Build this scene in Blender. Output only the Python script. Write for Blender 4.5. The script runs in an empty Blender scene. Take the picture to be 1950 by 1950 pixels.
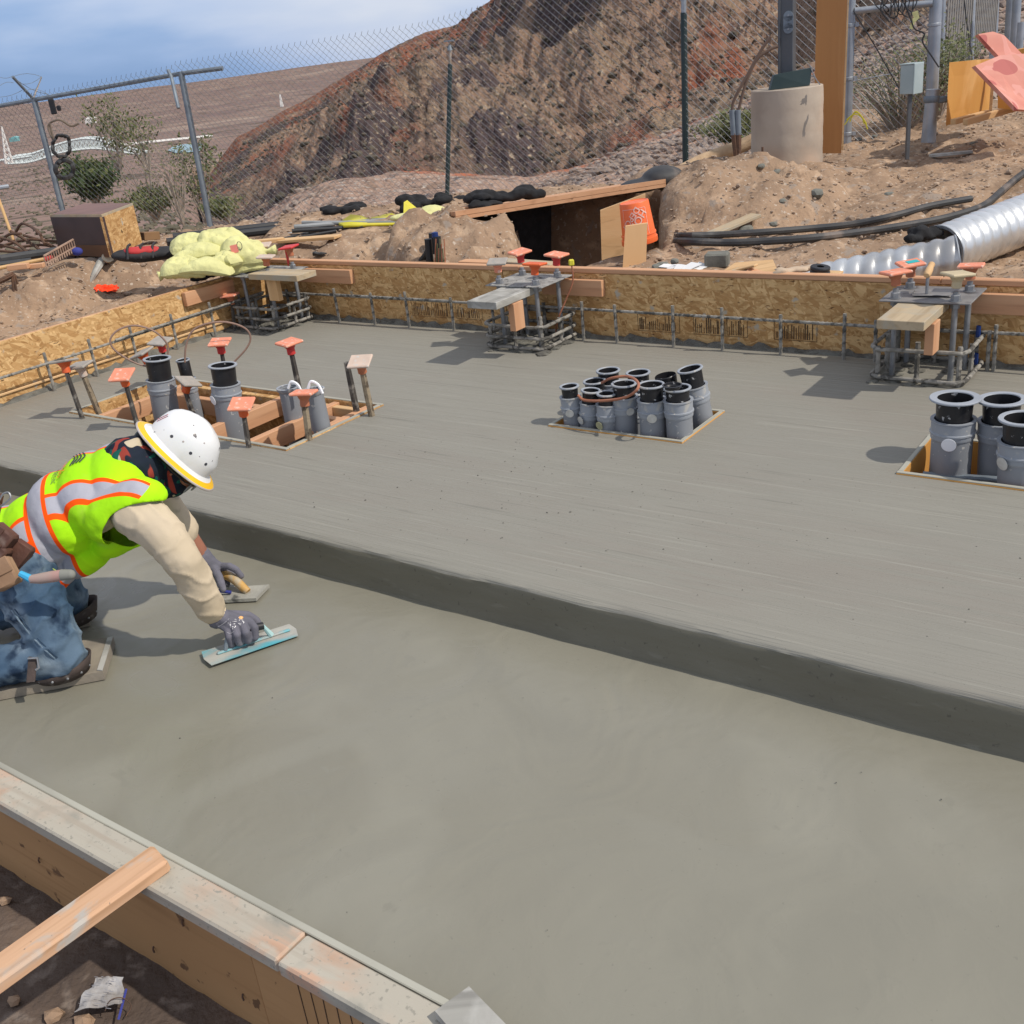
import bpy, bmesh, math, random
import numpy as np
from mathutils import Vector, Matrix
R = math.radians
random.seed(7)
rng = np.random.default_rng(7)
scene = bpy.context.scene
COL = scene.collection

# ------------------------------------------------------------------ camera
CAM_H = 1.65
PITCH, ROLL, FPX = R(23.7), R(6.4), 1990.0
cF = Vector((0, math.cos(PITCH), -math.sin(PITCH)))
_u0 = Vector((0, math.sin(PITCH), math.cos(PITCH)))
cR = Vector((math.cos(ROLL), 0, 0)) - math.sin(ROLL) * _u0
cU = math.sin(ROLL) * Vector((1, 0, 0)) + math.cos(ROLL) * _u0
cam_data = bpy.data.cameras.new('camera')
cam = bpy.data.objects.new('camera', cam_data)
COL.objects.link(cam)
cam.matrix_world = Matrix(((cR.x, cU.x, -cF.x, 0), (cR.y, cU.y, -cF.y, 0), (cR.z, cU.z, -cF.z, CAM_H), (0, 0, 0, 1)))
cam_data.sensor_width = 36
cam_data.lens = 36 * FPX / 1950
cam_data.clip_start = 0.05
cam_data.clip_end = 20000
scene.camera = cam

# ------------------------------------------------------------------ light
SUN_EL, SUN_AZ = R(48), R(-27.5)          # azimuth measured from +X
sd = Vector((math.cos(SUN_EL) * math.cos(SUN_AZ), math.cos(SUN_EL) * math.sin(SUN_AZ), math.sin(SUN_EL)))
sun_data = bpy.data.lights.new('sun', 'SUN')
sun_data.energy = 3.1
sun_data.angle = R(0.9)
sun_data.color = (1.0, 0.93, 0.84)
sun = bpy.data.objects.new('sun', sun_data)
COL.objects.link(sun)
sun.rotation_euler = sd.to_track_quat('Z', 'Y').to_euler()
sun.location = (6, -6, 12)

world = bpy.data.worlds.new('World')
scene.world = world
world.use_nodes = True
wt = world.node_tree
wt.nodes.clear()
def wn(t, **k):
    n = wt.nodes.new(t)
    for a, b in k.items(): setattr(n, a, b)
    return n
sky = wn('ShaderNodeTexSky', sky_type='NISHITA', sun_disc=False, sun_elevation=SUN_EL,
         sun_rotation=math.atan2(sd.x, sd.y), air_density=1.0, dust_density=1.2, ozone_density=2.5)
tc = wn('ShaderNodeTexCoord')
mp = wn('ShaderNodeMapping'); mp.inputs['Scale'].default_value = (1.5, 1.5, 6.0); mp.inputs['Location'].default_value = (0.9, 0.2, 0.1)
ns = wn('ShaderNodeTexNoise'); ns.inputs['Scale'].default_value = 1.5; ns.inputs['Detail'].default_value = 6; ns.inputs['Roughness'].default_value = 0.45
mr = wn('ShaderNodeMapRange'); mr.inputs['From Min'].default_value = .34; mr.inputs['From Max'].default_value = .66; mr.inputs['To Min'].default_value = -.10; mr.inputs['To Max'].default_value = .14
sep = wn('ShaderNodeSeparateXYZ')
add = wn('ShaderNodeMath', operation='ADD')
cr = wn('ShaderNodeValToRGB'); e = cr.color_ramp.elements
e[0].position = 0.0; e[0].color = (.25, .41, .72, 1); e[1].position = 1.0; e[1].color = (.66, .70, .80, 1)
for p_, c_ in ((.035, (.32, .48, .80)), (.09, (.52, .64, .90)), (.16, (.74, .80, .95)), (.5, (.64, .69, .84))): q = e.new(p_); q.color = c_ + (1,)
scl = wn('ShaderNodeMixRGB', blend_type='MULTIPLY'); scl.inputs[0].default_value = 1; scl.inputs[2].default_value = (11, 11, 11, 1)
mix = wn('ShaderNodeMixRGB'); mix.inputs[0].default_value = .82     # thin cloud over the clear sky
bg = wn('ShaderNodeBackground'); bg.inputs['Strength'].default_value = 0.085
wo = wn('ShaderNodeOutputWorld')
L = wt.links.new
L(tc.outputs['Generated'], mp.inputs[0]); L(mp.outputs[0], ns.inputs['Vector']); L(ns.outputs[0], mr.inputs[0])
L(tc.outputs['Generated'], sep.inputs[0]); L(sep.outputs[2], add.inputs[0]); L(mr.outputs[0], add.inputs[1]); L(add.outputs[0], cr.inputs[0])
L(cr.outputs[0], scl.inputs[1]); L(sky.outputs[0], mix.inputs[1]); L(scl.outputs[0], mix.inputs[2]); L(mix.outputs[0], bg.inputs[0]); L(bg.outputs[0], wo.inputs[0])

scene.view_settings.view_transform = 'Standard'
scene.view_settings.look = 'None'
scene.view_settings.gamma = 1
scene.view_settings.exposure = 0.08
scene.view_settings.use_curve_mapping = False

# ------------------------------------------------------------------ frames
TH = R(-37.5)
E1 = Vector((math.cos(TH), math.sin(TH), 0)); E2 = Vector((-math.sin(TH), math.cos(TH), 0)); EZ = Vector((0, 0, 1))
US = 0.15                                   # top of the upper slab; lower slab is z = 0
def S(a, b, z=0.0): return E1 * a + E2 * b + EZ * z
def AB(p): return p.x * E1.x + p.y * E1.y, p.x * E2.x + p.y * E2.y
def ray(u, v): return cF + (u - 975) / FPX * cR + (975 - v) / FPX * cU
def at(u, v, z=0.0):                        # the point of the level z seen there in the photograph
    d = ray(u, v); return Vector((0, 0, CAM_H)) + d * ((z - CAM_H) / d.z)
def atd(u, v, D):                           # the point at horizontal distance D
    d = ray(u, v); return Vector((0, 0, CAM_H)) + d * (D / math.hypot(d.x, d.y))
def atw(u, v, w): return Vector((0, 0, CAM_H)) + ray(u, v) * w
def behind(u, v, b=4.98):                 # the point seen there on the upright plane at slab coordinate b
    d = ray(u, v); return Vector((0, 0, CAM_H)) + d * (b / (d.x * E2.x + d.y * E2.y))
def over(base, u, v):                       # point above 'base' (nearly plumb)
    d = ray(u, v); dh = Vector((d.x, d.y)); t = (base.x * d.x + base.y * d.y) / dh.length_squared
    return Vector((0, 0, CAM_H)) + d * t
def pol(az, D, z=0.0): return Vector((D * math.sin(R(az)), D * math.cos(R(az)), z))

# ------------------------------------------------------------------ materials
MATS = {}
def M(name, c1, c2=None, scale=6.0, rough=0.8, metal=0.0, bump=0.0, bscale=None, stretch=(1, 1, 1), lo=0.35, hi=0.65,
      c3=None, s3=3.0, l3=0.6, h3=0.68, detail=5, spec=0.4, coords='Object', dist=0.0, bdist=0.01, sss=0):
    m = bpy.data.materials.new(name); m.use_nodes = True
    nt = m.node_tree; b = nt.nodes['Principled BSDF']
    b.inputs['Roughness'].default_value = rough; b.inputs['Metallic'].default_value = metal
    b.inputs['Specular IOR Level'].default_value = spec
    b.inputs['Base Color'].default_value = (*c1, 1)
    t = nt.nodes.new('ShaderNodeTexCoord'); mpn = nt.nodes.new('ShaderNodeMapping')
    mpn.inputs['Scale'].default_value = stretch; nt.links.new(t.outputs[coords], mpn.inputs[0])
    def noise(s, d=detail, di=dist):
        n = nt.nodes.new('ShaderNodeTexNoise'); n.inputs['Scale'].default_value = s; n.inputs['Detail'].default_value = d
        n.inputs['Distortion'].default_value = di
        nt.links.new(mpn.outputs[0], n.inputs['Vector']); return n.outputs['Fac']
    def ramp(f, a, z):
        r = nt.nodes.new('ShaderNodeMapRange'); r.inputs['From Min'].default_value = a; r.inputs['From Max'].default_value = z
        r.interpolation_type = 'SMOOTHSTEP'; nt.links.new(f, r.inputs[0]); return r.outputs[0]
    last = None
    if c2:
        mx = nt.nodes.new('ShaderNodeMixRGB'); mx.inputs[1].default_value = (*c1, 1); mx.inputs[2].default_value = (*c2, 1)
        nt.links.new(ramp(noise(scale), lo, hi), mx.inputs[0]); last = mx
    if c3:
        mx = nt.nodes.new('ShaderNodeMixRGB'); mx.inputs[1].default_value = (*c1, 1); mx.inputs[2].default_value = (*c3, 1)
        if last: nt.links.new(last.outputs[0], mx.inputs[1])
        nt.links.new(ramp(noise(s3, 6, .3), l3, h3), mx.inputs[0]); last = mx
    if last: nt.links.new(last.outputs[0], b.inputs['Base Color'])
    if bump:
        bp = nt.nodes.new('ShaderNodeBump'); bp.inputs['Strength'].default_value = bump; bp.inputs['Distance'].default_value = bdist
        nt.links.new(noise(bscale or scale * 4, 6), bp.inputs['Height']); nt.links.new(bp.outputs[0], b.inputs['Normal'])
    m['last'] = last.name if last else ''
    MATS[name] = m
    return m
def mnodes(m):
    nt = m.node_tree
    def N(t, **k):
        n = nt.nodes.new(t)
        for a, b in k.items(): setattr(n, a, b)
        return n
    return nt, N, nt.nodes['Principled BSDF']
def overlay(m, fac_socket, colour):          # put another colour on top of what the base colour is now
    nt, N, b = mnodes(m)
    mx = N('ShaderNodeMixRGB'); mx.inputs[2].default_value = (*colour, 1)
    if b.inputs['Base Color'].links: nt.links.new(b.inputs['Base Color'].links[0].from_socket, mx.inputs[1])
    else: mx.inputs[1].default_value = b.inputs['Base Color'].default_value
    nt.links.new(fac_socket, mx.inputs[0]); nt.links.new(mx.outputs[0], b.inputs['Base Color'])
def nz(m, scale, lo, hi, stretch=(1, 1, 1), detail=4, dist=0.0, coords='Object', rot=(0, 0, 0), kind='noise'):
    nt, N, b = mnodes(m)
    t = N('ShaderNodeTexCoord'); mp_ = N('ShaderNodeMapping'); mp_.inputs['Scale'].default_value = stretch; mp_.inputs['Rotation'].default_value = rot
    nt.links.new(t.outputs[coords], mp_.inputs[0])
    if kind == 'noise':
        n = N('ShaderNodeTexNoise'); n.inputs['Scale'].default_value = scale; n.inputs['Detail'].default_value = detail; n.inputs['Distortion'].default_value = dist; o = n.outputs[0]
    else:
        n = N('ShaderNodeTexVoronoi'); n.inputs['Scale'].default_value = scale; o = n.outputs['Distance']
    nt.links.new(mp_.outputs[0], n.inputs['Vector'])
    r = N('ShaderNodeMapRange'); r.inputs['From Min'].default_value = lo; r.inputs['From Max'].default_value = hi; r.interpolation_type = 'SMOOTHSTEP'
    nt.links.new(o, r.inputs[0]); return r.outputs[0]

# ------------------------------------------------------------------ mesh builder
def frame(x, up=EZ):                         # rotation whose X axis is x and whose Z is near 'up'
    x = x.normalized(); y = up.cross(x)
    if y.length < 1e-4: y = Vector((0, 1, 0)).cross(x)
    y.normalize(); z = x.cross(y)
    return Matrix(((x.x, y.x, z.x), (x.y, y.y, z.y), (x.z, y.z, z.z))).to_4x4()
def smooth_path(pts, n=6):
    pts = [Vector(p) for p in pts]
    if len(pts) < 3: return pts
    out = []; P = [2 * pts[0] - pts[1]] + pts + [2 * pts[-1] - pts[-2]]
    for i in range(1, len(P) - 2):
        p0, p1, p2, p3 = P[i - 1:i + 3]
        for k in range(n):
            t = k / n
            out.append(0.5 * ((2 * p1) + (p2 - p0) * t + (2 * p0 - 5 * p1 + 4 * p2 - p3) * t * t + (3 * p1 - p0 - 3 * p2 + p3) * t ** 3))
    out.append(pts[-1]); return out
class MB:
    def __init__(s): s.v = []; s.f = []; s.mi = []; s.m = 0
    def add(s, vs, fs):
        o = len(s.v); s.v += [tuple(v) for v in vs]; s.f += [tuple(i + o for i in f) for f in fs]; s.mi += [s.m] * len(fs); return s
    def box(s, c, size, rot=None, bev=0.0):
        hx, hy, hz = size[0] / 2, size[1] / 2, size[2] / 2; b = min(bev, hx * .9, hy * .9, hz * .9)
        if b <= 0:
            vs = [Vector((x * hx, y * hy, z * hz)) for x in (-1, 1) for y in (-1, 1) for z in (-1, 1)]
            fs = [(0, 1, 3, 2), (4, 6, 7, 5), (0, 4, 5, 1), (2, 3, 7, 6), (0, 2, 6, 4), (1, 5, 7, 3)]
        else:
            bm = bmesh.new(); bmesh.ops.create_cube(bm, size=1)
            for v in bm.verts: v.co = Vector((v.co.x * 2 * hx, v.co.y * 2 * hy, v.co.z * 2 * hz))
            bmesh.ops.bevel(bm, geom=bm.edges[:], offset=b, segments=1, affect='EDGES')
            bm.verts.index_update(); vs = [v.co.copy() for v in bm.verts]; fs = [[v.index for v in f.verts] for f in bm.faces]; bm.free()
        c = Vector(c)
        if rot is not None: vs = [c + (rot @ v if len(rot) == 3 else rot.to_3x3() @ v) for v in vs]
        else: vs = [c + v for v in vs]
        return s.add(vs, fs)
    def tube(s, pts, r, seg=8, cap=True, closed=False, rfun=None):
        pts = [Vector(p) for p in pts]; n = len(pts); vs = []; fs = []
        rs = r if isinstance(r, (list, tuple)) else [r] * n
        t = (pts[1] - pts[0]).normalized(); nrm = t.orthogonal().normalized()
        for i in range(n):
            if closed: tt = (pts[(i + 1) % n] - pts[i - 1])
            else: tt = pts[min(i + 1, n - 1)] - pts[max(i - 1, 0)]
            if tt.length > 1e-9: t = tt.normalized()
            nrm = (nrm - t * nrm.dot(t)); nrm = nrm.normalized() if nrm.length > 1e-6 else t.orthogonal().normalized()
            bn = t.cross(nrm)
            for k in range(seg):
                a = 2 * math.pi * k / seg; vs.append(pts[i] + (nrm * math.cos(a) + bn * math.sin(a)) * rs[i])
        m = n if closed else n - 1
        for i in range(m):
            j = (i + 1) % n
            for k in range(seg):
                fs.append((i * seg + k, i * seg + (k + 1) % seg, j * seg + (k + 1) % seg, j * seg + k))
        if cap and not closed: fs.append(tuple(range(seg))[::-1]); fs.append(tuple((n - 1) * seg + k for k in range(seg)))
        return s.add(vs, fs)
    def lathe(s, prof, base=(0, 0, 0), axis=EZ, seg=20, close_bottom=False, close_top=False, ell=1.0, up=EZ):
        ax = Vector(axis).normalized(); x = ax.orthogonal().normalized(); y = ax.cross(x); base = Vector(base); vs = []; fs = []
        for (r, z) in prof:
            for k in range(seg):
                a = 2 * math.pi * k / seg; vs.append(base + ax * z + (x * math.cos(a) + y * math.sin(a) * ell) * r)
        for i in range(len(prof) - 1):
            for k in range(seg):
                fs.append((i * seg + k, i * seg + (k + 1) % seg, (i + 1) * seg + (k + 1) % seg, (i + 1) * seg + k))
        if close_bottom: fs.append(tuple(range(seg))[::-1])
        if close_top: o = (len(prof) - 1) * seg; fs.append(tuple(o + k for k in range(seg)))
        return s.add(vs, fs)
    def prism(s, poly, d):                   # polygon of 3-D points pushed along d
        n = len(poly); d = Vector(d); vs = [Vector(p) for p in poly] + [Vector(p) + d for p in poly]
        fs = [tuple(range(n))[::-1], tuple(range(n, 2 * n))] + [(i, (i + 1) % n, n + (i + 1) % n, n + i) for i in range(n)]
        return s.add(vs, fs)
    def blob(s, c, r, seg=2, rot=None):
        bm = bmesh.new(); bmesh.ops.create_icosphere(bm, subdivisions=seg, radius=1); c = Vector(c); r = Vector(r) if not isinstance(r, (int, float)) else Vector((r, r, r))
        bm.verts.index_update(); vs = []
        for v in bm.verts:
            p = Vector((v.co.x * r.x, v.co.y * r.y, v.co.z * r.z)); vs.append(c + ((rot.to_3x3() @ p) if rot is not None else p))
        fs = [[v.index for v in f.verts] for f in bm.faces]; bm.free(); return s.add(vs, fs)
    def cap2(s, a, b, ra, rb, seg=14):        # tapered capsule
        a = Vector(a); b = Vector(b); s.tube([a, b], [ra, rb], seg); s.blob(a, ra, 2); s.blob(b, rb, 2); return s
    def tri_fix(s): return s

WM = {}
def link(o, parent, Mw):
    COL.objects.link(o); WM[o.name] = Mw
    if parent: o.parent = parent; o.matrix_local = WM[parent.name].inverted() @ Mw
    else: o.matrix_local = Mw
def tag(o, label=None, cat=None, group=None, kind=None, category=None):
    cat = cat or category
    for k, v in (('label', label), ('category', cat), ('group', group), ('kind', kind)):
        if v: o[k] = v
    return o
def mesh_from(name, mb, mats, smooth=False):
    me = bpy.data.meshes.new(name); me.from_pydata(mb.v, [], mb.f)
    for m in (mats if isinstance(mats, (list, tuple)) else [mats]): me.materials.append(m)
    if any(mb.mi): me.polygons.foreach_set('material_index', mb.mi)
    me.update(); bm = bmesh.new(); bm.from_mesh(me); bmesh.ops.recalc_face_normals(bm, faces=bm.faces); bm.to_mesh(me); bm.free()
    if smooth:
        me.polygons.foreach_set('use_smooth', [True] * len(me.polygons))
        if smooth != 'all':
            try: me.set_sharp_from_angle(angle=R(38))
            except Exception: pass
    return me
def obj(name, mb, mats, parent=None, smooth=True, origin=None, **tg):   # vertices in world space
    me = mesh_from(name, mb, mats, smooth)
    if parent is not None: org = WM[parent.name].translation.copy()
    elif origin is not None: org = Vector(origin)
    else:
        vs = np.array(mb.v); lo = vs.min(0); hi = vs.max(0); org = Vector(((lo[0] + hi[0]) / 2, (lo[1] + hi[1]) / 2, lo[2]))
    me.transform(Matrix.Translation(-org))
    o = bpy.data.objects.new(name, me); link(o, parent, Matrix.Translation(org)); tag(o, **tg); return o
def lobj(name, mb, mats, Mw, parent=None, smooth=True, **tg):           # vertices in the object's own frame
    o = bpy.data.objects.new(name, mesh_from(name, mb, mats, smooth)); link(o, parent, Mw); tag(o, **tg); return o
def empty(name, loc, label, cat, group=None, rot=None):
    o = bpy.data.objects.new(name, None); o.empty_display_size = .1
    link(o, None, Matrix.Translation(Vector(loc)) @ (rot.to_4x4() if rot is not None else Matrix.Identity(4))); tag(o, label, cat, group); return o
def board(name, p0, p1, w, t, mat, parent=None, up=EZ, bev=0.003, off=(0, 0), nails=0, **tg):
    """a board from p0 to p1 (centre line); w = width across, t = thickness along 'up'"""
    p0 = Vector(p0); p1 = Vector(p1); F = frame(p1 - p0, Vector(up)); Lg = (p1 - p0).length
    mb = MB().box((0, off[0], off[1]), (Lg, w, t), None, bev)
    return lobj(name, mb, mat, Matrix.Translation((p0 + p1) / 2) @ F, parent, False, **tg)
def copy_tree(o, parent=None, Mw=None):
    c = o.copy(); COL.objects.link(c); c.parent = parent
    if parent is None: c.matrix_local = Mw; WM[c.name] = Mw
    else: c.matrix_local = o.matrix_local.copy(); WM[c.name] = WM[parent.name] @ c.matrix_local
    for ch in list(KIDS.get(o.name, [])) or [k for k in o.children]: copy_tree(ch, c)
    return c
KIDS = {}
def remeshed(name, mb, mat, voxel, parent=None, smooth_it=6, disp=None, bump=True, fac=0.5, **tg):
    """one continuous skin grown round overlapping shapes"""
    me = bpy.data.meshes.new('t'); me.from_pydata(mb.v, [], mb.f); me.update()
    bm = bmesh.new(); bm.from_mesh(me); bmesh.ops.recalc_face_normals(bm, faces=bm.faces); bm.to_mesh(me); bm.free()
    t = bpy.data.objects.new('t', me); COL.objects.link(t)
    md = t.modifiers.new('r', 'REMESH'); md.mode = 'VOXEL'; md.voxel_size = voxel
    if smooth_it: sm = t.modifiers.new('s', 'SMOOTH'); sm.iterations = smooth_it; sm.factor = fac
    dg = bpy.context.evaluated_depsgraph_get(); nm = bpy.data.meshes.new_from_object(t.evaluated_get(dg)); bpy.data.objects.remove(t)
    nm.name = name; nm.materials.clear()
    for m in (mat if isinstance(mat, (list, tuple)) else [mat]): nm.materials.append(m)
    n = len(nm.vertices); co = np.empty(n * 3); nm.vertices.foreach_get('co', co); co = co.reshape(-1, 3)
    no = np.empty(n * 3); nm.vertex_normals.foreach_get('vector', no); no = no.reshape(-1, 3)
    if disp is not None: co = co + no * disp(co, no)[:, None]
    if parent is not None: org = np.array(WM[parent.name].translation)
    else: lo = co.min(0); hi = co.max(0); org = np.array(((lo[0] + hi[0]) / 2, (lo[1] + hi[1]) / 2, lo[2]))
    nm.vertices.foreach_set('co', (co - org).ravel()); nm.update()
    nm.polygons.foreach_set('use_smooth', [True] * len(nm.polygons))
    o = bpy.data.objects.new(name, nm); link(o, parent, Matrix.Translation(Vector(org))); tag(o, **tg); return o

# ------------------------------------------------------------------ noise (numpy)
_perm = rng.permutation(4096)
def _h(i, j, k=0): return _perm[(_perm[(_perm[i & 4095] + j) & 4095] + k) & 4095] / 4095.0
def vnoise(x, y, z=None):
    xi = np.floor(x).astype(int); yi = np.floor(y).astype(int); fx = x - xi; fy = y - yi; fx = fx * fx * (3 - 2 * fx); fy = fy * fy * (3 - 2 * fy)
    if z is None:
        a = _h(xi, yi) * (1 - fx) + _h(xi + 1, yi) * fx; b = _h(xi, yi + 1) * (1 - fx) + _h(xi + 1, yi + 1) * fx
        return a * (1 - fy) + b * fy
    zi = np.floor(z).astype(int); fz = z - zi; fz = fz * fz * (3 - 2 * fz); r = []
    for d in (0, 1):
        a = _h(xi, yi, zi + d) * (1 - fx) + _h(xi + 1, yi, zi + d) * fx; b = _h(xi, yi + 1, zi + d) * (1 - fx) + _h(xi + 1, yi + 1, zi + d) * fx
        r.append(a * (1 - fy) + b * fy)
    return r[0] * (1 - fz) + r[1] * fz
def fbm(x, y, z=None, o=5, lac=2.03, g=0.5):
    s = 0; a = 1; t = 0
    for i in range(o):
        s = s + a * (vnoise(x, y, z) - .5); t += a; a *= g; x = x * lac + 17.3; y = y * lac + 5.1
        if z is not None: z = z * lac + 3.7
    return s / t * 2
def ss(x, a, b): t = np.clip((x - a) / (b - a), 0, 1); return t * t * (3 - 2 * t)
def grid_mesh(name, X, Y, Z, mat, kind='structure', label=None):
    n, m = X.shape; co = np.stack([X, Y, Z], -1).reshape(-1, 3); idx = np.arange(n * m).reshape(n, m)
    q = np.stack([idx[:-1, :-1], idx[:-1, 1:], idx[1:, 1:], idx[1:, :-1]], -1).reshape(-1, 4)
    me = bpy.data.meshes.new(name); me.vertices.add(len(co)); me.vertices.foreach_set('co', co.ravel())
    me.loops.add(q.size); me.loops.foreach_set('vertex_index', q.ravel()); me.polygons.add(len(q))
    me.polygons.foreach_set('loop_start', np.arange(len(q)) * 4); me.polygons.foreach_set('loop_total', np.full(len(q), 4))
    me.update(calc_edges=True); me.validate(); me.materials.append(mat); me.polygons.foreach_set('use_smooth', [True] * len(q))
    o = bpy.data.objects.new(name, me); COL.objects.link(o); WM[o.name] = Matrix.Identity(4)
    if kind: o['kind'] = kind
    if label: o['label'] = label
    return o
def pebbles(name, pts, sizes, mat, flat=0.65, **tg):
    bm = bmesh.new(); bmesh.ops.create_icosphere(bm, subdivisions=1, radius=1); bv = np.array([v.co[:] for v in bm.verts]); bf = np.array([[v.index for v in f.verts] for f in bm.faces]); bm.free()
    n = len(pts); nb = len(bv); V = np.zeros((n, nb, 3)); F = np.zeros((n, len(bf), 3), int)
    for i in range(n):
        sc = sizes[i] * np.array([1, rng.uniform(.6, 1), rng.uniform(.5, .9) * flat]); v = bv * (1 + rng.uniform(-.28, .28, (nb, 1))) * sc; a = rng.uniform(0, 6.28)
        c, s_ = math.cos(a), math.sin(a); V[i] = np.stack([v[:, 0] * c - v[:, 1] * s_, v[:, 0] * s_ + v[:, 1] * c, v[:, 2]], -1) + np.array(pts[i]); F[i] = bf + i * nb
    me = bpy.data.meshes.new(name); me.from_pydata(V.reshape(-1, 3).tolist(), [], F.reshape(-1, 3).tolist()); me.materials.append(mat)
    o = bpy.data.objects.new(name, me); COL.objects.link(o); WM[o.name] = Matrix.Identity(4); tag(o, **tg); return o
# ------------------------------------------------------------------ the materials of the place
dirt = M('dirt', (.36, .245, .16), (.265, .18, .12), 1.6, .95, bump=.8, bscale=13, c3=(.47, .335, .225), s3=7, l3=.52, h3=.7, bdist=.03, spec=.1)
overlay(dirt, nz(dirt, 55, .60, .66), (.27, .19, .13)); overlay(dirt, nz(dirt, 38, .60, .68), (.46, .38, .30)); overlay(dirt, nz(dirt, 18, .58, .66, detail=8), (.24, .165, .11)); overlay(dirt, nz(dirt, 9, .60, .68, detail=8, dist=.4), (.30, .24, .19))
dirt_shade = M('shaded_dirt', (.15, .11, .085), (.10, .075, .06), 3, .95, bump=.8, bscale=30, c3=(.2, .16, .13), s3=14, l3=.55, h3=.7, bdist=.02, spec=.1)  # dirt darkened in its colour to stand for shade
def attr_fac(m, name, noise, colour, gain=1.0):
    nt, N, b = mnodes(m); a = N('ShaderNodeAttribute'); a.attribute_name = name
    mu = N('ShaderNodeMath', operation='MULTIPLY'); nt.links.new(a.outputs['Fac'], mu.inputs[0]); nt.links.new(noise, mu.inputs[1])
    m2 = N('ShaderNodeMath', operation='MULTIPLY', use_clamp=True); m2.inputs[1].default_value = gain; nt.links.new(mu.outputs[0], m2.inputs[0]); overlay(m, m2.outputs[0], colour)
hillm = M('hill_rock', (.31, .20, .138), (.225, .162, .12), .10, .95, bump=1.0, bscale=.9, c3=(.28, .20, .135), s3=.28, l3=.5, h3=.66, bdist=1.4, spec=.05, detail=8)
attr_fac(hillm, 'red', nz(hillm, .35, .3, .6, detail=8), (.27, .105, .065), 1.25)
attr_fac(hillm, 'dark', nz(hillm, .22, .38, .52, detail=8), (.10, .074, .072), 1.15)
overlay(hillm, nz(hillm, 1.6, .50, .72, detail=10), (.125, .095, .068)); overlay(hillm, nz(hillm, 3.1, .56, .70, detail=8), (.40, .31, .22)); overlay(hillm, nz(hillm, 5.0, .58, .68, detail=6), (.07, .055, .045))
attr_fac(hillm, 'near', nz(hillm, 3.2, .10, .35, detail=8), (.37, .255, .195), 1.0); attr_fac(hillm, 'near', nz(hillm, 1.2, .5, .62, detail=8), (.26, .18, .135), 1.0)
attr_fac(hillm, 'crest', nz(hillm, 2.2, .30, .55, detail=8), (.40, .15, .085), 1.2)
attr_fac(hillm, 'near', nz(hillm, 6.0, .56, .64, detail=4), (.46, .39, .33), 1.0)
desertm = M('desert_ground', (.27, .185, .15), (.22, .15, .13), .004, .95, bump=0, c3=(.31, .23, .18), s3=.016, l3=.5, h3=.62, spec=.05, detail=10)
overlay(desertm, nz(desertm, .0016, .45, .75, detail=5, dist=.8), (.20, .138, .125)); overlay(desertm, nz(desertm, .035, .55, .62, detail=8), (.12, .09, .07)); overlay(desertm, nz(desertm, .25, .56, .64, detail=5), (.13, .11, .08))
overlay(desertm, nz(desertm, .0022, .58, .75, detail=8, dist=1.5), (.34, .26, .205))

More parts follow.
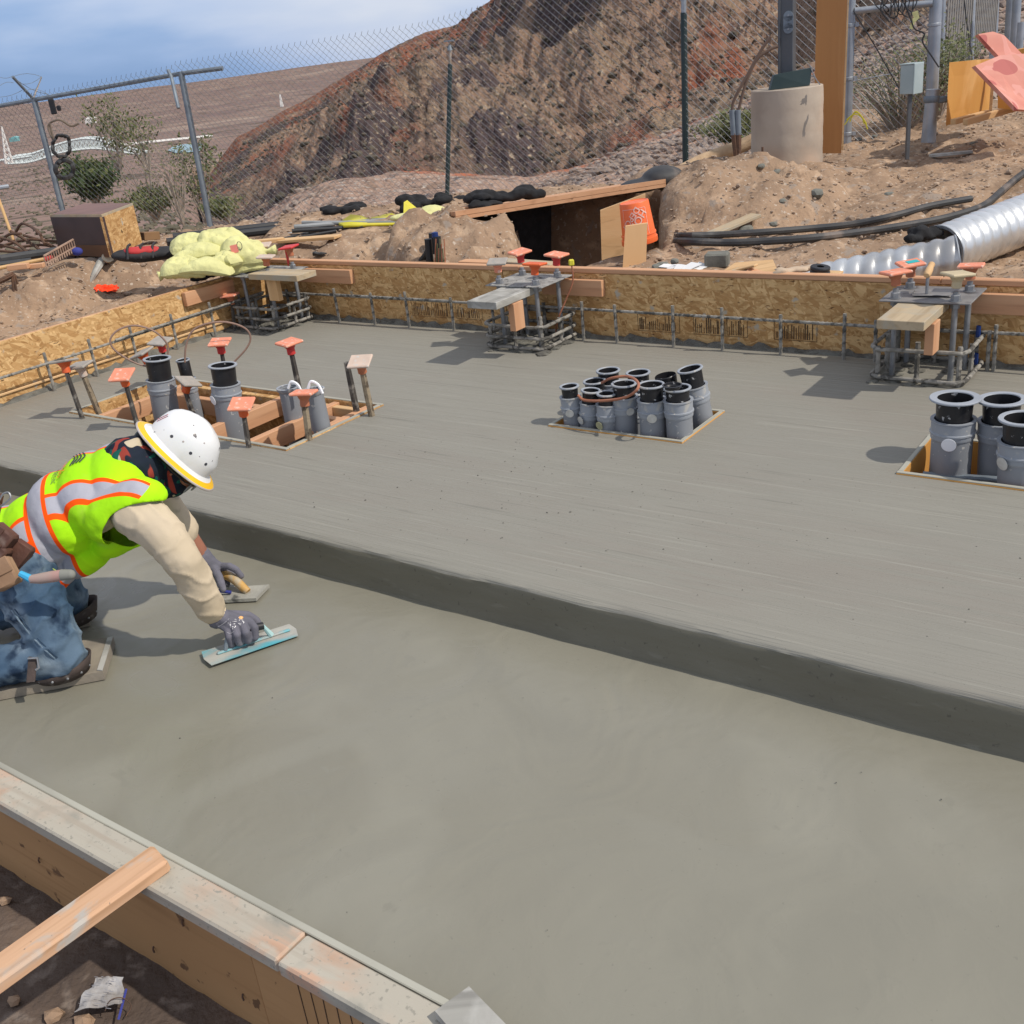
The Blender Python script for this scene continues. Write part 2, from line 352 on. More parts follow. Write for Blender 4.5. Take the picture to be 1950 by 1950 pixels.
def slabmat(name, c1, c2, rough, streak):
    m = M(name, c1, c2, .7, rough, bump=0, lo=.3, hi=.7, spec=.35, detail=5, dist=.6)
    nt, N, b = mnodes(m); k = lambda q: tuple(x * q for x in c1)
    if streak:
        f = nz(m, 20, .35, .7, stretch=(.045, 1.5, 1), detail=3); f2 = nz(m, 90, .35, .7, stretch=(.03, 1.0, 1), detail=2)
        ad = N('ShaderNodeMath', operation='ADD'); nt.links.new(f, ad.inputs[0]); nt.links.new(f2, ad.inputs[1])
        bp = N('ShaderNodeBump'); bp.inputs['Strength'].default_value = .6; bp.inputs['Distance'].default_value = .003; nt.links.new(ad.outputs[0], bp.inputs['Height']); nt.links.new(bp.outputs[0], b.inputs['Normal'])
        overlay(m, nz(m, 2.2, .45, .7, stretch=(.5, 1.1, 1), detail=5, dist=.5), (c1[0] * .93, c1[1] * .90, c1[2] * .90))
        overlay(m, nz(m, 26, .50, .66, stretch=(.03, 1.3, 1), detail=4, dist=.15), k(.93)); overlay(m, nz(m, 34, .62, .70, stretch=(.05, 1.3, 1), detail=4), k(.80))
        overlay(m, nz(m, 55, .60, .67, stretch=(.03, 1.3, 1), detail=3), k(1.06)); overlay(m, nz(m, 210, .70, .74, detail=2), k(.6))
    else:
        f = nz(m, 2.6, .3, .75, detail=2, dist=2.0); f2 = nz(m, 9, .3, .8, detail=3, dist=1.5)
        ad = N('ShaderNodeMath', operation='MULTIPLY_ADD'); ad.inputs[1].default_value = .25; nt.links.new(f2, ad.inputs[0]); nt.links.new(f, ad.inputs[2])
        bp = N('ShaderNodeBump'); bp.inputs['Strength'].default_value = .24; bp.inputs['Distance'].default_value = .01; nt.links.new(ad.outputs[0], bp.inputs['Height']); nt.links.new(bp.outputs[0], b.inputs['Normal'])
        overlay(m, nz(m, 1.1, .50, .68, detail=4, dist=1.0, stretch=(.7, 1.2, 1)), k(.91)); overlay(m, nz(m, .8, .55, .8, detail=4, dist=1.2), k(1.07))
        for loc, sc, lo_, hi_, kk in (((1.9, -1.2, 0), 1.0, .80, .97, 1.035), ((1.2, -2.4, 0), 1.4, .84, .985, .965), ((2.9, -.6, 0), 0.8, .84, .98, 1.035), ((.9, -.9, 0), 1.9, .84, .98, .97)):   # sweeps of the trowel
            t = N('ShaderNodeTexCoord'); mp_ = N('ShaderNodeMapping'); mp_.inputs['Location'].default_value = loc; nt.links.new(t.outputs['Object'], mp_.inputs[0])
            w = N('ShaderNodeTexWave', wave_type='RINGS', rings_direction='Z'); w.inputs['Scale'].default_value = sc * .35; w.inputs['Distortion'].default_value = 1.2; w.inputs['Detail'].default_value = 2; w.inputs['Detail Scale'].default_value = .7; nt.links.new(mp_.outputs[0], w.inputs['Vector'])
            r = N('ShaderNodeMapRange'); r.inputs['From Min'].default_value = lo_; r.inputs['From Max'].default_value = hi_; nt.links.new(w.outputs['Fac'], r.inputs[0])
            mu = N('ShaderNodeMath', operation='MULTIPLY'); nt.links.new(r.outputs[0], mu.inputs[0]); nt.links.new(nz(m, 1.4, .45, .6, detail=3), mu.inputs[1]); overlay(m, mu.outputs[0], k(kk))
        overlay(m, nz(m, 75, .70, .74, detail=2), k(.84)); overlay(m, nz(m, 12, .64, .70, detail=6, dist=.6), k(.93))
        r = N('ShaderNodeMapRange'); r.inputs['To Min'].default_value = rough - .1; r.inputs['To Max'].default_value = rough + .15; nt.links.new(f, r.inputs[0]); nt.links.new(r.outputs[0], b.inputs['Roughness'])
    return m
conc_up = slabmat('broomed_concrete', (.262, .25, .208), (.245, .233, .195), .66, True)
conc_lo = slabmat('wet_trowelled_concrete', (.248, .236, .186), (.220, .207, .160), .36, False)
conc_rough = M('rough_wet_concrete', (.16, .155, .13), (.10, .095, .08), 14, .8, bump=.9, bscale=45, bdist=.012)
conc_pier = M('pier_concrete', (.46, .39, .31), (.36, .30, .24), 3.0, .9, bump=.25, bscale=18, c3=(.50, .37, .27), s3=1.4, l3=.45, h3=.7, spec=.15)
overlay(conc_pier, nz(conc_pier, 5.5, .645, .66, stretch=(1, 1, .6), detail=6, dist=.6), (.20, .18, .16))

def osbmat(name, k=1.0):
    m = M(name, (.40 * k, .235 * k, .10 * k), (.52 * k, .33 * k, .155 * k), 9, .75, bump=.25, bscale=60, spec=.25)
    nt, N, b = mnodes(m); t = N('ShaderNodeTexCoord')
    prev = None
    for i, (rot, st, sc) in enumerate((((0, .5, 0), (1, 1, 3.6), 20.0), ((0, 1.9, 0), (1, 1, 3.4), 27.0), ((0, 2.7, 0), (1.1, 1, 3.4), 18.0))):
        m1 = N('ShaderNodeMapping'); m1.inputs['Rotation'].default_value = rot; nt.links.new(t.outputs['Object'], m1.inputs[0])
        nn = N('ShaderNodeTexNoise'); nn.inputs['Scale'].default_value = 6; nt.links.new(m1.outputs[0], nn.inputs['Vector'])
        mm = N('ShaderNodeMixRGB'); mm.inputs[0].default_value = .06; nt.links.new(m1.outputs[0], mm.inputs[1]); nt.links.new(nn.outputs['Color'], mm.inputs[2])
        m2 = N('ShaderNodeMapping'); m2.inputs['Scale'].default_value = st; nt.links.new(mm.outputs[0], m2.inputs[0])
        v = N('ShaderNodeTexVoronoi'); v.inputs['Scale'].default_value = sc; nt.links.new(m2.outputs[0], v.inputs['Vector'])
        r = N('ShaderNodeValToRGB'); r.color_ramp.interpolation = 'CONSTANT' if 0 else 'LINEAR'
        e = r.color_ramp.elements; e[0].position = 0; e[0].color = (.34 * k, .18 * k, .065 * k, 1); e[1].position = 1; e[1].color = (.66 * k, .43 * k, .20 * k, 1)
        for p_, c_ in ((.18, (.42, .235, .09)), (.45, (.50, .30, .125)), (.75, (.56, .36, .16))): q = e.new(p_); q.color = tuple(x * k for x in c_) + (1,)
        s_ = N('ShaderNodeSeparateColor'); nt.links.new(v.outputs['Color'], s_.inputs[0]); nt.links.new(s_.outputs[i], r.inputs[0])
        if prev is None: prev = r.outputs[0]
        else:
            mk = N('ShaderNodeMath', operation='GREATER_THAN'); mk.inputs[1].default_value = .55; nt.links.new(s_.outputs[(i + 1) % 3], mk.inputs[0])
            mx = N('ShaderNodeMixRGB'); nt.links.new(mk.outputs[0], mx.inputs[0]); nt.links.new(prev, mx.inputs[1]); nt.links.new(r.outputs[0], mx.inputs[2]); prev = mx.outputs[0]
    nt.links.new(prev, b.inputs['Base Color'])
    overlay(m, nz(m, 70, .5, .72, stretch=(.25, 1, 1), detail=3), (.36 * k, .20 * k, .075 * k)); overlay(m, nz(m, 55, .66, .72, rot=(0, .9, 0), stretch=(.4, 1, 1.4)), (.12 * k, .06 * k, .025 * k)); overlay(m, nz(m, 14, .64, .72, detail=7), (.40 * k, .35 * k, .27 * k))
    return m
osb = osbmat('osb_board', 1.12); 
def woodmat(name, c1, c2, dirt_=None, knots=True, rough=.7):
    m = M(name, c1, c2, 5, rough, bump=.12, bscale=60, stretch=(.12, 1.6, 1.6), lo=.3, hi=.7, spec=.25, dist=.4)
    overlay(m, nz(m, 26, .5, .75, stretch=(.05, 1, 1), detail=3, dist=.5), tuple(x * .82 for x in c2))
    if knots: overlay(m, nz(m, 5.5, .10, .04, stretch=(.8, 1.2, 1.2), kind='v'), (.13, .06, .03))
    if dirt_: overlay(m, nz(m, 7, .44, .58, detail=7, dist=.8, stretch=(.7, 1, 1)), dirt_)
    return m
lumber = woodmat('fir_lumber', (.62, .36, .205), (.55, .29, .155))
lumber_y = woodmat('pale_lumber', (.66, .44, .23), (.58, .36, .17))
lumber_brace = woodmat('splattered_lumber', (.64, .40, .24), (.56, .33, .19), None, knots=False)
overlay(lumber_brace, nz(lumber_brace, 60, .5, .8, stretch=(.04, 1, 1), detail=3), (.45, .26, .14))
overlay(lumber_brace, nz(lumber_brace, 9, .56, .66, detail=7, dist=.8, stretch=(.7, 1, 1)), (.46, .42, .36))
overlay(lumber_brace, nz(lumber_brace, 30, .70, .73, detail=3), (.2, .15, .12))
lumber_dirty = woodmat('concrete_stained_lumber', (.56, .36, .25), (.52, .33, .22), (.46, .42, .34), knots=False)
overlay(lumber_dirty, nz(lumber_dirty, 2.2, .40, .58, detail=8, dist=.6), (.43, .395, .32)); overlay(lumber_dirty, nz(lumber_dirty, 9, .56, .74, detail=8, dist=.5), (.30, .285, .235)); overlay(lumber_dirty, nz(lumber_dirty, 90, .60, .70, detail=3), (.30, .28, .23)); overlay(lumber_dirty, nz(lumber_dirty, 40, .5, .75, stretch=(.04, 1, 1), detail=3), (.38, .33, .26))
overlay(lumber_dirty, nz(lumber_dirty, 1.7, .73, .75, detail=6, dist=.4), (.42, .13, .04))
lumber_grey = woodmat('grey_template_board', (.36, .35, .31), (.28, .27, .24), (.45, .44, .40))
lumber_buff = woodmat('buff_template_board', (.50, .40, .26), (.42, .32, .20), (.40, .35, .26))
plyedge = M('concrete_coated_ply_edge', (.42, .41, .34), (.30, .29, .24), 9, .85, bump=.3, bscale=40, stretch=(.15, 1, 1))
plyface = M('form_ply_face', (.50, .29, .13), (.42, .235, .10), 3, .75, bump=.08, stretch=(.3, 1, 1), c3=(.36, .19, .08), s3=1.2, l3=.5, h3=.75)
overlay(plyface, nz(plyface, 16, .66, .70, detail=3), (.16, .085, .04)); overlay(plyface, nz(plyface, 40, .5, .78, stretch=(.05, 1, 1), detail=3), (.36, .195, .08))
ply_orange = M('orange_ply', (.62, .32, .08), (.54, .26, .06), 3, .7, bump=.08, stretch=(.25, 1, .25), c3=(.68, .38, .13), s3=5, l3=.55, h3=.7)
ply_tall = M('weathered_brown_ply', (.40, .19, .065), (.33, .15, .05), 3, .75, bump=.1, stretch=(1.5, 1.5, .12), c3=(.45, .23, .09), s3=6, l3=.55, h3=.75)
overlay(ply_tall, nz(ply_tall, 3.4, .085, .05, kind='v'), (.08, .04, .02))
ply_pink = M('pink_stained_ply', (.62, .27, .20), (.55, .20, .15), 4, .75, stretch=(.3, 1, 1), c3=(.68, .40, .26), s3=2.5, l3=.5, h3=.65)
overlay(ply_pink, nz(ply_pink, 3.2, .49, .50, detail=2, dist=1.6), (.66, .30, .24)); overlay(ply_pink, nz(ply_pink, 2.4, .60, .61, detail=1, dist=2.2), (.45, .13, .11))
ply_dark = M('film_faced_brown_ply', (.075, .045, .038), (.06, .036, .03), 5, .55)
rebar_m = M('concrete_splashed_rebar', (.20, .19, .165), (.33, .31, .27), 30, .9, bump=.6, bscale=90, c3=(.08, .075, .065), s3=22, l3=.5, h3=.62, bdist=.004)
rust = M('rusty_steel', (.09, .055, .038), (.14, .075, .045), 14, .9, bump=.3)
rod_m = M('galvanised_rod', (.34, .35, .36), (.24, .25, .26), 18, .5, .6, bump=.1)
galv = M('galvanised_steel', (.40, .42, .44), (.30, .33, .36), 7, .45, .55, bump=.05)
galv_dull = M('dull_galvanised_pipe', (.23, .27, .30), (.17, .20, .23), 9, .6, .3)
cmpm = M('corrugated_galvanised_sheet', (.78, .79, .78), (.66, .67, .66), 4, .34, .75, bump=.05, c3=(.42, .41, .39), s3=2.2, l3=.55, h3=.7)
steel_plate = M('grey_steel_plate', (.22, .215, .21), (.30, .29, .275), 12, .6, .4, c3=(.13, .12, .12), s3=9, l3=.55, h3=.65)
plate_caked = M('plate_caked_with_concrete', (.36, .355, .33), (.24, .235, .22), 16, .9, bump=.8, bscale=60, bdist=.008, c3=(.09, .085, .08), s3=28, l3=.6, h3=.66)
pvc = M('grey_pvc', (.245, .258, .275), (.21, .224, .242), 5, .5, bump=.03, c3=(.36, .36, .355), s3=10, l3=.56, h3=.68, stretch=(1, 1, .35))
overlay(pvc, nz(pvc, 48, .66, .70, detail=3), (.48, .47, .44))
pvc_light = M('light_grey_pvc', (.33, .355, .385), (.28, .30, .325), 6, .5, c3=(.42, .41, .38), s3=14, l3=.58, h3=.68)
overlay(pvc_light, nz(pvc_light, 48, .66, .70, detail=3), (.5, .48, .44))
liner = M('black_plastic_liner', (.012, .012, .014), (.02, .02, .022), 8, .35, c3=(.38, .38, .37), s3=34, l3=.66, h3=.69, bump=.1)
blackp = M('black_plastic', (.014, .015, .017), (.025, .026, .028), 6, .5)
blackc = M('black_cloth', (.012, .012, .013), (.02, .02, .021), 20, .95, bump=.5, bscale=24, bdist=.02)
tagm = M('aluminium_tag', (.62, .62, .58), (.50, .49, .45), 30, .5, .2)
tagw = M('white_tag', (.85, .86, .88), None, rough=.5)
tagy = M('yellowed_tag', (.42, .40, .22), (.34, .33, .2), 20, .6)
def capmat(n, c, d=(.55, .5, .44)): 
    m = M(n, c, tuple(x * .85 for x in c), 14, .6, bump=.1); overlay(m, nz(m, 32, .55, .64, detail=6), d); return m
cap_or = M('orange_plastic', (.72, .13, .03), (.64, .11, .03), 12, .5)
cap_pink = capmat('faded_pink_orange_plastic', (.82, .29, .17), (.74, .46, .35)); cap_brown = M('brown_orange_plastic', (.48, .17, .08), (.40, .14, .07), 12, .6)
cap_pale = capmat('pale_chalky_plastic', (.62, .48, .38)); cap_red = M('red_plastic', (.62, .05, .05), (.56, .045, .04), 9, .5)
cap_grey = capmat('mortar_caked_plastic', (.38, .34, .29), (.30, .29, .26)); cap_cream = M('cream_plastic', (.55, .45, .28), (.48, .40, .25), 12, .6)
copper = M('orange_brown_cord', (.40, .16, .085), (.32, .12, .065), 20, .5); cordbr = M('pale_brown_cord', (.30, .19, .14), (.25, .16, .12), 20, .5)
cable_m = M('black_cable', (.035, .037, .04), (.06, .058, .055), 6, .6, c3=(.16, .13, .11), s3=5, l3=.55, h3=.7)
greym = M('grey_conduit', (.30, .31, .31), (.22, .23, .23), 6, .6)
yellow = M('yellow_sheet', (.66, .60, .05), (.58, .50, .04), 5, .6, bump=.2); yellow_b = M('pale_yellow_woven_bag', (.68, .66, .30), (.60, .58, .26), 6, .85, bump=.9, bscale=16, bdist=.02, c3=(.78, .77, .45), s3=3)
redm = M('red_fabric', (.55, .05, .05), (.46, .04, .04), 8, .8, bump=.2)
blackf = M('black_bag_fabric', (.02, .02, .022), (.035, .033, .034), 9, .8, bump=.3)
bucketm = M('orange_bucket_plastic', (.88, .17, .045), (.82, .15, .04), 3, .4)
whitem = M('white_paper', (.78, .78, .76), (.70, .70, .69), 8, .8); printm = M('black_print', (.05, .05, .06)); printg = M('grey_print', (.28, .28, .3)); bluep = M('blue_print', (.04, .05, .25)); whitep = M('white_print', (.9, .88, .86))
stampm = M('faded_black_stamp', (.075, .045, .025), None, rough=.85)
pinkpr = M('pink_print', (.80, .25, .2)); bluet = M('turquoise_tape', (.02, .42, .42), None, rough=.5); bluem = M('blue_plastic', (.012, .035, .15), None, rough=.4)
orangep = M('orange_marking_paint', (1.0, .075, .012), (.85, .05, .01), 20, .7)
paint_cover = M('grey_box_paint', (.36, .43, .43), (.32, .39, .39), 6, .5); pole_m = M('grey_steel_post', (.11, .115, .12), (.09, .095, .10), 6, .5, .3)
sign_dark = M('dark_green_sheet', (.02, .04, .042), (.03, .05, .05), 4, .5)
rakem = M('rake_steel', (.36, .24, .17), (.28, .18, .13), 14, .7); handlem = M('wooden_handle', (.56, .35, .15), (.48, .29, .12), 8, .6, stretch=(.2, 1, 1))
leafm = M('shrub_leaf', (.075, .095, .028), (.11, .12, .035), 5, .8); leafd = M('dark_shrub_leaf', (.035, .06, .020), (.06, .085, .03), 5, .8); leafg = M('grey_green_leaf', (.13, .14, .07), (.17, .17, .08), 5, .8)
twig = M('pale_twig', (.40, .34, .28), (.28, .23, .18), 9, .9); bark = M('bark', (.13, .10, .075), (.2, .16, .12), 9, .9)
water = M('pale_pond_water', (.23, .36, .36), (.19, .32, .33), .03, .3)
bridgem = M('pale_bridge_steel', (.58, .64, .63), None, rough=.6); whiteb = M('white_wall_paint', (.75, .73, .68), None, rough=.8)
wire_m = M('lit_chain_link', (.34, .345, .34), (.44, .445, .44), 9, .5, .4); wire_dark = M('unlit_chain_link', (.15, .16, .165), (.22, .23, .23), 3, .6, .2)  # same galvanised wire twice: lit and unlit brightness put into the colour
slatm = M('woven_fence_slat', (.22, .21, .19), (.17, .16, .15), 8, .8)
tarp_log = M('straw_wattle', (.50, .36, .22), (.40, .28, .17), 12, .95, bump=.5); boulder_m = M('grey_green_stone', (.20, .20, .17), (.13, .13, .11), 7, .9, bump=.5, bscale=20)
# ------------------------------------------------------------------ ground, hill, desert
def elaz(u, v):
    d = ray(u, v); return math.degrees(math.atan2(d.z, math.hypot(d.x, d.y))), math.degrees(math.atan2(d.x, d.y))
def prof(pts):
    q = sorted((elaz(u, v)[1], elaz(u, v)[0]) for u, v in pts); return np.array([a for a, _ in q]), np.array([e for _, e in q])
SPA, SPE = prof([(330, 500), (400, 465), (480, 425), (560, 385), (640, 350), (760, 330), (900, 335), (1000, 345), (1150, 292), (1300, 247), (1420, 195)])
SPA = np.append(SPA, [19, 24, 29, 36]); SPE = np.append(SPE, [-1.6, -.2, 1.4, 3])
HLA, HLE = prof([(330, 470), (385, 335), (415, 292), (450, 259), (574, 197), (657, 145), (709, 114), (755, 88), (812, 62), (864, 49), (942, 23), (1003, 0), (1080, -40)])
HLA = np.append(HLA, [9, 14, 22, 34]); HLE = np.append(HLE, [5.8, 8, 10, 12])
VR = np.log(np.array([10, 13, 20, 60, 200, 600, 1500, 3500, 5200])); VE = np.array([-8.5, -7.3, -6.6, -5.5, -4.4, -3.0, -1.75, -.65, .0])
def z_far(AZ, r):
    lr = np.log(r); ev = np.interp(lr, VR, VE)
    hz = np.interp(AZ, [-40, -22, -13, -5, 0], [.0, .04, .2, .36, .45]); ev = ev + hz * ss(lr, math.log(1500), math.log(5000))
    x = r * np.sin(np.radians(AZ)); y = r * np.cos(np.radians(AZ))
    ev = ev + .12 * fbm(lr * 5 + 3, AZ * .25, o=4) * ss(lr, 3.5, 5) * (1 - ss(lr, 8, 8.5) * .6)
    es = np.interp(AZ, SPA, SPE); eh = np.interp(AZ, HLA, HLE)
    j = .35 * fbm(AZ * .35 + 9, AZ * 0 + 2, o=4)
    near = -8.0 + (es + j * .5 + 8.0) * ss(r, 14, 33) ** .8
    dip = es + j * .5 - 2.6 * ss(r, 33, 46)
    base = np.where(r < 33, near, dip)
    face = np.clip((lr - math.log(46)) / (math.log(150) - math.log(46)), 0, 1)
    hl = (es - 2.6) + (eh + j * .35 - es + 2.6) * (1 - (1 - face) ** 1.5)
    e2 = np.where(r > 46, hl, base)
    e2 = np.where(r > 150, eh + j * .35 - 9 * ss(r, 150, 330), e2)
    zz = CAM_H + r * np.tan(np.radians(e2))
    env = ss(r, 48, 70) * (1 - ss(r, 118, 150))
    rid = 1 - np.abs(fbm(x * .045 + 4, y * .045, o=5)) * 2.4
    rid2 = 1 - np.abs(fbm(x * .016 + y * .012 + 1, y * .016 - x * .008, o=3)) * 2.2
    rc = fbm(x * .11 + 9, y * .11, o=3); zz = zz + env * (.35 + .65 * ss(AZ, -11, -4)) * ((rid - .6) * 5.0 + (rid2 - .5) * 8.0 + fbm(x * .25, y * .25, o=5) * 3.0 + (1 - np.abs(fbm(x * .8, y * .8, o=4)) * 3) * .55 + ss(AZ, -9, -3) * np.clip(rc - .08, 0, .3) * 5 * (.4 + np.abs(fbm(x * .6, y * .6, o=3))))
    zz = zz + ss(r, 15, 22) * (1 - ss(r, 30, 33.5)) * fbm(x * .3, y * .3, o=4) * .35 + (r > 15) * fbm(x * .9, y * .9, o=3) * .12 * ss(r, 15, 25)
    zv = CAM_H + r * np.tan(np.radians(ev))
    w = ss(AZ, -15.8, -11.5) * (1 - ss(r, 330, 450))
    return zv * (1 - w) + zz * w
L1c = atd(868, 468, 7.0); L3c = atd(1432, 410, 7.55)
def site_z(X, Y):
    D = np.hypot(X, Y); AZ = np.degrees(np.arctan2(X, Y)); a = X * E1.x + Y * E1.y; b = X * E2.x + Y * E2.y
    n1 = fbm(X * .9, Y * .9, o=4); n2 = fbm(X * 4, Y * 4, o=4)
    zr = .38 + .17 * ss(D, 5.5, 8.5) + .12 * ss(D, 8.5, 10) * ss(AZ, 13, 18) + .05 * n1
    zm = .32 + .30 * ss(D + .35 * n1, 6.3, 8.2)
    zl = .34 + .24 * ss(-a + .30 * n1 + .12 * n2, 6.62, 6.95)
    z = zm * (1 - ss(AZ, 3, 9)) + zr * ss(AZ, 3, 9)
    wl = ss(-AZ, 10.0, 13.5)
    z = z * (1 - wl) + zl * wl
    z = z + .025 * n2 + .045 * n1
    # rounded lump left of the trench, crumbling lump in front of the pier, rubble at the form
    for c, rx, h, p in ((L1c, .48, .30, 3.6), (L1c + Vector((-.62, .25, 0)), .40, .10, 2.4), (L3c, .62, .20, 2.6), (L3c + Vector((.5, .5, 0)), .6, .10, 2.0)):
        d = np.hypot(X - c.x, Y - c.y) / rx * (1 + .16 * fbm(X * 3 + 5, Y * 3, o=4)); z = z + h * np.clip(1 - np.clip(d, 0, 2) ** p, 0, 1) ** .6 * (1 + .35 * n2 + .3 * fbm(X * 8, Y * 8, o=3))
    # dark slope right of the trench
    z = z + .12 * ss(AZ, 7.5, 9) * (1 - ss(AZ, 13, 16)) * ss(D, 7.0, 8.1)
    z = z - .10 * np.exp(-((a + 1.3) / .38) ** 2) * ss(b, 5.35, 5.75) * (1 - ss(b, 7.5, 8))
    # trench
    p = np.minimum(ss(AZ + .5 * n2, 2.1, 2.6), 1 - ss(AZ + .4 * n1, 9.2, 9.9)) * ss(D, 6.55, 6.7) * (1 - ss(D, 8.0, 8.25)); z = z * (1 - p) + (-.75 + .1 * n2) * p
    # earth falls away before the fence on the left
    f = ss(D, 8.8 + .5 * wl, 10.2 + .5 * wl) * (1 - ss(AZ, 13.5, 19)); zf = z_far(AZ, np.maximum(D, 10.5))
    z = z * (1 - f) + np.interp(D, [8, 14], [.0, -.15]) * f
    z = z + ss(D, 12.8, 16.5) * (zf - z)
    # the excavation under the slab and the low ground this side of the front form
    inside = (a > -5.685) & (b < 4.93) & (b > .955); z = np.where(inside, -.45, z)
    z = np.where(b <= .955, -.34 + .012 * n2 + .02 * n1, z)
    z = np.where((a > .6) & (b < 4.9) & (b > -.5), -.3, z)
    return z
xs = np.arange(-8.6, 5.4, .042); ys = np.arange(.2, 10.2, .042); GX, GY = np.meshgrid(xs, ys)
GX = GX + fbm(GX * 5 + 40, GY * 5, o=3) * .03; GY = GY + fbm(GX * 5, GY * 5 + 70, o=3) * .03
grid_mesh('ground', GX, GY, site_z(GX, GY) + fbm(GX * 9, GY * 9, o=3) * .028 - .05 * np.clip(np.abs(fbm(GX * 3.1 + 5, GY * 3.1, o=4)) * -3 + .55, 0, 1) * ss(np.hypot(GX, GY), 5.8, 6.6), dirt)
# outer ring of site ground
azs = np.linspace(-46, 46, 420); rs = np.concatenate([np.linspace(7.5, 16.5, 110)]); A_, R_ = np.meshgrid(azs, rs)
X_ = R_ * np.sin(np.radians(A_)); Y_ = R_ * np.cos(np.radians(A_)); Zs = site_z(X_, Y_)
inn = (X_ > -8.5) & (X_ < 5.3) & (Y_ < 10.1) & (Y_ > .3); grid_mesh('outer_ground', X_, Y_, np.where(inn, Zs - .5, Zs), dirt)
def gz(p): return float(site_z(np.array([p[0]]), np.array([p[1]]))[0])
def on(u, v, z0=.5, n=8):                    # where the photograph's ray meets the site ground
    d = ray(u, v); k = 1 / math.hypot(d.x, d.y); D = np.arange(4.0, 16, .03); g = site_z(d.x * k * D, d.y * k * D); z = CAM_H + d.z * k * D
    i = int(np.argmax(z < g)) if (z < g).any() else len(D) - 1; return Vector((0, 0, CAM_H)) + d * (float(D[i]) * k)
def gp(p, dz=0): return Vector((p.x, p.y, gz(p) + dz))
azs = np.linspace(-14.2, 46, 700); rs = np.concatenate([np.linspace(15.5, 46, 130), np.geomspace(46.5, 160, 230), np.geomspace(165, 450, 20)]); A_, R_ = np.meshgrid(azs, rs)
R_ = R_ + fbm(A_ * 2, R_ * .2, o=2) * R_ * .004
X_ = R_ * np.sin(np.radians(A_)); Y_ = R_ * np.cos(np.radians(A_)); Zh = z_far(A_, R_) - .02; hill = grid_mesh('hill', X_, Y_, Zh, hillm)
red = np.exp(-((R_ - 32.5) / 3.2) ** 2) * 1.2 + np.clip(fbm(A_ * .22 + 7, np.log(R_) * 5, o=4) * 3.4 - .15, 0, 1) * (R_ > 55) + ((R_ > 135) & (R_ < 155)) * .9
dark = (np.clip(fbm(X_ * .11 + 9, Y_ * .11, o=3) * 7 - .2, 0, 1) + .5 * np.clip(fbm(X_ * .05 + 3, Y_ * .05, o=4) * 3.4, 0, 1)) * (R_ > 50); near = (1 - ss(R_, 33.5, 35)) * ss(A_, -13.6, -11)
crest = np.exp(-((R_ - 33.0) / 1.6) ** 2) * (A_ > -13.5)
for nme, arr in (('red', red), ('dark', dark), ('near', near), ('crest', crest)):
    at_ = hill.data.attributes.new(nme, 'FLOAT', 'POINT'); at_.data.foreach_set('value', np.clip(arr, 0, 1.5).astype(np.float32).ravel())
azs = np.linspace(-50, 12, 360); rs = np.concatenate([np.geomspace(15.5, 6000, 330)]); A_, R_ = np.meshgrid(azs, rs)
Zd = z_far(A_, R_); w = ss(A_, -14.5, -13) * (1 - ss(R_, 330, 450)); Zd = np.where(R_ > 5300, Zd - 60, Zd) - w * (2 + R_ * .06) - .03
grid_mesh('desert_plain', R_ * np.sin(np.radians(A_)), R_ * np.cos(np.radians(A_)), Zd, desertm)
def farp(u, v, dz=0):                        # the desert or hill point seen there
    e, az = elaz(u, v); rr = np.geomspace(16, 5200, 1500); zz = z_far(np.full(1500, az), rr); ee = np.degrees(np.arctan2(zz - CAM_H, rr))
    i = int(np.argmax(ee >= e)); return pol(az, rr[i], zz[i] + dz)
# scrub and loose rock on the hill: nobody could count it
def scatter_polar(n, a0, a1, r0, r1, cond=None):
    out = []
    while len(out) < n:
        az = rng.uniform(a0, a1, 2000); r = np.sqrt(rng.uniform(r0 ** 2, r1 ** 2, 2000)); z = z_far(az, r)
        x = r * np.sin(np.radians(az)); y = r * np.cos(np.radians(az)); k = rng.uniform(0, 1, 2000) < (fbm(x * .08, y * .08, o=3) * 1.6 + .5); out += list(zip(x[k], y[k], z[k]))
    return out[:n]
hs = scatter_polar(6000, -13, 27, 50, 140); scrub = M('dark_scrub', (.075, .065, .048), (.13, .105, .075), .2, .95)
pebbles('hillside_scrub', hs, rng.uniform(.08, .26, len(hs)) * (1 + (rng.uniform(0, 1, len(hs)) > .95)), scrub, .9, kind='stuff', label='low dark desert scrub dotted over the brown hill', category='scrub')
hs = scatter_polar(4200, -12.5, 27, 17, 33); rockp = M('pale_loose_rock', (.34, .27, .22), (.2, .15, .12), 1.5, .95)
pebbles('loose_hill_stones', hs, rng.uniform(.03, .15, len(hs)), rockp, .8, kind='stuff', label='loose pale stones over the near slope below the red ridge', category='stones')
ds = []
for k in range(1100):
    az = rng.uniform(-27, -12.8); r = float(np.exp(rng.uniform(math.log(17), math.log(700)))); ds.append((r * math.sin(R(az)), r * math.cos(R(az)), float(z_far(np.array([az]), np.array([r]))[0]), r))
pebbles('desert_scrub', [d[:3] for d in ds], [rng.uniform(.04, .11) + d[3] * .0016 for d in ds], M('desert_bush', (.15, .125, .085), (.10, .09, .06), .3, .95), .8, kind='stuff', label='sparse grey green scrub over the desert below the fence', category='scrub')
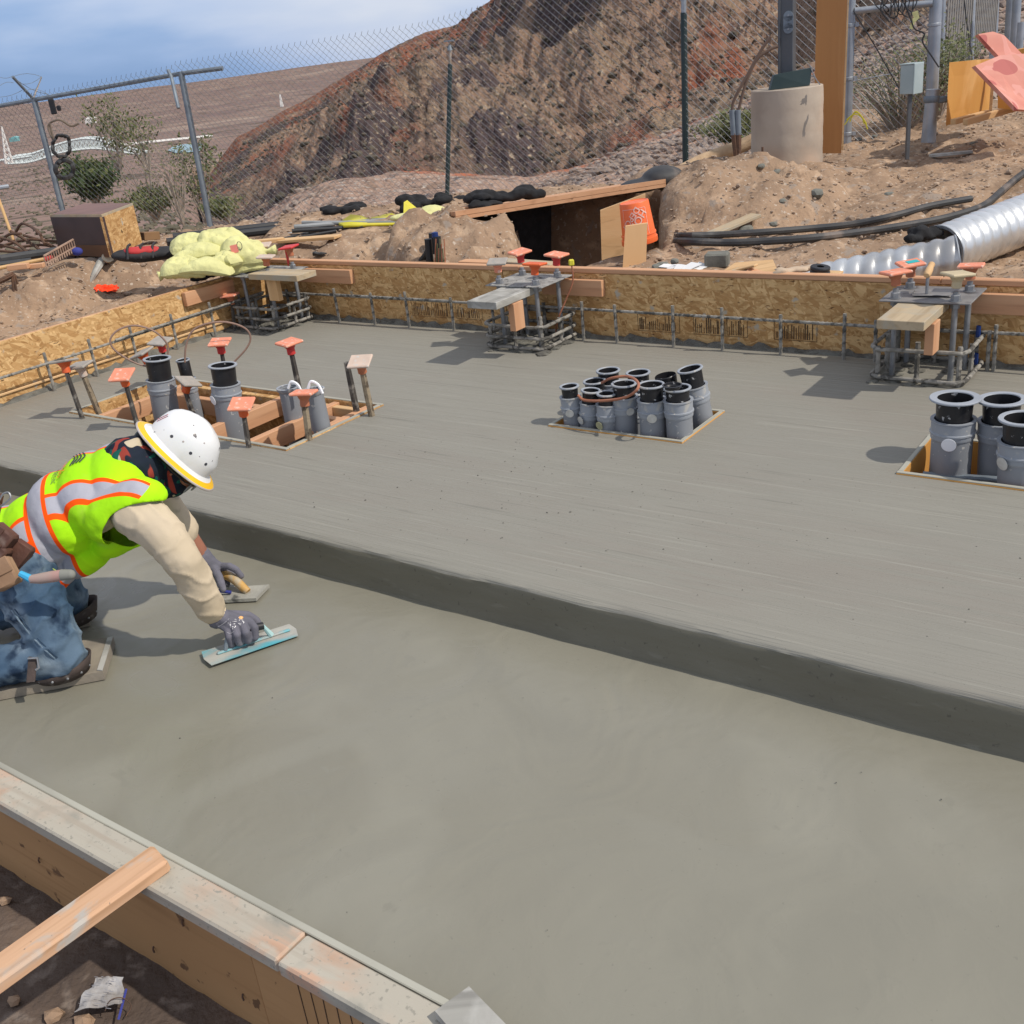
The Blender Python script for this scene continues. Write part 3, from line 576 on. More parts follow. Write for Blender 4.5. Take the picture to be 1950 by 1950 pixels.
# gravel on the building site
pts = []; sz = []
for k in range(9000):
    az = rng.uniform(-27, 28); r = rng.uniform(4.2, 11.5); x = r * math.sin(R(az)); y = r * math.cos(R(az)); a, b = AB(Vector((x, y, 0)))
    if (a > -5.8 and b < 5.0) or (2 < az < 10 and 6.4 < r < 8.3): continue
    pts.append((x, y)); sz.append(abs(rng.normal(0, .0075)) + .004 + (.018 if rng.uniform() < .010 else 0))
pa = np.array(pts); zz = site_z(pa[:, 0], pa[:, 1]); pebbles('loose_gravel', [(p[0], p[1], z + .3 * s) for p, z, s in zip(pts, zz, sz)], sz, M('gravel', (.42, .31, .22), (.28, .21, .155), 9, .95), .8, kind='stuff', label='small stones and clods over the bare earth behind the forms', category='gravel')
pts = []; sz = []
for k in range(2600):
    a = rng.uniform(-3.4, 0); b = rng.uniform(-.2, .88); p = S(a, b); pts.append((p.x, p.y)); sz.append(abs(rng.normal(0, .004)) + .002)
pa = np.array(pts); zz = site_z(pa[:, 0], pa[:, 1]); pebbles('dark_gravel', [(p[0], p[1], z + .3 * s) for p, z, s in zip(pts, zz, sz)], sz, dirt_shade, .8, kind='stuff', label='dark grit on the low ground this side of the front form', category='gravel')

# soil this side of the form, the shade over it put into its colour
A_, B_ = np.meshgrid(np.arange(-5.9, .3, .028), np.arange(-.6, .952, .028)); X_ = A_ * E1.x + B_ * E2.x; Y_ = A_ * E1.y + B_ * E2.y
grid_mesh('shaded_soil', X_, Y_, np.full_like(X_, -.292) + .014 * fbm(X_ * 4, Y_ * 4, o=4) + .02 * fbm(X_ * .9, Y_ * .9, o=4) + .008 * fbm(X_ * 22, Y_ * 22, o=3), dirt_shade)
# ------------------------------------------------------------------ slabs (object frame = slab frame, so the broom lines run along it)
MS = Matrix.Rotation(TH, 4, 'Z')
AL, BB, BS, BF = -5.63, 4.88, 2.27, 1.012        # left form, back form, step, front form
BOX = {1: (-5.05, -3.405, 2.87, 3.52), 2: (-2.456, -1.814, 3.524, 3.929), 3: (-.97, -.30, 3.50, 3.907)}
ag = sorted(set([AL, 3.2] + [v for k in BOX for v in BOX[k][:2]])); bg_ = sorted(set([BS + .06, BB] + [v for k in BOX for v in BOX[k][2:]]))
vs = []; fs = []; vid = {}
def vv(a, b, z):
    k = (round(a, 4), round(b, 4), round(z, 4))
    if k not in vid: vid[k] = len(vs); vs.append((a, b, z))
    return vid[k]
def fine(g, st):
    out = []
    for x, y in zip(g[:-1], g[1:]):
        n = max(1, int(round((y - x) / st))); out += [x + (y - x) * i / n for i in range(n)]
    return out + [g[-1]]
fa = fine(ag, .06); fb = fine(bg_, .06)
def topz(a, b): return US + .0025 * float(fbm(np.array([a * 1.3]), np.array([b * 1.3]), o=2)[0])
_A, _B = np.meshgrid(fa, fb, indexing='ij'); tz = US + .0025 * fbm(_A * 1.3, _B * 1.3, o=2)
for i in range(len(fa) - 1):
    for j in range(len(fb) - 1):
        ca, cb = (fa[i] + fa[i + 1]) / 2, (fb[j] + fb[j + 1]) / 2
        if any(x0 < ca < x1 and y0 < cb < y1 for x0, x1, y0, y1 in BOX.values()): continue
        fs.append([vv(fa[i + p], fb[j + q], float(tz[i + p, j + q])) for p, q in ((0, 0), (1, 0), (1, 1), (0, 1))])
mb = MB(); mb.add(vs, fs)
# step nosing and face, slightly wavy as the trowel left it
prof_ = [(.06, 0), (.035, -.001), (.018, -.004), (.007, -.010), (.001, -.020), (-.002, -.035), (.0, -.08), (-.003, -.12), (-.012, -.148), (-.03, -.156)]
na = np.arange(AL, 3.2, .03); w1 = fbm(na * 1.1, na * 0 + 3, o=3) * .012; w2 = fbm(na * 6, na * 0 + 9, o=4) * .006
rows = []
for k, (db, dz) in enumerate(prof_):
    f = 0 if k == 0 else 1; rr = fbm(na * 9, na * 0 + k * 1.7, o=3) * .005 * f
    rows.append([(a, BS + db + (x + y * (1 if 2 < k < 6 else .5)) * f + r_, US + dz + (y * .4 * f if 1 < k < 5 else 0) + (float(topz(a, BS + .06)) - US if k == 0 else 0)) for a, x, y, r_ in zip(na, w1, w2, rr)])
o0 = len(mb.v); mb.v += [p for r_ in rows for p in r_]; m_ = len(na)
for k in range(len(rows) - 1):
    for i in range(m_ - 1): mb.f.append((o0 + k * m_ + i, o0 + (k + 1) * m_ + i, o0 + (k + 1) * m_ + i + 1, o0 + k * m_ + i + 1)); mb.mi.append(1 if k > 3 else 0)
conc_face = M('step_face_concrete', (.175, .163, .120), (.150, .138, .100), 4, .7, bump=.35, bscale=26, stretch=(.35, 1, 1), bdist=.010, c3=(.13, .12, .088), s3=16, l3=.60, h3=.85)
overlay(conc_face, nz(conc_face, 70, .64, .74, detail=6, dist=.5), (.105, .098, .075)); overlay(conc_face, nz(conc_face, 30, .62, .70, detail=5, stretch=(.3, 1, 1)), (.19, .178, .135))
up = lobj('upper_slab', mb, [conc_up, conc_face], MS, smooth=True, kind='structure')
# lower slab
fa = list(np.arange(AL, 3.25, .07)); fb = list(np.arange(BF, BS + .03, .05)) + [BS + .03]
mb = MB(); A2, B2 = np.meshgrid(fa, fb); Z2 = .004 * fbm(A2 * 1.1, B2 * 1.5, o=3); n, m = A2.shape
mb.v = [(A2[i, j], B2[i, j], Z2[i, j]) for i in range(n) for j in range(m)]; mb.f = [(i * m + j, i * m + j + 1, (i + 1) * m + j + 1, (i + 1) * m + j) for i in range(n - 1) for j in range(m - 1)]; mb.mi = [0] * len(mb.f)
lo = lobj('lower_slab', mb, conc_lo, MS, smooth=True, kind='structure')
# crumbs on the slabs
pts = []
for k in range(330):
    a = rng.uniform(-4.2, 0); b = rng.uniform(2.4, 3.45)
    if rng.uniform() < .55: a = rng.normal(-1.9, .55); b = rng.normal(3.0, .28)
    if b < 2.36 or b > 3.45 or a < -3.35: continue
    p = S(a, b); pts.append((p.x, p.y, US + .001))
for k in range(18):
    a = rng.uniform(-3.3, 0); b = rng.uniform(1.05, 2.1); p = S(a, b); pts.append((p.x, p.y, .002))
pebbles('concrete_crumbs', pts, np.abs(rng.normal(0, .0010, len(pts))) + .0010, conc_rough, .8, kind='stuff', label='tiny dark crumbs scattered over the fresh concrete', category='crumbs')
# rough grout along the back and left forms and round the cages
mb = MB()
def ridge(p, q, w, h, seed):
    L_ = (q - p).length; n = int(L_ / .035); d = (q - p) / n; t = EZ.cross(d).normalized(); o = len(mb.v)
    for i in range(n + 1):
        c = p + d * i; k = random.uniform(.35, 1.25)
        for s_, z_ in ((0, -.01), (.25, .8), (.6, .55), (1, -.01)): mb.v.append(tuple(c + t * (s_ * w * random.uniform(.7, 1.3)) + EZ * (h * z_ * k * random.uniform(.6, 1.2) if z_ > 0 else -.01)))
    for i in range(n):
        for j in range(3): mb.f.append((o + i * 4 + j, o + (i + 1) * 4 + j, o + (i + 1) * 4 + j + 1, o + i * 4 + j + 1)); mb.mi.append(0)
ridge(S(3.2, BB - .002, US), S(AL, BB - .002, US), .055, .035, 1)
ridge(S(AL + .002, BB, US), S(AL + .002, 2.3, US), .055, .035, 2)
obj('grout_ridge', mb, conc_rough, smooth=False, label='rough dark concrete edge left along the foot of the back and left forms', category='concrete edge')

# ------------------------------------------------------------------ front form
ff = empty('front_form', S(-1.9, .95, -.3), 'front edge form of brown boards, its flat top smeared with concrete', 'formwork')
a0, a1 = -5.68, 1.6
board('plate', S(a0, .952, .014), S(-1.42, .952, .014), .086, .038, lumber_dirty, ff, bev=.005)
board('plate', S(-1.416, .950, .013), S(a1, .950, .013), .086, .038, lumber_dirty, ff, bev=.005)
board('ply_strip', S(a0, 1.0045, -.14), S(a1, 1.0045, -.14), .017, .34, plyedge, ff, bev=.002)
board('face_board', S(a0, .962, -.162), S(-1.55, .962, -.162), .05, .30, plyface, ff, bev=.002)
board('face_board', S(-1.547, .960, -.163), S(a1, .960, -.163), .05, .30, plyface, ff, bev=.002)
mb = MB()
for k in range(9):                           # drips and cuts down the board beyond the joint
    a = -1.40 + k * .035 + random.uniform(-.008, .008); h = random.uniform(.12, .26); mb.box(S(a, .9343, -.02 - h / 2), (.0022, .001, h), frame(E1 + EZ * random.uniform(-.04, .04)).to_3x3())
obj('drip_mark', mb, stampm, ff, smooth=False)
for a, z in ((-2.05, -.11), (-1.78, -.06), (-1.95, -.23), (-1.62, -.20), (-2.40, -.15), (-1.30, -.2), (-1.12, -.16), (-2.62, -.08)):
    obj('nail', MB().tube([S(a, .936, z), S(a + .004, .931, z - .004), S(a + .006, .931, z - .012)], .0022, 6), rust, ff)
tip = at(309, 1632, .052); far_ = at(0, 1853, .0); dvec = (far_ - tip).normalized()
board('brace_board', tip + Vector((0, 0, 0)), tip + dvec * 1.25, .083, .036, lumber_brace, None, bev=.007, label='speckled orange brace board lying across the front form with a rounded end', category='board')
c = at(905, 1935, .055); q = (at(893, 1878, .055) - at(845, 1920, .055)).normalized()
pl_ = [at(828, 1925, .055), at(893, 1878, .055), at(968, 1955, .055), at(900, 2010, .055)]
obj('end_block', MB().prism(pl_, (0, 0, -.02)), lumber_grey, smooth=False, label='pale mortar-smeared board end on the front form at the lower edge', category='board')
# torn card on the dirt
cp = [(627, 1864), (655, 1866), (0, 0)]
def z2(px, py): return px * 550 / 1932, 1400 + py * 550 / 1932
card = [z2(640, 1628), z2(835, 1650), z2(868, 1740), z2(800, 1905), z2(495, 1855)]
C3 = [at(u, v, -.27) + EZ * h for (u, v), h in zip(card, (.0, .012, .02, .004, .0))]
t = empty('torn_card', at(190, 1900, -.285), 'crumpled white printed card with a blue edge lying on the dark dirt', 'card')
n0 = 12; cm = MB(); q4 = [C3[0], C3[1], C3[2] * .5 + C3[3] * .5, C3[4]]
for i in range(n0 + 1):
    for j in range(n0 + 1):
        x, y = i / n0, j / n0; p = q4[0].lerp(q4[1], x).lerp(q4[3].lerp(q4[2], x), y); e_ = .006 * math.sin(y * 9 + x * 3) if i in (0, n0) else 0
        cm.v.append(tuple(p + E1 * e_ + EZ * (.008 * float(fbm(np.array([x * 4.0]), np.array([y * 4.0 + 3]), o=3)[0]) + .004)))
cm.f = [(i * (n0 + 1) + j, (i + 1) * (n0 + 1) + j, (i + 1) * (n0 + 1) + j + 1, i * (n0 + 1) + j + 1) for i in range(n0) for j in range(n0)]; cm.mi = [0] * len(cm.f)
o = obj('sheet', cm, M('dirty_card', (.48, .47, .46), (.30, .28, .26), 14, .9), t, smooth=False); md = o.modifiers.new('t', 'SOLIDIFY'); md.thickness = .0015
def cpt(s, u): p = C3[0].lerp(C3[1], s); q = C3[4].lerp(C3[3], s); return p.lerp(q, u) + EZ * .016
mb = MB(); rr = random.Random(2)
for k in range(26):
    u = rr.uniform(.06, .9); s0 = rr.uniform(.06, .75); s1 = s0 + rr.uniform(.05, .2); w_ = rr.uniform(.008, .02); mb.add([cpt(s0, u), cpt(s1, u + rr.uniform(-.01, .01)), cpt(s1, u + w_), cpt(s0, u + w_)], [(0, 1, 2, 3)])
obj('print_line', mb, printg, t, smooth=False)
mb = MB(); d_ = (C3[0] - C3[1]) * .07; mb.add([C3[2] + EZ * .001, C3[3] - EZ * .004, C3[3] + d_ - EZ * .002, C3[2] + d_ + EZ * .002], [(0, 1, 2, 3)]); obj('blue_edge', mb, bluep, t, smooth=False)
obj('wire_scrap', MB().tube(smooth_path([at(200, 1925, -.27), at(210, 1905, -.25), at(232, 1900, -.25), at(250, 1915, -.27), at(240, 1935, -.28)]), .0012, 5), rust, label='thin wire loop beside the torn card', category='wire')
for (u, v), s_ in zip(((100, 1935), (28, 1905), (10, 1715), (160, 1945)), (.03, .02, .02, .03)):
    fm = MB().blob((0, 0, 0), 1, 1); fq = at(u, v, -.286); fm.v = [tuple(fq + Vector((x * s_ * random.uniform(.6, 1.2), y * s_ * random.uniform(.5, .9), z * .014))) for x, y, z in fm.v]
    obj('flat_stone', fm, dirt, smooth=False, label={100: 'flat pale stone in the dirt under the torn card', 28: 'pale flat stone beside the brace board at the lower left', 10: 'small stone above the brace board by the form', 160: 'broad flat stone below the card at the bottom'}[u], category='stone')

# ------------------------------------------------------------------ back form and left form
FT = .520                                    # top of the back form
bf = empty('back_form', S(-3, BB + .03, .12), 'long back form of strand board capped with a pinkish rail', 'formwork')
joints = [-5.70, -3.62, -1.32, 1.10, 3.2]
for i, (x, y) in enumerate(zip(joints[:-1], joints[1:])): board('osb_panel', S(x + .002, BB + .009 + .0015 * (i % 2), .285), S(y - .002, BB + .009 + .0015 * (i % 2), .285), .018, .43, osb, bf, bev=.001)
for x, y in ((-5.70, -3.50), (-3.497, -1.2), (-1.197, 3.2)): board('top_rail', S(x, BB + .022, FT - .005), S(y, BB + .022, FT - .005), .05, .026, lumber, bf, bev=.003)
for x, y in ((-4.95, -4.58), (-3.12, -2.86), (-1.62, -1.30), (-1.05, -.74)):
    pass
mb = MB(); st = random.Random(3)
for (x0, x1) in ((-4.35, -4.05), (-4.0, -3.8), (-2.75, -2.50), (-2.42, -2.12), (-1.98, -1.76), (-.62, -.30)):
    z0, z1 = .20, .30
    for a, b_, c_, d_ in ((x0, x1, z1, z1 + .002), (x0, x1, z0, z0 + .002), (x0, x0 + .002, z0, z1), (x1 - .002, x1, z0, z1)):
        mb.box(S((a + b_) / 2, BB - .0005, (c_ + d_) / 2), (b_ - a, .0006, d_ - c_), MS.to_3x3())
    x = x0 + .012
    while x < x1 - .014:
        w = st.uniform(.002, .006); h = st.uniform(.03, .085)
        mb.box(S(x, BB - .0005, z0 + .008 + h / 2), (w, .0006, h), MS.to_3x3()); x += w + st.uniform(.003, .012)
obj('ink_stamp', mb, stampm, bf, smooth=False, kind='stuff')
def cleat(a, b_, z, par, lab=None): return board('cleat', S(a, BB - .019, z), S(b_, BB - .019, z), .036, .088, lumber, par, bev=.002)
cleat(-1.395, -1.16, .432, bf); cleat(-1.145, -.83, .430, bf); cleat(-3.33, -2.94, .427, bf); cleat(-5.35, -4.80, .435, bf)
lf = empty('left_form', S(AL - .03, 3.6, .12), 'left side form of pale strand board beside the bare earth', 'formwork')
for (x, y), d in zip(((.93, 2.6), (2.6, 4.86)), (0, .0015)): board('osb_panel', S(AL - .009 - d, x, .18), S(AL - .009 - d, y, .18), .018, .60, osb, lf, bev=.001)
board('top_rail', S(AL - .034, .93, .462), S(AL - .034, 4.86, .462), .03, .034, lumber, lf)
board('cleat', S(AL + .019, 4.16, .42), S(AL + .019, 4.56, .42), .036, .088, lumber, lf)
board('lower_batten', S(AL + .006, 2.3, .205), S(AL + .006, 4.7, .205), .011, .014, lumber_y, lf)

# ------------------------------------------------------------------ reinforcing bars
def bar(pts, r=.008, ribs=True, seg=7, n=1):
    mb = MB(); P = [Vector(p) for p in pts]
    if ribs:
        L_ = sum((P[i + 1] - P[i]).length for i in range(len(P) - 1)); k = max(2, int(L_ / .011)); Q = []; rr = []
        cum = [0]
        for i in range(len(P) - 1): cum.append(cum[-1] + (P[i + 1] - P[i]).length)
        for i in range(k + 1):
            s_ = L_ * i / k; j = max(0, min(len(P) - 2, next((q for q in range(len(P) - 1) if cum[q + 1] >= s_ - 1e-9), len(P) - 2)))
            Q.append(P[j].lerp(P[j + 1], (s_ - cum[j]) / max(1e-9, cum[j + 1] - cum[j]))); rr.append(r * (1.16 if i % 2 else .92) * random.uniform(.96, 1.06))
        mb.tube(Q, rr, seg)
    else: mb.tube(P, r, seg)
    return mb
zr_ = .325
obj('long_rebar', bar([S(-5.5, 4.80, zr_), S(-4.1, 4.802, zr_ - .002), S(-3.3, 4.80, zr_), S(-2.6, 4.80, zr_ - .004), S(-1.2, 4.80, zr_ - .01), S(0, 4.80, zr_), S(1.2, 4.8, zr_)], .0075, n=1), rebar_m, label='long level reinforcing bar running in front of the back form', category='rebar')
obj('lap_rebar', bar([S(-4.95, 4.786, zr_ + .008), S(-3.95, 4.786, zr_ + .006)], .0075), rebar_m, label='short bar lapped onto the long bar near the left cage', category='rebar')
obj('side_rebar', bar([S(-5.54, 2.0, zr_ - .01), S(-5.545, 3.3, zr_ - .012), S(-5.54, 4.74, zr_)], .0075), rebar_m, label='long level reinforcing bar along the left form', category='rebar')
obj('side_lap_rebar', bar([S(-5.525, 3.55, zr_ + .002), S(-5.53, 4.74, zr_ + .012)], .0075), rebar_m, label='second bar lapped beside the bar along the left form', category='rebar')
k = 0
for u, v in ((652, 612), (722, 616), (784, 622), (860, 632), (933, 640), (1108, 650), (1177, 652), (1284, 660), (1380, 665), (1492, 672), (1608, 683), (1665, 690), (1874, 712), (1890, 708)):
    P = at(u, v, US); a, b = AB(P); b = 4.79 if b > 4.7 else b; h = {1665: .20, 1874: .18}.get(u, random.uniform(.20, .235))
    tag(obj('upright_rebar', bar([S(a, b, .13), S(a + random.uniform(-.004, .004), b + random.uniform(-.006, .006), US + h)], .0085), rebar_m),
            {652: 'upright bar just right of the left cage', 722: 'second short upright bar from the left cage', 784: 'third short upright bar from the left cage', 860: 'upright bar midway between left and middle cages', 933: 'short upright bar just left of the middle cage', 1108: 'upright bar just right of the middle cage', 1177: 'second upright bar right of the middle cage', 1284: 'upright bar behind the middle conduit bank', 1380: 'upright bar behind the right end of the conduit bank', 1492: 'upright bar midway between middle and right cages', 1608: 'upright bar left of the right cage', 1665: 'shorter bar closest to the left of the right cage', 1874: 'ribbed upright bar closest to the right of the right cage', 1890: 'ribbed upright bar second to the right of the right cage'}[u], 'rebar', 'short upright bars along the back form')
for i, (u, v) in enumerate(((88, 742), (175, 715), (258, 690), (332, 664), (406, 640), (467, 622))):
    P = at(u, v, US); a, b = AB(P); b_ = b
    tag(obj('upright_rebar', bar([S(-5.55, b_, .13), S(-5.55, b_, US + .225)], .0085), rebar_m), ('upright bar at the left form nearest the picture edge', 'upright bar at the left form behind the two leaning caps', 'upright bar at the left form behind the left cord loop', 'upright bar at the left form between the cord loops', 'upright bar at the left form behind the right cord loop', 'upright bar at the left form next to the corner cage')[i], 'rebar', 'short upright bars along the left form')

# ------------------------------------------------------------------ safety caps
def cap(base, m, label, size=.105, rz=TH, tilt=None, plate_m=None, neck=.055, grp='plastic safety caps on bolts and stakes', z_scale=1):
    """base = bottom of the socket"""
    Rm = Matrix.Rotation(rz, 4, 'Z')
    if tilt is not None: Rm = tilt @ Rm
    Mw = Matrix.Translation(base) @ Rm
    e = bpy.data.objects.new('safety_cap', None); link(e, None, Mw); e.empty_display_size = .05; tag(e, label, 'safety cap', grp)
    mb = MB(); mb.lathe([(.019, 0), (.021, .002), (.0205, neck * .55), (.024, neck * .62), (.030, neck * .85), (.040, neck)], seg=12, close_bottom=True)
    lobj('socket', mb, m, Mw, e)
    mb = MB().box((0, 0, neck + .006), (size, size, .013), None, .004); lobj('top_plate', mb, plate_m or m, Mw, e, False)
    return e
# ------------------------------------------------------------------ anchor bolt cages
def cage(bolts, name_label, plate_z, plate_m, caps, tmpl, ring_z, plate_ext, tie=None):
    c = sum((S(a, b) for a, b in bolts), Vector()) / 4; c.z = US
    g = empty('anchor_bolt_cage', c, name_label, 'anchor cage', 'anchor bolt cages at the back form')
    ca = sum(a for a, b in bolts) / 4; cb = sum(b for a, b in bolts) / 4
    for a, b in bolts:
        mb = MB().tube([S(a, b, .1), S(a, b, plate_z + .045)], .0125, 10); o = obj('anchor_bolt', mb, rod_m, g)
        mb = MB(); mb.lathe([(.026, 0), (.026, .004)], S(a, b, plate_z + .0035), seg=14, close_top=True); obj('washer', mb, rod_m, o)
        mb = MB(); mb.lathe([(.020, 0), (.020, .020), (.017, .023)], S(a, b, plate_z + .008), seg=6, close_top=True); obj('nut', mb, rod_m, o)
        mb = MB(); mb.lathe([(.020, 0), (.020, .020)], S(a, b, plate_z - .027), seg=6, close_top=True, close_bottom=True); obj('nut', mb, rod_m, o)
    x0, x1, y0, y1 = plate_ext
    lobj('template_plate', MB().box(((x0 + x1) / 2, (y0 + y1) / 2, plate_z), (x1 - x0, y1 - y0, .006), None, .001), plate_m, MS, g, False)
    # column ties
    X0, X1 = ca - .20, ca + .20; Y0, Y1 = cb - .20, cb + .155
    for z in ring_z:
        r_ = .05; P = []
        for cx, cy, q in ((X1 - r_, Y0 + r_, -90), (X1 - r_, Y1 - r_, 0), (X0 + r_, Y1 - r_, 90), (X0 + r_, Y0 + r_, 180)):
            for k in range(5): t_ = R(q + k * 22.5); P.append(S(cx + r_ * math.cos(t_), cy + r_ * math.sin(t_), z + random.uniform(-.003, .003)))
        obj('column_tie', MB().tube(P, .0095, 8, closed=True), rebar_m, g)
    for a, b in ((X0 + .03, Y0 + .03), (X1 - .03, Y0 + .03), (X0 + .03, Y1 - .03), (X1 - .03, Y1 - .03), (ca, Y0 + .02), (X0 + .02, cb), (X1 - .02, cb), (ca - .01, Y1 - .02)):
        h = random.uniform(.135, .20); obj('cage_bar', bar([S(a, b, .1), S(a, b, US + h)], .0105), rebar_m, g)
    # template board and spreader
    (a_, b_, z_, w_, ln), (sa, sb, sz0, sz1) = tmpl
    return g
# right cage
bR = [(-1.318, 4.612), (-1.068, 4.606), (-1.055, 4.785), (-1.312, 4.808)]
gR = cage(bR, 'right cage of bolts and ties under a clean grey steel plate', .495, steel_plate, None, ((0,) * 5, (0,) * 4), (.172, .30), (-1.375, -1.0, 4.565, 4.86))
board('template_board', S(-1.20, 4.66, .470), S(-1.20, 4.28, .470), .19, .038, lumber_buff, gR, bev=.002)
board('spreader_block', S(-1.115, 4.45, .449), S(-1.115, 4.45, .315), .038, .088, lumber, gR, up=E2, bev=.002)
# middle cage
bM_ = [(-3.44, 4.60), (-3.20, 4.60), (-3.19, 4.80), (-3.43, 4.81)]
gM = cage(bM_, 'middle cage of bolts and ties with its plate caked in concrete', .493, plate_caked, None, ((0,) * 5, (0,) * 4), (.172, .225, .29), (-3.50, -3.13, 4.55, 4.86))
board('template_board', S(-3.30, 4.66, .468), S(-3.30, 4.24, .468), .19, .038, lumber_grey, gM, bev=.002)
board('spreader_block', S(-3.215, 4.42, .447), S(-3.215, 4.42, .30), .038, .088, lumber, gM, up=E2, bev=.002)
# left cage
bL_ = [(-5.49, 4.56), (-5.24, 4.56), (-5.23, 4.77), (-5.48, 4.77)]
gL = cage(bL_, 'left corner cage of bolts and ties with splattered plate and board', .493, plate_caked, None, ((0,) * 5, (0,) * 4), (.175, .235, .30), (-5.56, -5.16, 4.50, 4.84))
board('template_board', S(-5.30, 4.53, .512), S(-4.86, 4.53, .512), .17, .036, lumber_buff, gL, bev=.002)
board('spreader_block', S(-5.14, 4.50, .49), S(-5.14, 4.50, .355), .088, .038, lumber_y, gL, up=E2, bev=.002)
blk = [('brown orange cap', cap_brown)]
for (a, b), m, pm, lab, z_ in ((bR[0], cap_brown, cap_pink, 'worn orange cap on the near left bolt of the right cage', .015), (bR[1], cap_cream, cap_cream, 'cream cap with a cracked corner on the right cage', .015), (bR[2], cap_brown, cap_pink, 'faded orange cap on the far right bolt of the right cage', .012), (bR[3], cap_brown, cap_pink, 'orange cap with a turquoise mark on the right cage', .012),
                           (bM_[0], cap_pink, cap_grey, 'pink cap piled with dried mortar on the middle cage', .02), (bM_[1], cap_or, cap_or, 'bright orange cap on the near right bolt of the middle cage', .01), (bM_[2], cap_red, cap_pink, 'pink cap with a yellow tie clipped to its corner', .02), (bM_[3], cap_red, cap_pink, 'pale dusty cap on the far left bolt of the middle cage', .03),
                           (bL_[1], cap_brown, cap_pale, 'tilted dusty cap on the near bolt of the left cage', .02), (bL_[3], cap_brown, cap_pale, 'brown pink cap on the far left bolt of the left cage', .05), (bL_[2], cap_brown, cap_red, 'red topped cap with red ribbon on the left cage', .04)):
    tl = Matrix.Rotation(random.uniform(-.12, .12), 4, 'X') @ Matrix.Rotation(random.uniform(-.12, .12), 4, 'Y')
    cc = cap(S(a, b, .538 + z_), m, lab, rz=TH + R(45 if a in (bR[0][0], bR[1][0]) else random.uniform(-25, 40)), tilt=tl, plate_m=pm, neck=.052)
    if 'turquoise' in lab: lobj('paint_mark', MB().box((.01, 0, .0655), (.05, .04, .002)), bluet, WM[cc.name], cc, False)
# red ribbon, yellow clip, cord on the cages
p = S(-5.27, 4.76, .64); obj('red_ribbon', MB().prism([p + EZ * .0, p + E1 * .03, p + E1 * .022 - EZ * .10, p + E1 * .004 - EZ * .13], E2 * .003), redm, smooth=False, label='red ribbon hanging from a cap on the left cage', category='ribbon')
p = over(at(1072, 650, US), 1088, 500); obj('yellow_clip', MB().box(p, (.03, .02, .035), None, .006), yellow, smooth=False, label='small yellow clip at the corner of a cap on the middle cage', category='clip')
obj('pink_cord', MB().tube(smooth_path([p, p - EZ * .10 + E1 * .0, over(at(1072, 650, US), 1078, 570), over(at(1068, 650, US), 1062, 610), at(1058, 640, US)]), .0045, 6), copper, label='thin mortar-splashed cord hanging down the right side of the middle cage', category='cord')
for q in ((-1.01, 4.80), (-1.005, 4.78)): obj('blue_sleeve', MB().lathe([(.010, 0), (.011, .02), (.010, .05)], S(q[0], q[1], .17 if q[0] < -1.007 else .3), seg=8), bluem, label='blue plastic sleeve low on a bar of the right cage' if q[0] < -1.007 else 'blue plastic sleeve high on a bar of the right cage', category='sleeve')
# margin tool on the right plate
tg_ = empty('hand_edger', S(-1.2, 4.68, .5), 'small steel hand edger with pale wooden handle on the right plate', 'edging tool')
c = S(-1.185, 4.685, .503); Mq = Matrix.Translation(c) @ Matrix.Rotation(TH + R(8), 4, 'Z')
mb = MB().box((0, 0, .003), (.15, .075, .0025)); mb.add([(.06, -.04, .003), (.09, -.04, -.004), (.09, .04, -.004), (.06, .04, .003)], [(0, 1, 2, 3)]); mb.add([(-.075, -.0375, .003), (-.075, .0375, .003), (-.075, .0375, .014), (-.075, -.0375, .014)], [(0, 1, 2, 3)]); lobj('blade', mb, steel_plate, Mq, tg_, False)
lobj('bracket', MB().tube(smooth_path([(-.02, -.01, .004), (-.02, -.01, .06), (-.018, -.006, .085)]), .007, 8), rod_m, Mq, tg_)
mb = MB(); mb.lathe([(.010, 0), (.016, .01), (.0165, .05), (.013, .085), (.015, .105), (.008, .112)], Vector((-.022, -.03, .088)), Vector((.05, .9, .22)), 12, True, True); lobj('handle', mb, lumber_y, Mq, tg_)

# grout mess in the cages
for cx, cy, n_, lab in ((-1.2, 4.68, 16, 'rough lumps of concrete inside the right cage'), (-3.3, 4.68, 60, 'rough lumps of concrete inside the middle cage'), (-5.36, 4.62, 60, 'rough lumps of concrete under the left cage')):
    mb = MB()
    for i in range(n_): s_ = random.uniform(.012, .034); mb.blob(S(cx + random.uniform(-.2, .2), cy + random.uniform(-.22, .15), US + .002), (s_ * 1.5, s_, s_ * .55), 1)
    obj('concrete_lumps', mb, conc_rough, smooth=False, kind='stuff', label=lab, category='concrete')
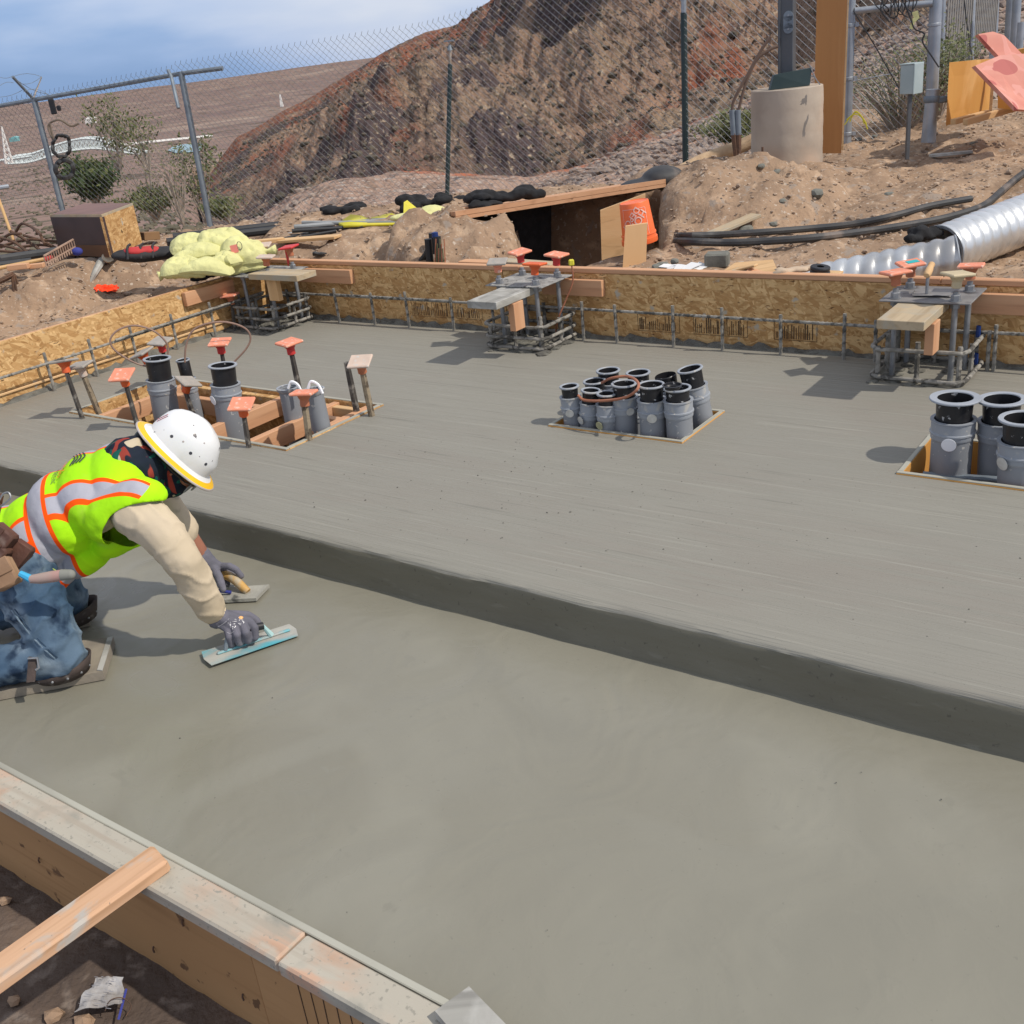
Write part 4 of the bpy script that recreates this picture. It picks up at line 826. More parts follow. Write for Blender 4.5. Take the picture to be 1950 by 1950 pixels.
# ------------------------------------------------------------------ block-out boxes
def boxform(k, label, wall=.019, depth=.30):
    x0, x1, y0, y1 = BOX[k]; g = empty('blockout_box', S((x0 + x1) / 2, (y0 + y1) / 2, US - depth), label, 'form box', 'wooden boxes set into the slab')
    zt = US + .006
    for p, q in (((x0, y0 + wall / 2), (x1, y0 + wall / 2)), ((x0, y1 - wall / 2), (x1, y1 - wall / 2)), ((x0 + wall / 2, y0 + wall), (x0 + wall / 2, y1 - wall)), ((x1 - wall / 2, y0 + wall), (x1 - wall / 2, y1 - wall))):
        o = board('side_board', S(p[0], p[1], zt - depth / 2), S(q[0], q[1], zt - depth / 2), wall, depth, ply_orange if k != 1 else osb, g, bev=.0015)
        d = (S(*q) - S(*p)); board('coated_edge', S(p[0], p[1], zt + .0015), S(q[0], q[1], zt + .0015), wall - .002, .005, plyedge, o, bev=.0015)
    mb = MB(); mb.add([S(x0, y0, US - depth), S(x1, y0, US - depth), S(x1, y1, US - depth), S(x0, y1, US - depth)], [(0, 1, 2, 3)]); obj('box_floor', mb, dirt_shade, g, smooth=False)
    return g
b1 = boxform(1, 'large box of boards with orange crosspieces behind the hard hat', .022)
b2 = boxform(2, 'box filled with twelve grey conduits in the slab middle')
b3 = boxform(3, 'right-hand box with three large grey conduits and a steel channel')
def conduit(base, topuv, r, label, grp, liner_h=.065, flange=True, coupling=True, tag_=None, rot=0, liner_r=None, black=True, ringw=.011, pm=None):
    """plastic conduit; base on the slab plane, the rim seen at topuv"""
    base = base + Vector((base.x, base.y, 0)).normalized() * (r + .016); top = over(base, *topuv); ax = (top - base).normalized(); h = (top - base).length; lr = liner_r or r * .86; pm = pm or pvc
    g = empty('conduit', base - EZ * .2, label, 'conduit', grp)
    body_top = h - (liner_h if black else 0)
    p0 = -.25
    P = [(r, p0), (r, body_top - .075), (r + .003, body_top - .070), (r + .0045, body_top - .066), (r + .0045, body_top - .052), (r + .008, body_top - .050), (r + .008, body_top - .044), (r + .004, body_top - .042), (r + .0045, body_top - .006), (r + .008, body_top - .004), (r + .008, body_top), (r * .93, body_top), (r * .91, body_top - .06), (r * .91, p0)] if coupling else [(r, p0), (r, body_top), (r - .005, body_top), (r - .006, p0)]
    mb = MB(); mb.lathe([(r, p0), (r, body_top - .075)] if coupling else P, base, ax, 24); obj('pipe', mb, pm, g)
    if coupling: mb = MB(); mb.lathe(P[1:], base, ax, 24); obj('collar', mb, pvc_light, g)
    if black:
        mb = MB(); mb.lathe([(lr, body_top - .02), (lr, body_top + .012), (lr * 1.045, h - .004), (lr * 1.045 - .003, h), (lr - .005, body_top + .012), (lr - .006, p0)], base, ax, 24); mb.lathe([(lr * .9, p0), (.001, p0)], base, ax, 12); ln = obj('liner', mb, liner, g)
        if flange: fr = lr * 1.05; mb = MB(); mb.lathe([(fr, h - .004), (fr + ringw, h - .003), (fr + ringw + .001, h + .001), (fr + ringw - .001, h + .004), (fr - .002, h + .004), (fr - .004, h + .001)], base, ax, 28); obj('rim', mb, pvc_light, g)
    else:
        mb = MB(); mb.lathe([(r + .002, h - .02), (r + .009, h - .012), (r + .011, h), (r + .003, h + .001), (r - .006, h - .01)], base, ax, 24); obj('rim', mb, pvc_light, g)
        mb = MB(); mb.lathe([(r * .97, h - .3), (.001, h - .3)], base, ax, 12); obj('dark_inside', mb, liner, g)
    if tag_:
        m, s_, side, dz = tag_; toc = Vector((-top.x, -top.y, 0)).normalized(); sidev = EZ.cross(toc); d = (toc * math.cos(side) + sidev * math.sin(side)).normalized()
        c = base + ax * (body_top - .062 + dz) + d * (r + .011); mb = MB(); mb.lathe([(.0, 0), (s_, 0), (s_, .0015), (.0, .0015)], c, d - EZ * .15, 20); o = obj('tag', mb, m, g, smooth=False)
        mb = MB(); mb.lathe([(.0035, 0), (.0, .0)], c + d * .002 + EZ * s_ * .65, d, 8); obj('tag_hole', mb, printm, o, smooth=False)
    return g
G2 = 'grey conduits standing in the middle box'
C2 = [((1093, 822), (1084, 736), .040, 'small conduit at the left end of the middle bank', .05, (tagm, .018, -.2, .0)),
      ((1123, 826), (1125, 744), .040, 'small front conduit second from the left in the middle bank', .06, (tagm, .018, -.9, -.005)),
      ((1158, 834), (1155, 750), .040, 'small front conduit with a yellowed tag, third from the left', .05, (tagy, .018, -.75, -.02)),
      ((1140, 805), (1132, 726), .049, 'medium conduit behind the small left ones, under the cord end', .06, None),
      ((1192, 833), (1188, 731), .052, 'large conduit encircled by the orange cord loop', .06, (tagm, .017, .35, .01)),
      ((1245, 843), (1240, 733), .054, 'large front conduit with a round silver tag', .07, (tagm, .020, -.05, .0)),
      ((1296, 848), (1290, 739), .054, 'large front right conduit with a second ring inside its rim', .055, None),
      ((1336, 812), (1314, 703), .053, 'tallest conduit at the right rear of the middle bank', .085, None),
      ((1165, 795), (1158, 706), .052, 'rear left conduit standing above the cord loop', .06, None),
      ((1222, 803), (1215, 710), .052, 'rear middle conduit behind the tagged one', .07, None),
      ((1283, 806), (1267, 714), .052, 'rear conduit without rim, left of the tallest one', .07, None)]
for (bu, bv), tuv, r, lab, lh, tg in C2: conduit(at(bu, bv, US - .02), tuv, r, lab, G2, liner_h=lh * .86, tag_=tg, ringw=.0065, flange='without rim' not in lab)
conduit(at(1210, 815, US - .02), (1205, 748), .050, 'short conduit half hidden behind the large middle pair', G2, liner_h=.05, ringw=.008)
P = over(at(1296, 848, US - .02), 1286, 735); mb = MB(); mb.lathe([(.026, -.01), (.036, 0), (.040, .004), (.034, .005), (.030, -.012)], P + Vector((-.012, 0, .002)), seg=20); obj('reducer_ring', mb, liner, label='smaller black ring inside the rim of the front right conduit', category='ring')
T = over(at(1188, 833, US), 1185, 745)
cp_ = [over(at(1120, 815, US), 1100, 752), over(at(1140, 815, US), 1113, 762), over(at(1158, 825, US), 1150, 763), over(at(1200, 830, US), 1190, 757), over(at(1225, 835, US), 1213, 742), over(at(1225, 825, US), 1214, 727), over(at(1200, 815, US), 1195, 717), over(at(1185, 812, US), 1165, 720), over(at(1165, 805, US), 1146, 729)]
obj('orange_cord_loop', MB().tube(smooth_path(cp_), .006, 8), copper, label='orange brown cord looped over the middle conduit bank', category='cord')
G3 = 'large grey conduits standing in the right box'
conduit(at(1808, 905, US - .03), (1819, 758), .070, 'front left conduit with a round white tag in the right box', G3, liner_h=.075, tag_=(tagw, .025, -.12, -.01), ringw=.022)
conduit(at(1900, 903, US - .03), (1908, 761), .070, 'rear conduit with a thin wire in the right box', G3, liner_h=.075, ringw=.018)
conduit(at(1940, 945, US - .03), (1950, 797), .072, 'nearest conduit with a punched metal tag at the picture edge', G3, liner_h=.075, tag_=(tagm, .023, -.75, -.005), ringw=.014)
zc = US - .04; q0 = at(1757, 902, zc); q1 = at(1906, 912, zc)
sc = empty('strut_channel', q0, 'perforated steel channel lying across the right box', 'channel'); F_ = frame(q1 - q0); L_ = (q1 - q0).length
lobj('channel', MB().box((L_ / 2, 0, 0), (L_, .04, .003)).box((L_ / 2, -.02, -.018), (L_, .003, .036)).box((L_ / 2, .02, -.018), (L_, .003, .036)), galv_dull, Matrix.Translation(q0) @ F_, sc, False)
for i in range(4): lobj('slot', MB().box((L_ * (.2 + .2 * i), -.0225, -.02), (.022, .001, .012)), blackp, Matrix.Translation(q0) @ F_, sc, False)

# box 1
G1 = 'grey conduits standing in the left box'
conduit(at(318, 790, US), (299, 683), .066, 'tall conduit with splashed black liner at the left of the left box', G1, liner_h=.105, ringw=.010)
conduit(at(368, 765, US), (348, 686), .036, 'thin conduit leaning behind the tilted cap', G1, liner_h=.10, ringw=.004)
conduit(at(440, 803, US), (424, 696), .066, 'wide streaked conduit with a dangling tag in the left box', G1, liner_h=.09, tag_=(tagw, .024, -1.1, .0), ringw=.010)
conduit(at(560, 800, US), (548, 737), .045, 'open grey conduit with a white strap, left of a pair', G1, black=False, coupling=False)
conduit(at(613, 822, US), (595, 742), .045, 'open grey conduit with a white strap, right of a pair', G1, black=False, coupling=False)
for u, v, bu, bv, l in ((556, 735, 560, 800, 'white strap over the rim of the left open conduit'), (594, 735, 613, 822, 'white strap in the mouth of the right open conduit')):
    c = over(at(bu, bv, US), u, v); obj('white_strap', MB().tube(smooth_path([c + Vector((-.02, 0, -.01)), c + Vector((0, 0, .02)), c + Vector((.03, -.01, .005)), c + Vector((.045, -.02, -.035))]), .007, 6), tagw, label=l, category='strap')
x0, x1, y0, y1 = BOX[1]
for i, (u, v) in enumerate(((180, 793), (415, 805), (487, 832))):
    a, b = AB(at(u, v, US)); board('crosspiece', S(a, y0 + .022, US - .048), S(a, y1 - .022, US - .048), .038, .088, lumber, b1, bev=.002)
for (u0, v0, u1, v1, dz) in ((470, 775, 385, 800, -.06), (345, 742, 335, 775, -.05), (628, 790, 700, 800, -.05), (560, 830, 610, 850, -.09)):
    pass
a2 = AB(at(415, 805, US))[0]; a1_ = AB(at(180, 793, US))[0]; a3 = AB(at(487, 832, US))[0]
board('short_brace', S(a1_ + .02, y0 + .45, US - .05), S(a2 - .02, y0 + .45, US - .05), .038, .088, lumber, b1); board('short_brace', S(a1_ + .02, y1 - .05, US - .06), S(a2, y1 - .05, US - .06), .038, .1, osb, b1)
board('short_brace', S(a3 + .03, y1 - .21, US - .05), S(x1 - .025, y1 - .21, US - .05), .038, .088, lumber, b1); board('short_brace', S(a2 + .02, y1 - .06, US - .055), S(a3 + .55, y1 - .06, US - .055), .036, .088, lumber_y, b1)
board('short_brace', S(a3 + .22, y1 - .03, US - .045), S(a3 + .22, y0 + .25, US - .045), .038, .088, lumber, b1)
stk_m = M('steel_stake', (.075, .065, .055), (.045, .04, .036), 20, .8, bump=.4, bscale=60, c3=(.22, .20, .17), s3=16, l3=.5, h3=.6)
stk_y = M('mortar_flecked_stake', (.30, .24, .16), (.20, .16, .11), 20, .85, bump=.4, bscale=60, c3=(.10, .075, .05), s3=30, l3=.5, h3=.58)
def stake(b_, t_, label, m=stk_m, w=.022, c=None, capl=None, cm=None, pm=None, tl=None, rz=None, n=.055):
    B = at(*b_, US); T = over(B, *t_); d = (T - B).normalized(); T0 = T - d * (n + .002 if c else 0)
    mb = MB().tube([B - d * .25, B.lerp(T0, .5), T0 + d * (.02 if c else 0)], [w * .6, w * .6, w * .52], 6); obj('form_stake', mb, m, smooth=False, label=label, category='stake', group='steel stakes round the left box')
    if c:
        q = Vector((0, 0, 1)).rotation_difference(d).to_matrix().to_4x4()
        if tl: q = Matrix.Rotation(R(tl[1]), 4, tl[0]) @ q
        cap(T0, cm, capl, rz=TH + R(rz if rz is not None else random.uniform(-20, 30)), tilt=q, plate_m=pm, neck=n)
stake((157, 797), (120, 690), 'leaning stake under the leftmost cap of the left box', c=1, capl='leftmost cap, mortar-smeared plate over an orange socket', cm=cap_or, pm=cap_grey, tl=('X', -14), rz=20)
stake((187, 784), (152, 697), 'broad mortar-coated stake second from the left', stk_y, .028, c=1, capl='brownish cap right beside the leftmost one', cm=cap_pale, pm=cap_grey, rz=25)
stake((263, 815), (234, 712), 'dark stake in front of the tall left conduit', c=1, capl='bright coral cap above the hard hat on the left', cm=cap_or, pm=cap_pink, tl=('X', 18), rz=30)
stake((366, 782), (346, 727), 'short stake behind the hard hat under the tilted cap', c=1, capl='strongly tilted mortar-covered cap right of the tall conduit', cm=cap_or, pm=cap_grey, tl=('Y', 32), rz=-8)
stake((474, 852), (461, 768), 'dark stake just right of the hard hat', c=1, capl='cap with mortar on top just right of the hard hat', cm=cap_or, pm=cap_pink, tl=('X', 16), rz=32)
stake((589, 838), (578, 750), 'flecked stake before the open conduit pair', stk_y, .028, c=1, capl='pink and brown cap before the open conduit pair', cm=cap_brown, pm=cap_pink, tl=('X', -6), rz=28)
stake((574, 762), (551, 653), 'dark stake standing alone at the far edge of the left box', w=.026, c=1, capl='clean coral diamond-turned cap standing highest over the box', cm=cap_red, pm=cap_pink, tl=('X', 4), rz=80)
stake((708, 792), (686, 687), 'yellowish speckled stake at the right end of the left box', stk_y, .028, c=1, capl='pale square cap at the right end of the left box', cm=cap_brown, pm=cap_pale, tl=('X', 16), rz=28)
stake((679, 782), (660, 690), 'bare dark stake without a cap left of the pale cap', w=.028)
stake((436, 752), (419, 652), 'stake behind the wide streaked conduit', c=1, capl='pink cap behind the wide streaked conduit', cm=cap_red, pm=cap_pink, tl=('X', 8), rz=35)
stake((300, 745), (275, 672), 'stake behind the tall left conduit, under a tilted cap', c=1, capl='tilted grey cap under the left cord loop', cm=cap_or, pm=cap_grey, tl=('Y', -14), rz=10)
stake((325, 735), (306, 650), 'stake standing behind the tall left conduit', c=1, capl='mortar-covered cap at the top of the left cord loop', cm=cap_red, pm=cap_grey, tl=('X', 10), rz=15)
stake((447, 628), (440, 563), 'short bent stake beside the cleat of the left form', c=1, capl='thin pink cap leaning against the cleat of the left form', cm=cap_brown, pm=cap_pink, tl=('Y', -8), rz=30)
bs = at(310, 775, US)
lp = [(298, 700), (262, 693), (222, 670), (210, 648), (226, 628), (258, 620), (292, 630), (315, 650), (320, 668), (317, 683)]
obj('cord_loop', MB().tube(smooth_path([over(bs + Vector((0, .0, 0)), *q) for q in lp]), .005, 7), cordbr, label='left thin cord loop rising from the tall conduit', category='cord', group='thin cords looping out of the left conduits')
lp = [(352, 690), (354, 660), (365, 632), (388, 618), (420, 613), (448, 617), (470, 628), (477, 645), (468, 665), (445, 690)]
bs = at(400, 765, US); obj('cord_loop', MB().tube(smooth_path([over(bs, *q) for q in lp]), .005, 7), cordbr, label='right thin cord loop joining the thin and the wide conduit', category='cord', group='thin cords looping out of the left conduits')
# ------------------------------------------------------------------ chain-link fence
def mesh_panel(name, P, Q, zt0, zt1, pitch, r, mat, parent, zb0=None, zb1=None, barbs=False):
    P = Vector(P); Q = Vector(Q); zb0 = P.z if zb0 is None else zb0; zb1 = Q.z if zb1 is None else zb1
    L_ = (Q - P).to_2d().length; h = pitch / 2; n = int(L_ / h); V = []; Fc = []
    d = Vector((Q.x - P.x, Q.y - P.y, 0)) / L_; nn = Vector((-d.y, d.x, 0))
    for i in range(n):
        s0 = i * h / L_; zb = zb0 + (zb1 - zb0) * s0; zt = zt0 + (zt1 - zt0) * s0; m = max(2, int((zt - zb) / h)); o = len(V)
        zs = [zt - j * h * (1 + .0) for j in range(m + 1)]
        for j, z in enumerate(zs):
            x = i * h + h * ((j + i) % 2); off = (1 if (i + j) % 2 else -1) * r * .9
            c = P + d * x; c.z = z; c = c + nn * off
            for a in (0, 2.094, 4.189): V.append((c.x + (d.x * math.cos(a) + nn.x * math.sin(a)) * r, c.y + (d.y * math.cos(a) + nn.y * math.sin(a)) * r, c.z + r * .5 * math.cos(a)))
        for j in range(m):
            for k in range(3): Fc.append((o + j * 3 + k, o + j * 3 + (k + 1) % 3, o + (j + 1) * 3 + (k + 1) % 3, o + (j + 1) * 3 + k))
        if barbs:
            x = i * h + h * ((0 + i) % 2); c = P + d * x; o = len(V)
            for dz in (0, .03):
                for a in (0, 2.094, 4.189): V.append((c.x + d.x * (dz * .5 + r * math.cos(a)) + nn.x * r * math.sin(a), c.y + d.y * (dz * .5 + r * math.cos(a)) + nn.y * r * math.sin(a), zt + dz))
            for k in range(3): Fc.append((o + k, o + (k + 1) % 3, o + 3 + (k + 1) % 3, o + 3 + k))
    mb = MB(); mb.v = V; mb.f = Fc; mb.mi = [0] * len(Fc)
    o = obj(name, mb, mat, parent, smooth=False, kind='stuff'); return o
def zfr(p, el): return CAM_H + p.to_2d().length * math.tan(R(el))
def stand(D, ub, vb, ut, vt):                # foot and head of an upright at distance D
    return atd(ub, vb, D), atd(ut, vt, D)
p1b, p1t = stand(14.6, 121, 410, 65, 190); p2b, p2t = stand(13.2, 401, 440, 345, 140); p3b, p3t = stand(11.8, 846, 392, 857, 82); p4b, p4t = stand(10.6, 1305, 342, 1302, -60)
g1b, g1t = stand(9.7, 1612, 287, 1623, -70); g2b, g2t = stand(9.7, 1771, 262, 1785, -60)
fe = empty('chain_link_fence', p2b, 'chain-link fence with a top rail along the drop on the left', 'fence')
for b_, t_, r_ in ((p1b, p1t, .034), (p2b, p2t, .034)): obj('fence_post', MB().tube([b_ - EZ * .4, t_ + EZ * .02], r_, 12), galv_dull, fe)
p0 = p1t + (p1t - p2t) * 1.6; p0b = p1b + (p1b - p2b) * 1.6; r2 = atd(424, 130, 13.0)
obj('top_rail', MB().tube([p0, p1t, p2t, r2], .024, 8), galv_dull, fe)
mesh_panel('wire_mesh', p0b, p1b, p0.z + .05, p1t.z + .05, .078, .0022, wire_dark, fe, barbs=True); mesh_panel('wire_mesh', p1b, p2b, p1t.z + .05, p2t.z + .07, .072, .0021, wire_dark, fe, barbs=True)
m3 = atd(856, 42, 11.8); mesh_panel('wire_mesh', p2b, p3b, p2t.z + .10, m3.z, .072, .0022, wire_dark, fe, zb1=p3b.z, barbs=True)
m4 = atd(1302, -95, 10.6); mesh_panel('wire_mesh', p3b, p4b, m3.z, m4.z, .066, .0021, wire_m, fe, barbs=True)
mesh_panel('wire_mesh', p4b, g1b, m4.z, m4.z + .3, .064, .0023, wire_m, fe)
obj('arm', MB().tube([p1t, atd(24, 146, 14.4)], .018, 7), galv_dull, fe); obj('arm', MB().tube([p1t + EZ * .02, atd(79, 147, 14.8)], .008, 6), twig, fe)
mb = MB()
for (u0, v0), (u1, v1), sg in (((0, 147), (24, 145), 3), ((0, 163), (26, 158), -4), ((0, 185), (42, 172), 3), ((24, 146), (79, 146), -6), ((42, 160), (79, 146), 5), ((44, 175), (92, 180), -8), ((24, 146), (92, 180), 6), ((60, 188), (79, 148), 0)):
    P = [atd(u0 + (u1 - u0) * t_, v0 + (v1 - v0) * t_ + sg * math.sin(t_ * 3.14), 14.5) for t_ in (0, .25, .5, .75, 1)]; mb.tube(P, .0035, 4)
obj('barbed_wire', mb, galv_dull, fe)
obj('loose_rail', MB().tube([atd(320, 134, 13.1), atd(326, 146, 13.05), atd(340, 206, 12.9)], .020, 8), galv_dull, label='short dark pipe hanging down from the rail beside the second fence post', category='pipe')
obj('hanging_strap', MB().box(atd(100, 203, 14.2), (.07, .02, .17), None, .01), blackp, smooth=False, label='black rubber piece hanging on the fence near the first post', category='strap'); obj('hanging_scrap', MB().box(atd(112, 206, 14.2), (.05, .02, .06), None, .01), blackp, smooth=False, label='small black scrap caught in the fence mesh', category='scrap')
def loopcord(cu, cv, ru, rv, D, r, mat, name, lab, cat, turns=1, jit=.08):
    P = []
    for k in range(int(22 * turns) + 1):
        a = k / 22 * 6.283; q = 1 + random.uniform(-jit, jit); P.append(atd(cu + ru * q * math.cos(a), cv + rv * q * math.sin(a), D + random.uniform(-.03, .03)))
    return obj(name, MB().tube(smooth_path(P, 3), r, 6), mat, label=lab, category=cat)
loopcord(123, 322, 17, 17, 14.0, .028, cable_m, 'hose_ring', 'round grey hose ring hung low on the fence beside the first post', 'hose', jit=.03)
loopcord(117, 278, 17, 21, 14.0, .016, cable_m, 'hose_coil', 'thinner dark hose coil hung above the round ring', 'hose', 2.1, .12)
obj('vine', MB().tube(smooth_path([atd(95, 235, 14), atd(98, 250, 14), atd(103, 270, 14), atd(92, 240, 14.1), atd(112, 228, 14), atd(135, 240, 14), atd(150, 235, 14)]), .012, 6), bark, label='dry dark vine tangled in the fence above the hose coil', category='vine')
# loose posts of the middle stretch
q = over(p3b, 857, 122); q2 = over(p3b, 857, 96)
t = empty('sleeved_post', p3b, 'thin post with a black sleeve and bare pale top before the hill', 'post'); obj('sleeve', MB().tube([p3b - EZ * .2, q], .024, 10), sign_dark, t); obj('bare_top', MB().tube([q, q2], .014, 8), twig, t); obj('top_cap', MB().tube([q2, q2 + EZ * .05], [.028, .012], 8).box(q2 + EZ * .09, (.11, .03, .015)), galv_dull, t)
q = over(p4b, 1302, 24); q2 = over(p4b, 1302, -50)
t = empty('sleeved_post', p4b, 'thicker post with a long black sleeve right of the trench roof', 'post'); obj('sleeve', MB().tube([p4b - EZ * .2, q], .030, 10), sign_dark, t); obj('bare_top', MB().tube([q, q2], .024, 8), galv, t); obj('foot_clamp', MB().box(p4b + EZ * .03, (.09, .09, .1), None, .01), sign_dark, t)
# ------------------------------------------------------------------ gate and slatted fence on the right
ga = empty('chain_link_gate', g1b, 'bright galvanised chain-link gate panel between two pipe posts', 'gate')
obj('gate_post', MB().tube([g1b - EZ * .3, g1t], .036, 14), galv, ga); obj('gate_post', MB().tube([g2b - EZ * .1, g2t], .048, 16), galv, ga)
obj('post_foot', MB().tube([g1b - EZ * .2, g1b + EZ * .05], [.075, .055], 12), conc_pier, ga)
for z in (.12, .55, .95, 1.3): 
    q = g1b + EZ * z; obj('clamp_band', MB().lathe([(.040, 0), (.044, .004), (.044, .026), (.040, .03)], q, seg=14).box(q + Vector((.05, -.02, .015)), (.03, .02, .03)), galv, ga)
obj('clamp_band', MB().lathe([(.050, 0), (.054, .004), (.054, .02), (.050, .024)], over(g2b, 1779, 50), seg=14), galv, ga)
ra, rb = atd(1628, 21, 9.68), atd(1776, 6, 9.66); obj('top_rail', MB().tube([ra, rb], .026, 10), galv, ga)
mesh_panel('wire_mesh', g1b, g2b, ra.z + .9, rb.z + .9, .062, .0030, wire_m, ga, zb0=g1b.z + .02, zb1=g2b.z + .15)
obj('tension_wire', MB().tube([atd(1620, 155, 9.6), atd(1700, 140, 9.6)], .004, 5), galv, ga); obj('guy_cord', MB().tube([atd(1626, 22, 9.6), atd(1665, 85, 9.55), atd(1712, 168, 9.5)], .005, 5), blackp, ga)
st0 = on(1757, 238); s0 = atd(1768, 245, 9.3); t = empty('cut_post', s0, 'short cut grey pipe stub with a clamp behind the meter box', 'post'); obj('stub', MB().tube([s0 - EZ * .1, over(s0, 1777, 170)], .052, 14), galv, t); obj('clamp', MB().lathe([(.054, 0), (.062, .01), (.062, .04), (.054, .05)], over(s0, 1774, 195), seg=14).box(over(s0, 1790, 190), (.12, .04, .05), None, .01), galv_dull, t)
f1b, f1t = stand(12.6, 1795, 130, 1797, -60); f2b, f2t = stand(13.6, 1846, 118, 1849, -60); f3b, f3t = stand(14.8, 1895, 70, 1896, -20)
fs_ = empty('slatted_fence', f1b, 'chain-link fence with woven slats running off behind the pink boards', 'fence')
for b_, t_, r_ in ((f1b, f1t, .03), (f2b, f2t, .06), (f3b, f3t, .045)): obj('fence_post', MB().tube([b_ - EZ * .4, t_], r_, 12), galv, fs_)
for A, B in ((f1b, f2b), (f2b, f3b)):
    mesh_panel('wire_mesh', A, B, A.z + 2.1, B.z + 2.1, .07, .004, galv, fs_); d = (B - A); n_ = int(d.to_2d().length / .085)
    for i in range(n_):
        c = A + d * ((i + .5) / n_) - Vector((d.y, -d.x, 0)).normalized() * -.012; board('slat', c + EZ * .02, c + EZ * 2.0, .055, .004, slatm, fs_, up=Vector((d.y, -d.x, 0)).normalized(), bev=0)
for u0, v0, u1, v1, D, r_, l in ((1924, 80, 1927, -40, 13.5, .045, 'left of three grey pipe posts at the upper right corner'), (1936, 84, 1939, -40, 13.2, .045, 'middle of three grey pipe posts at the upper right corner'), (1942, 92, 1945, 42, 12.6, .035, 'short capped pipe right of the two tall posts at the corner')):
    b_, t_ = stand(D, u0, v0, u1, v1); obj('pipe_post', MB().tube([b_ - EZ * .8, t_], r_, 12), galv, label=l, category='post', group='pipe posts at the upper right')
mb = MB()
for k in range(9):
    u = 1668 + k * 7; P = [atd(u + random.uniform(-6, 6), -25, 9.5), atd(u + random.uniform(-8, 8), 4, 9.5), atd(u + random.uniform(0, 14), 16 + random.uniform(0, 16), 9.45), atd(u + random.uniform(8, 22), 22 + random.uniform(-6, 12), 9.5), atd(u + 22, 2, 9.52), atd(u + 20, -25, 9.5)]; mb.tube(smooth_path(P, 5), .0045, 5)
obj('black_cord_tangle', mb, blackp, label='tangle of thin black cords thrown over the gate rail', category='cords')
for pts, l in ((((1680, 0), (1678, 20), (1694, 42)), 'thin black cord hooked under the gate rail at the left'), (((1722, 5), (1735, 38), (1742, 55), (1760, 64), (1757, 80), (1775, 108), (1788, 128)), 'long thin black cord hanging past the yellow ribbon'), (((1836, 0), (1842, 50), (1852, 116)), 'straight black cord in front of the slatted fence')):
    obj('black_cord', MB().tube(smooth_path([atd(u, v, 9.4 if u < 1800 else 12.2) for u, v in pts]), .006, 5), blackp, label=l, category='cord')
mb = MB(); P = [atd(u, v, 9.4) for u, v in ((1737, 24), (1748, 20), (1751, 34), (1743, 42), (1746, 30), (1738, 36), (1738, 56), (1732, 54))]; mb.prism(P[:4], Vector((0, .006, 0))); mb.prism(P[4:], Vector((0, .006, 0))); obj('yellow_ribbon', mb, yellow_b, smooth=False, label='pale yellow ribbon knotted on a cord in front of the gate', category='ribbon')
mb = MB()
for pts in (((1608, 238), (1620, 222), (1632, 214), (1645, 228), (1652, 246)), ((1612, 228), (1626, 218), (1640, 222), (1646, 236)), ((1618, 232), (1630, 212), (1648, 232), (1651, 244))): mb.tube(smooth_path([atd(u, v, 9.5) for u, v in pts]), .005, 5)
obj('yellow_twine', mb, yellow, label='frayed yellow twine tied round the foot of the left gate post', category='twine')
# meter box
bp = atd(1728, 284, 8.7); t = empty('meter_box', bp, 'pale grey electrical box on a thin dark post by the gate', 'electrical box')
obj('post', MB().box(bp + EZ * .2, (.028, .028, .55), None, .003), pole_m, t, smooth=False)
bc = over(bp, 1735, 150); Fm = Matrix.Translation(bc) @ Matrix.Rotation(R(-52), 4, 'Z'); lobj('box_body', MB().box((0, 0, 0), (.105, .12, .20), None, .004), paint_cover, Fm, t, False); lobj('box_lid', MB().box((.056, .0, .0), (.010, .126, .208), None, .004), paint_cover, Fm, t, False); lobj('hood', MB().box((.0, .0, .103), (.118, .132, .007), None, .002), paint_cover, Fm, t, False)
# pier with steel post
pb = atd(1498, 318, 8.6); ptp = over(pb, 1499, 166); rw = .5 * 131 * ((pb - Vector((0, 0, CAM_H))).dot(cF)) / FPX
t = empty('concrete_pier', pb, 'round pale concrete pier with a flat chipped top', 'pier'); mb = MB(); n_ = 14; pr = [(rw * 1.0, -.25)] + [(rw * (1.0 + .006 * math.sin(i * 1.7)), (ptp.z - pb.z - .03) * i / n_) for i in range(n_ + 1)] + [(rw * .985, ptp.z - pb.z - .006), (rw * .96, ptp.z - pb.z)]
mb.lathe(pr, Vector((pb.x, pb.y, pb.z)), seg=48, close_top=True); obj('pier_shaft', mb, conc_pier, t); ptc = Vector((pb.x, pb.y, ptp.z))
pass
t = empty('steel_post', ptc, 'dark grey square steel post with an oval plate standing on the pier', 'post'); pt_ = over(ptc, 1501, -60)
Fq = Matrix.Translation((ptc + Vector((0, 0, (pt_.z - ptc.z) / 2)))) @ Matrix.Rotation(R(-28), 4, 'Z'); hh = pt_.z - ptc.z
lobj('shaft', MB().box((0, 0, 0), (.11, .10, hh), None, .006), pole_m, Fq, t, False); lobj('side_rib', MB().box((-.045, -.056, 0), (.016, .014, hh), None, .002), pole_m, Fq, t, False)
zo = over(ptc, 1504, 42).z - (ptc.z + hh / 2); mb = MB()
for dz in (-.04, .04): mb.lathe([(0, 0), (.035, 0), (.035, .008), (0, .008)], (.02, -.05, zo + dz), (0, -1, 0), 16)
mb.box((.02, -.054, zo), (.07, .008, .08)); o = lobj('oval_cover', mb, galv_dull, Fq, t); 
for dz in (-.045, .045): lobj('bolt', MB().lathe([(.007, 0), (.007, .006), (0, .006)], (.02, -.058, zo + dz), (0, -1, 0), 8), rod_m, Fq, o)
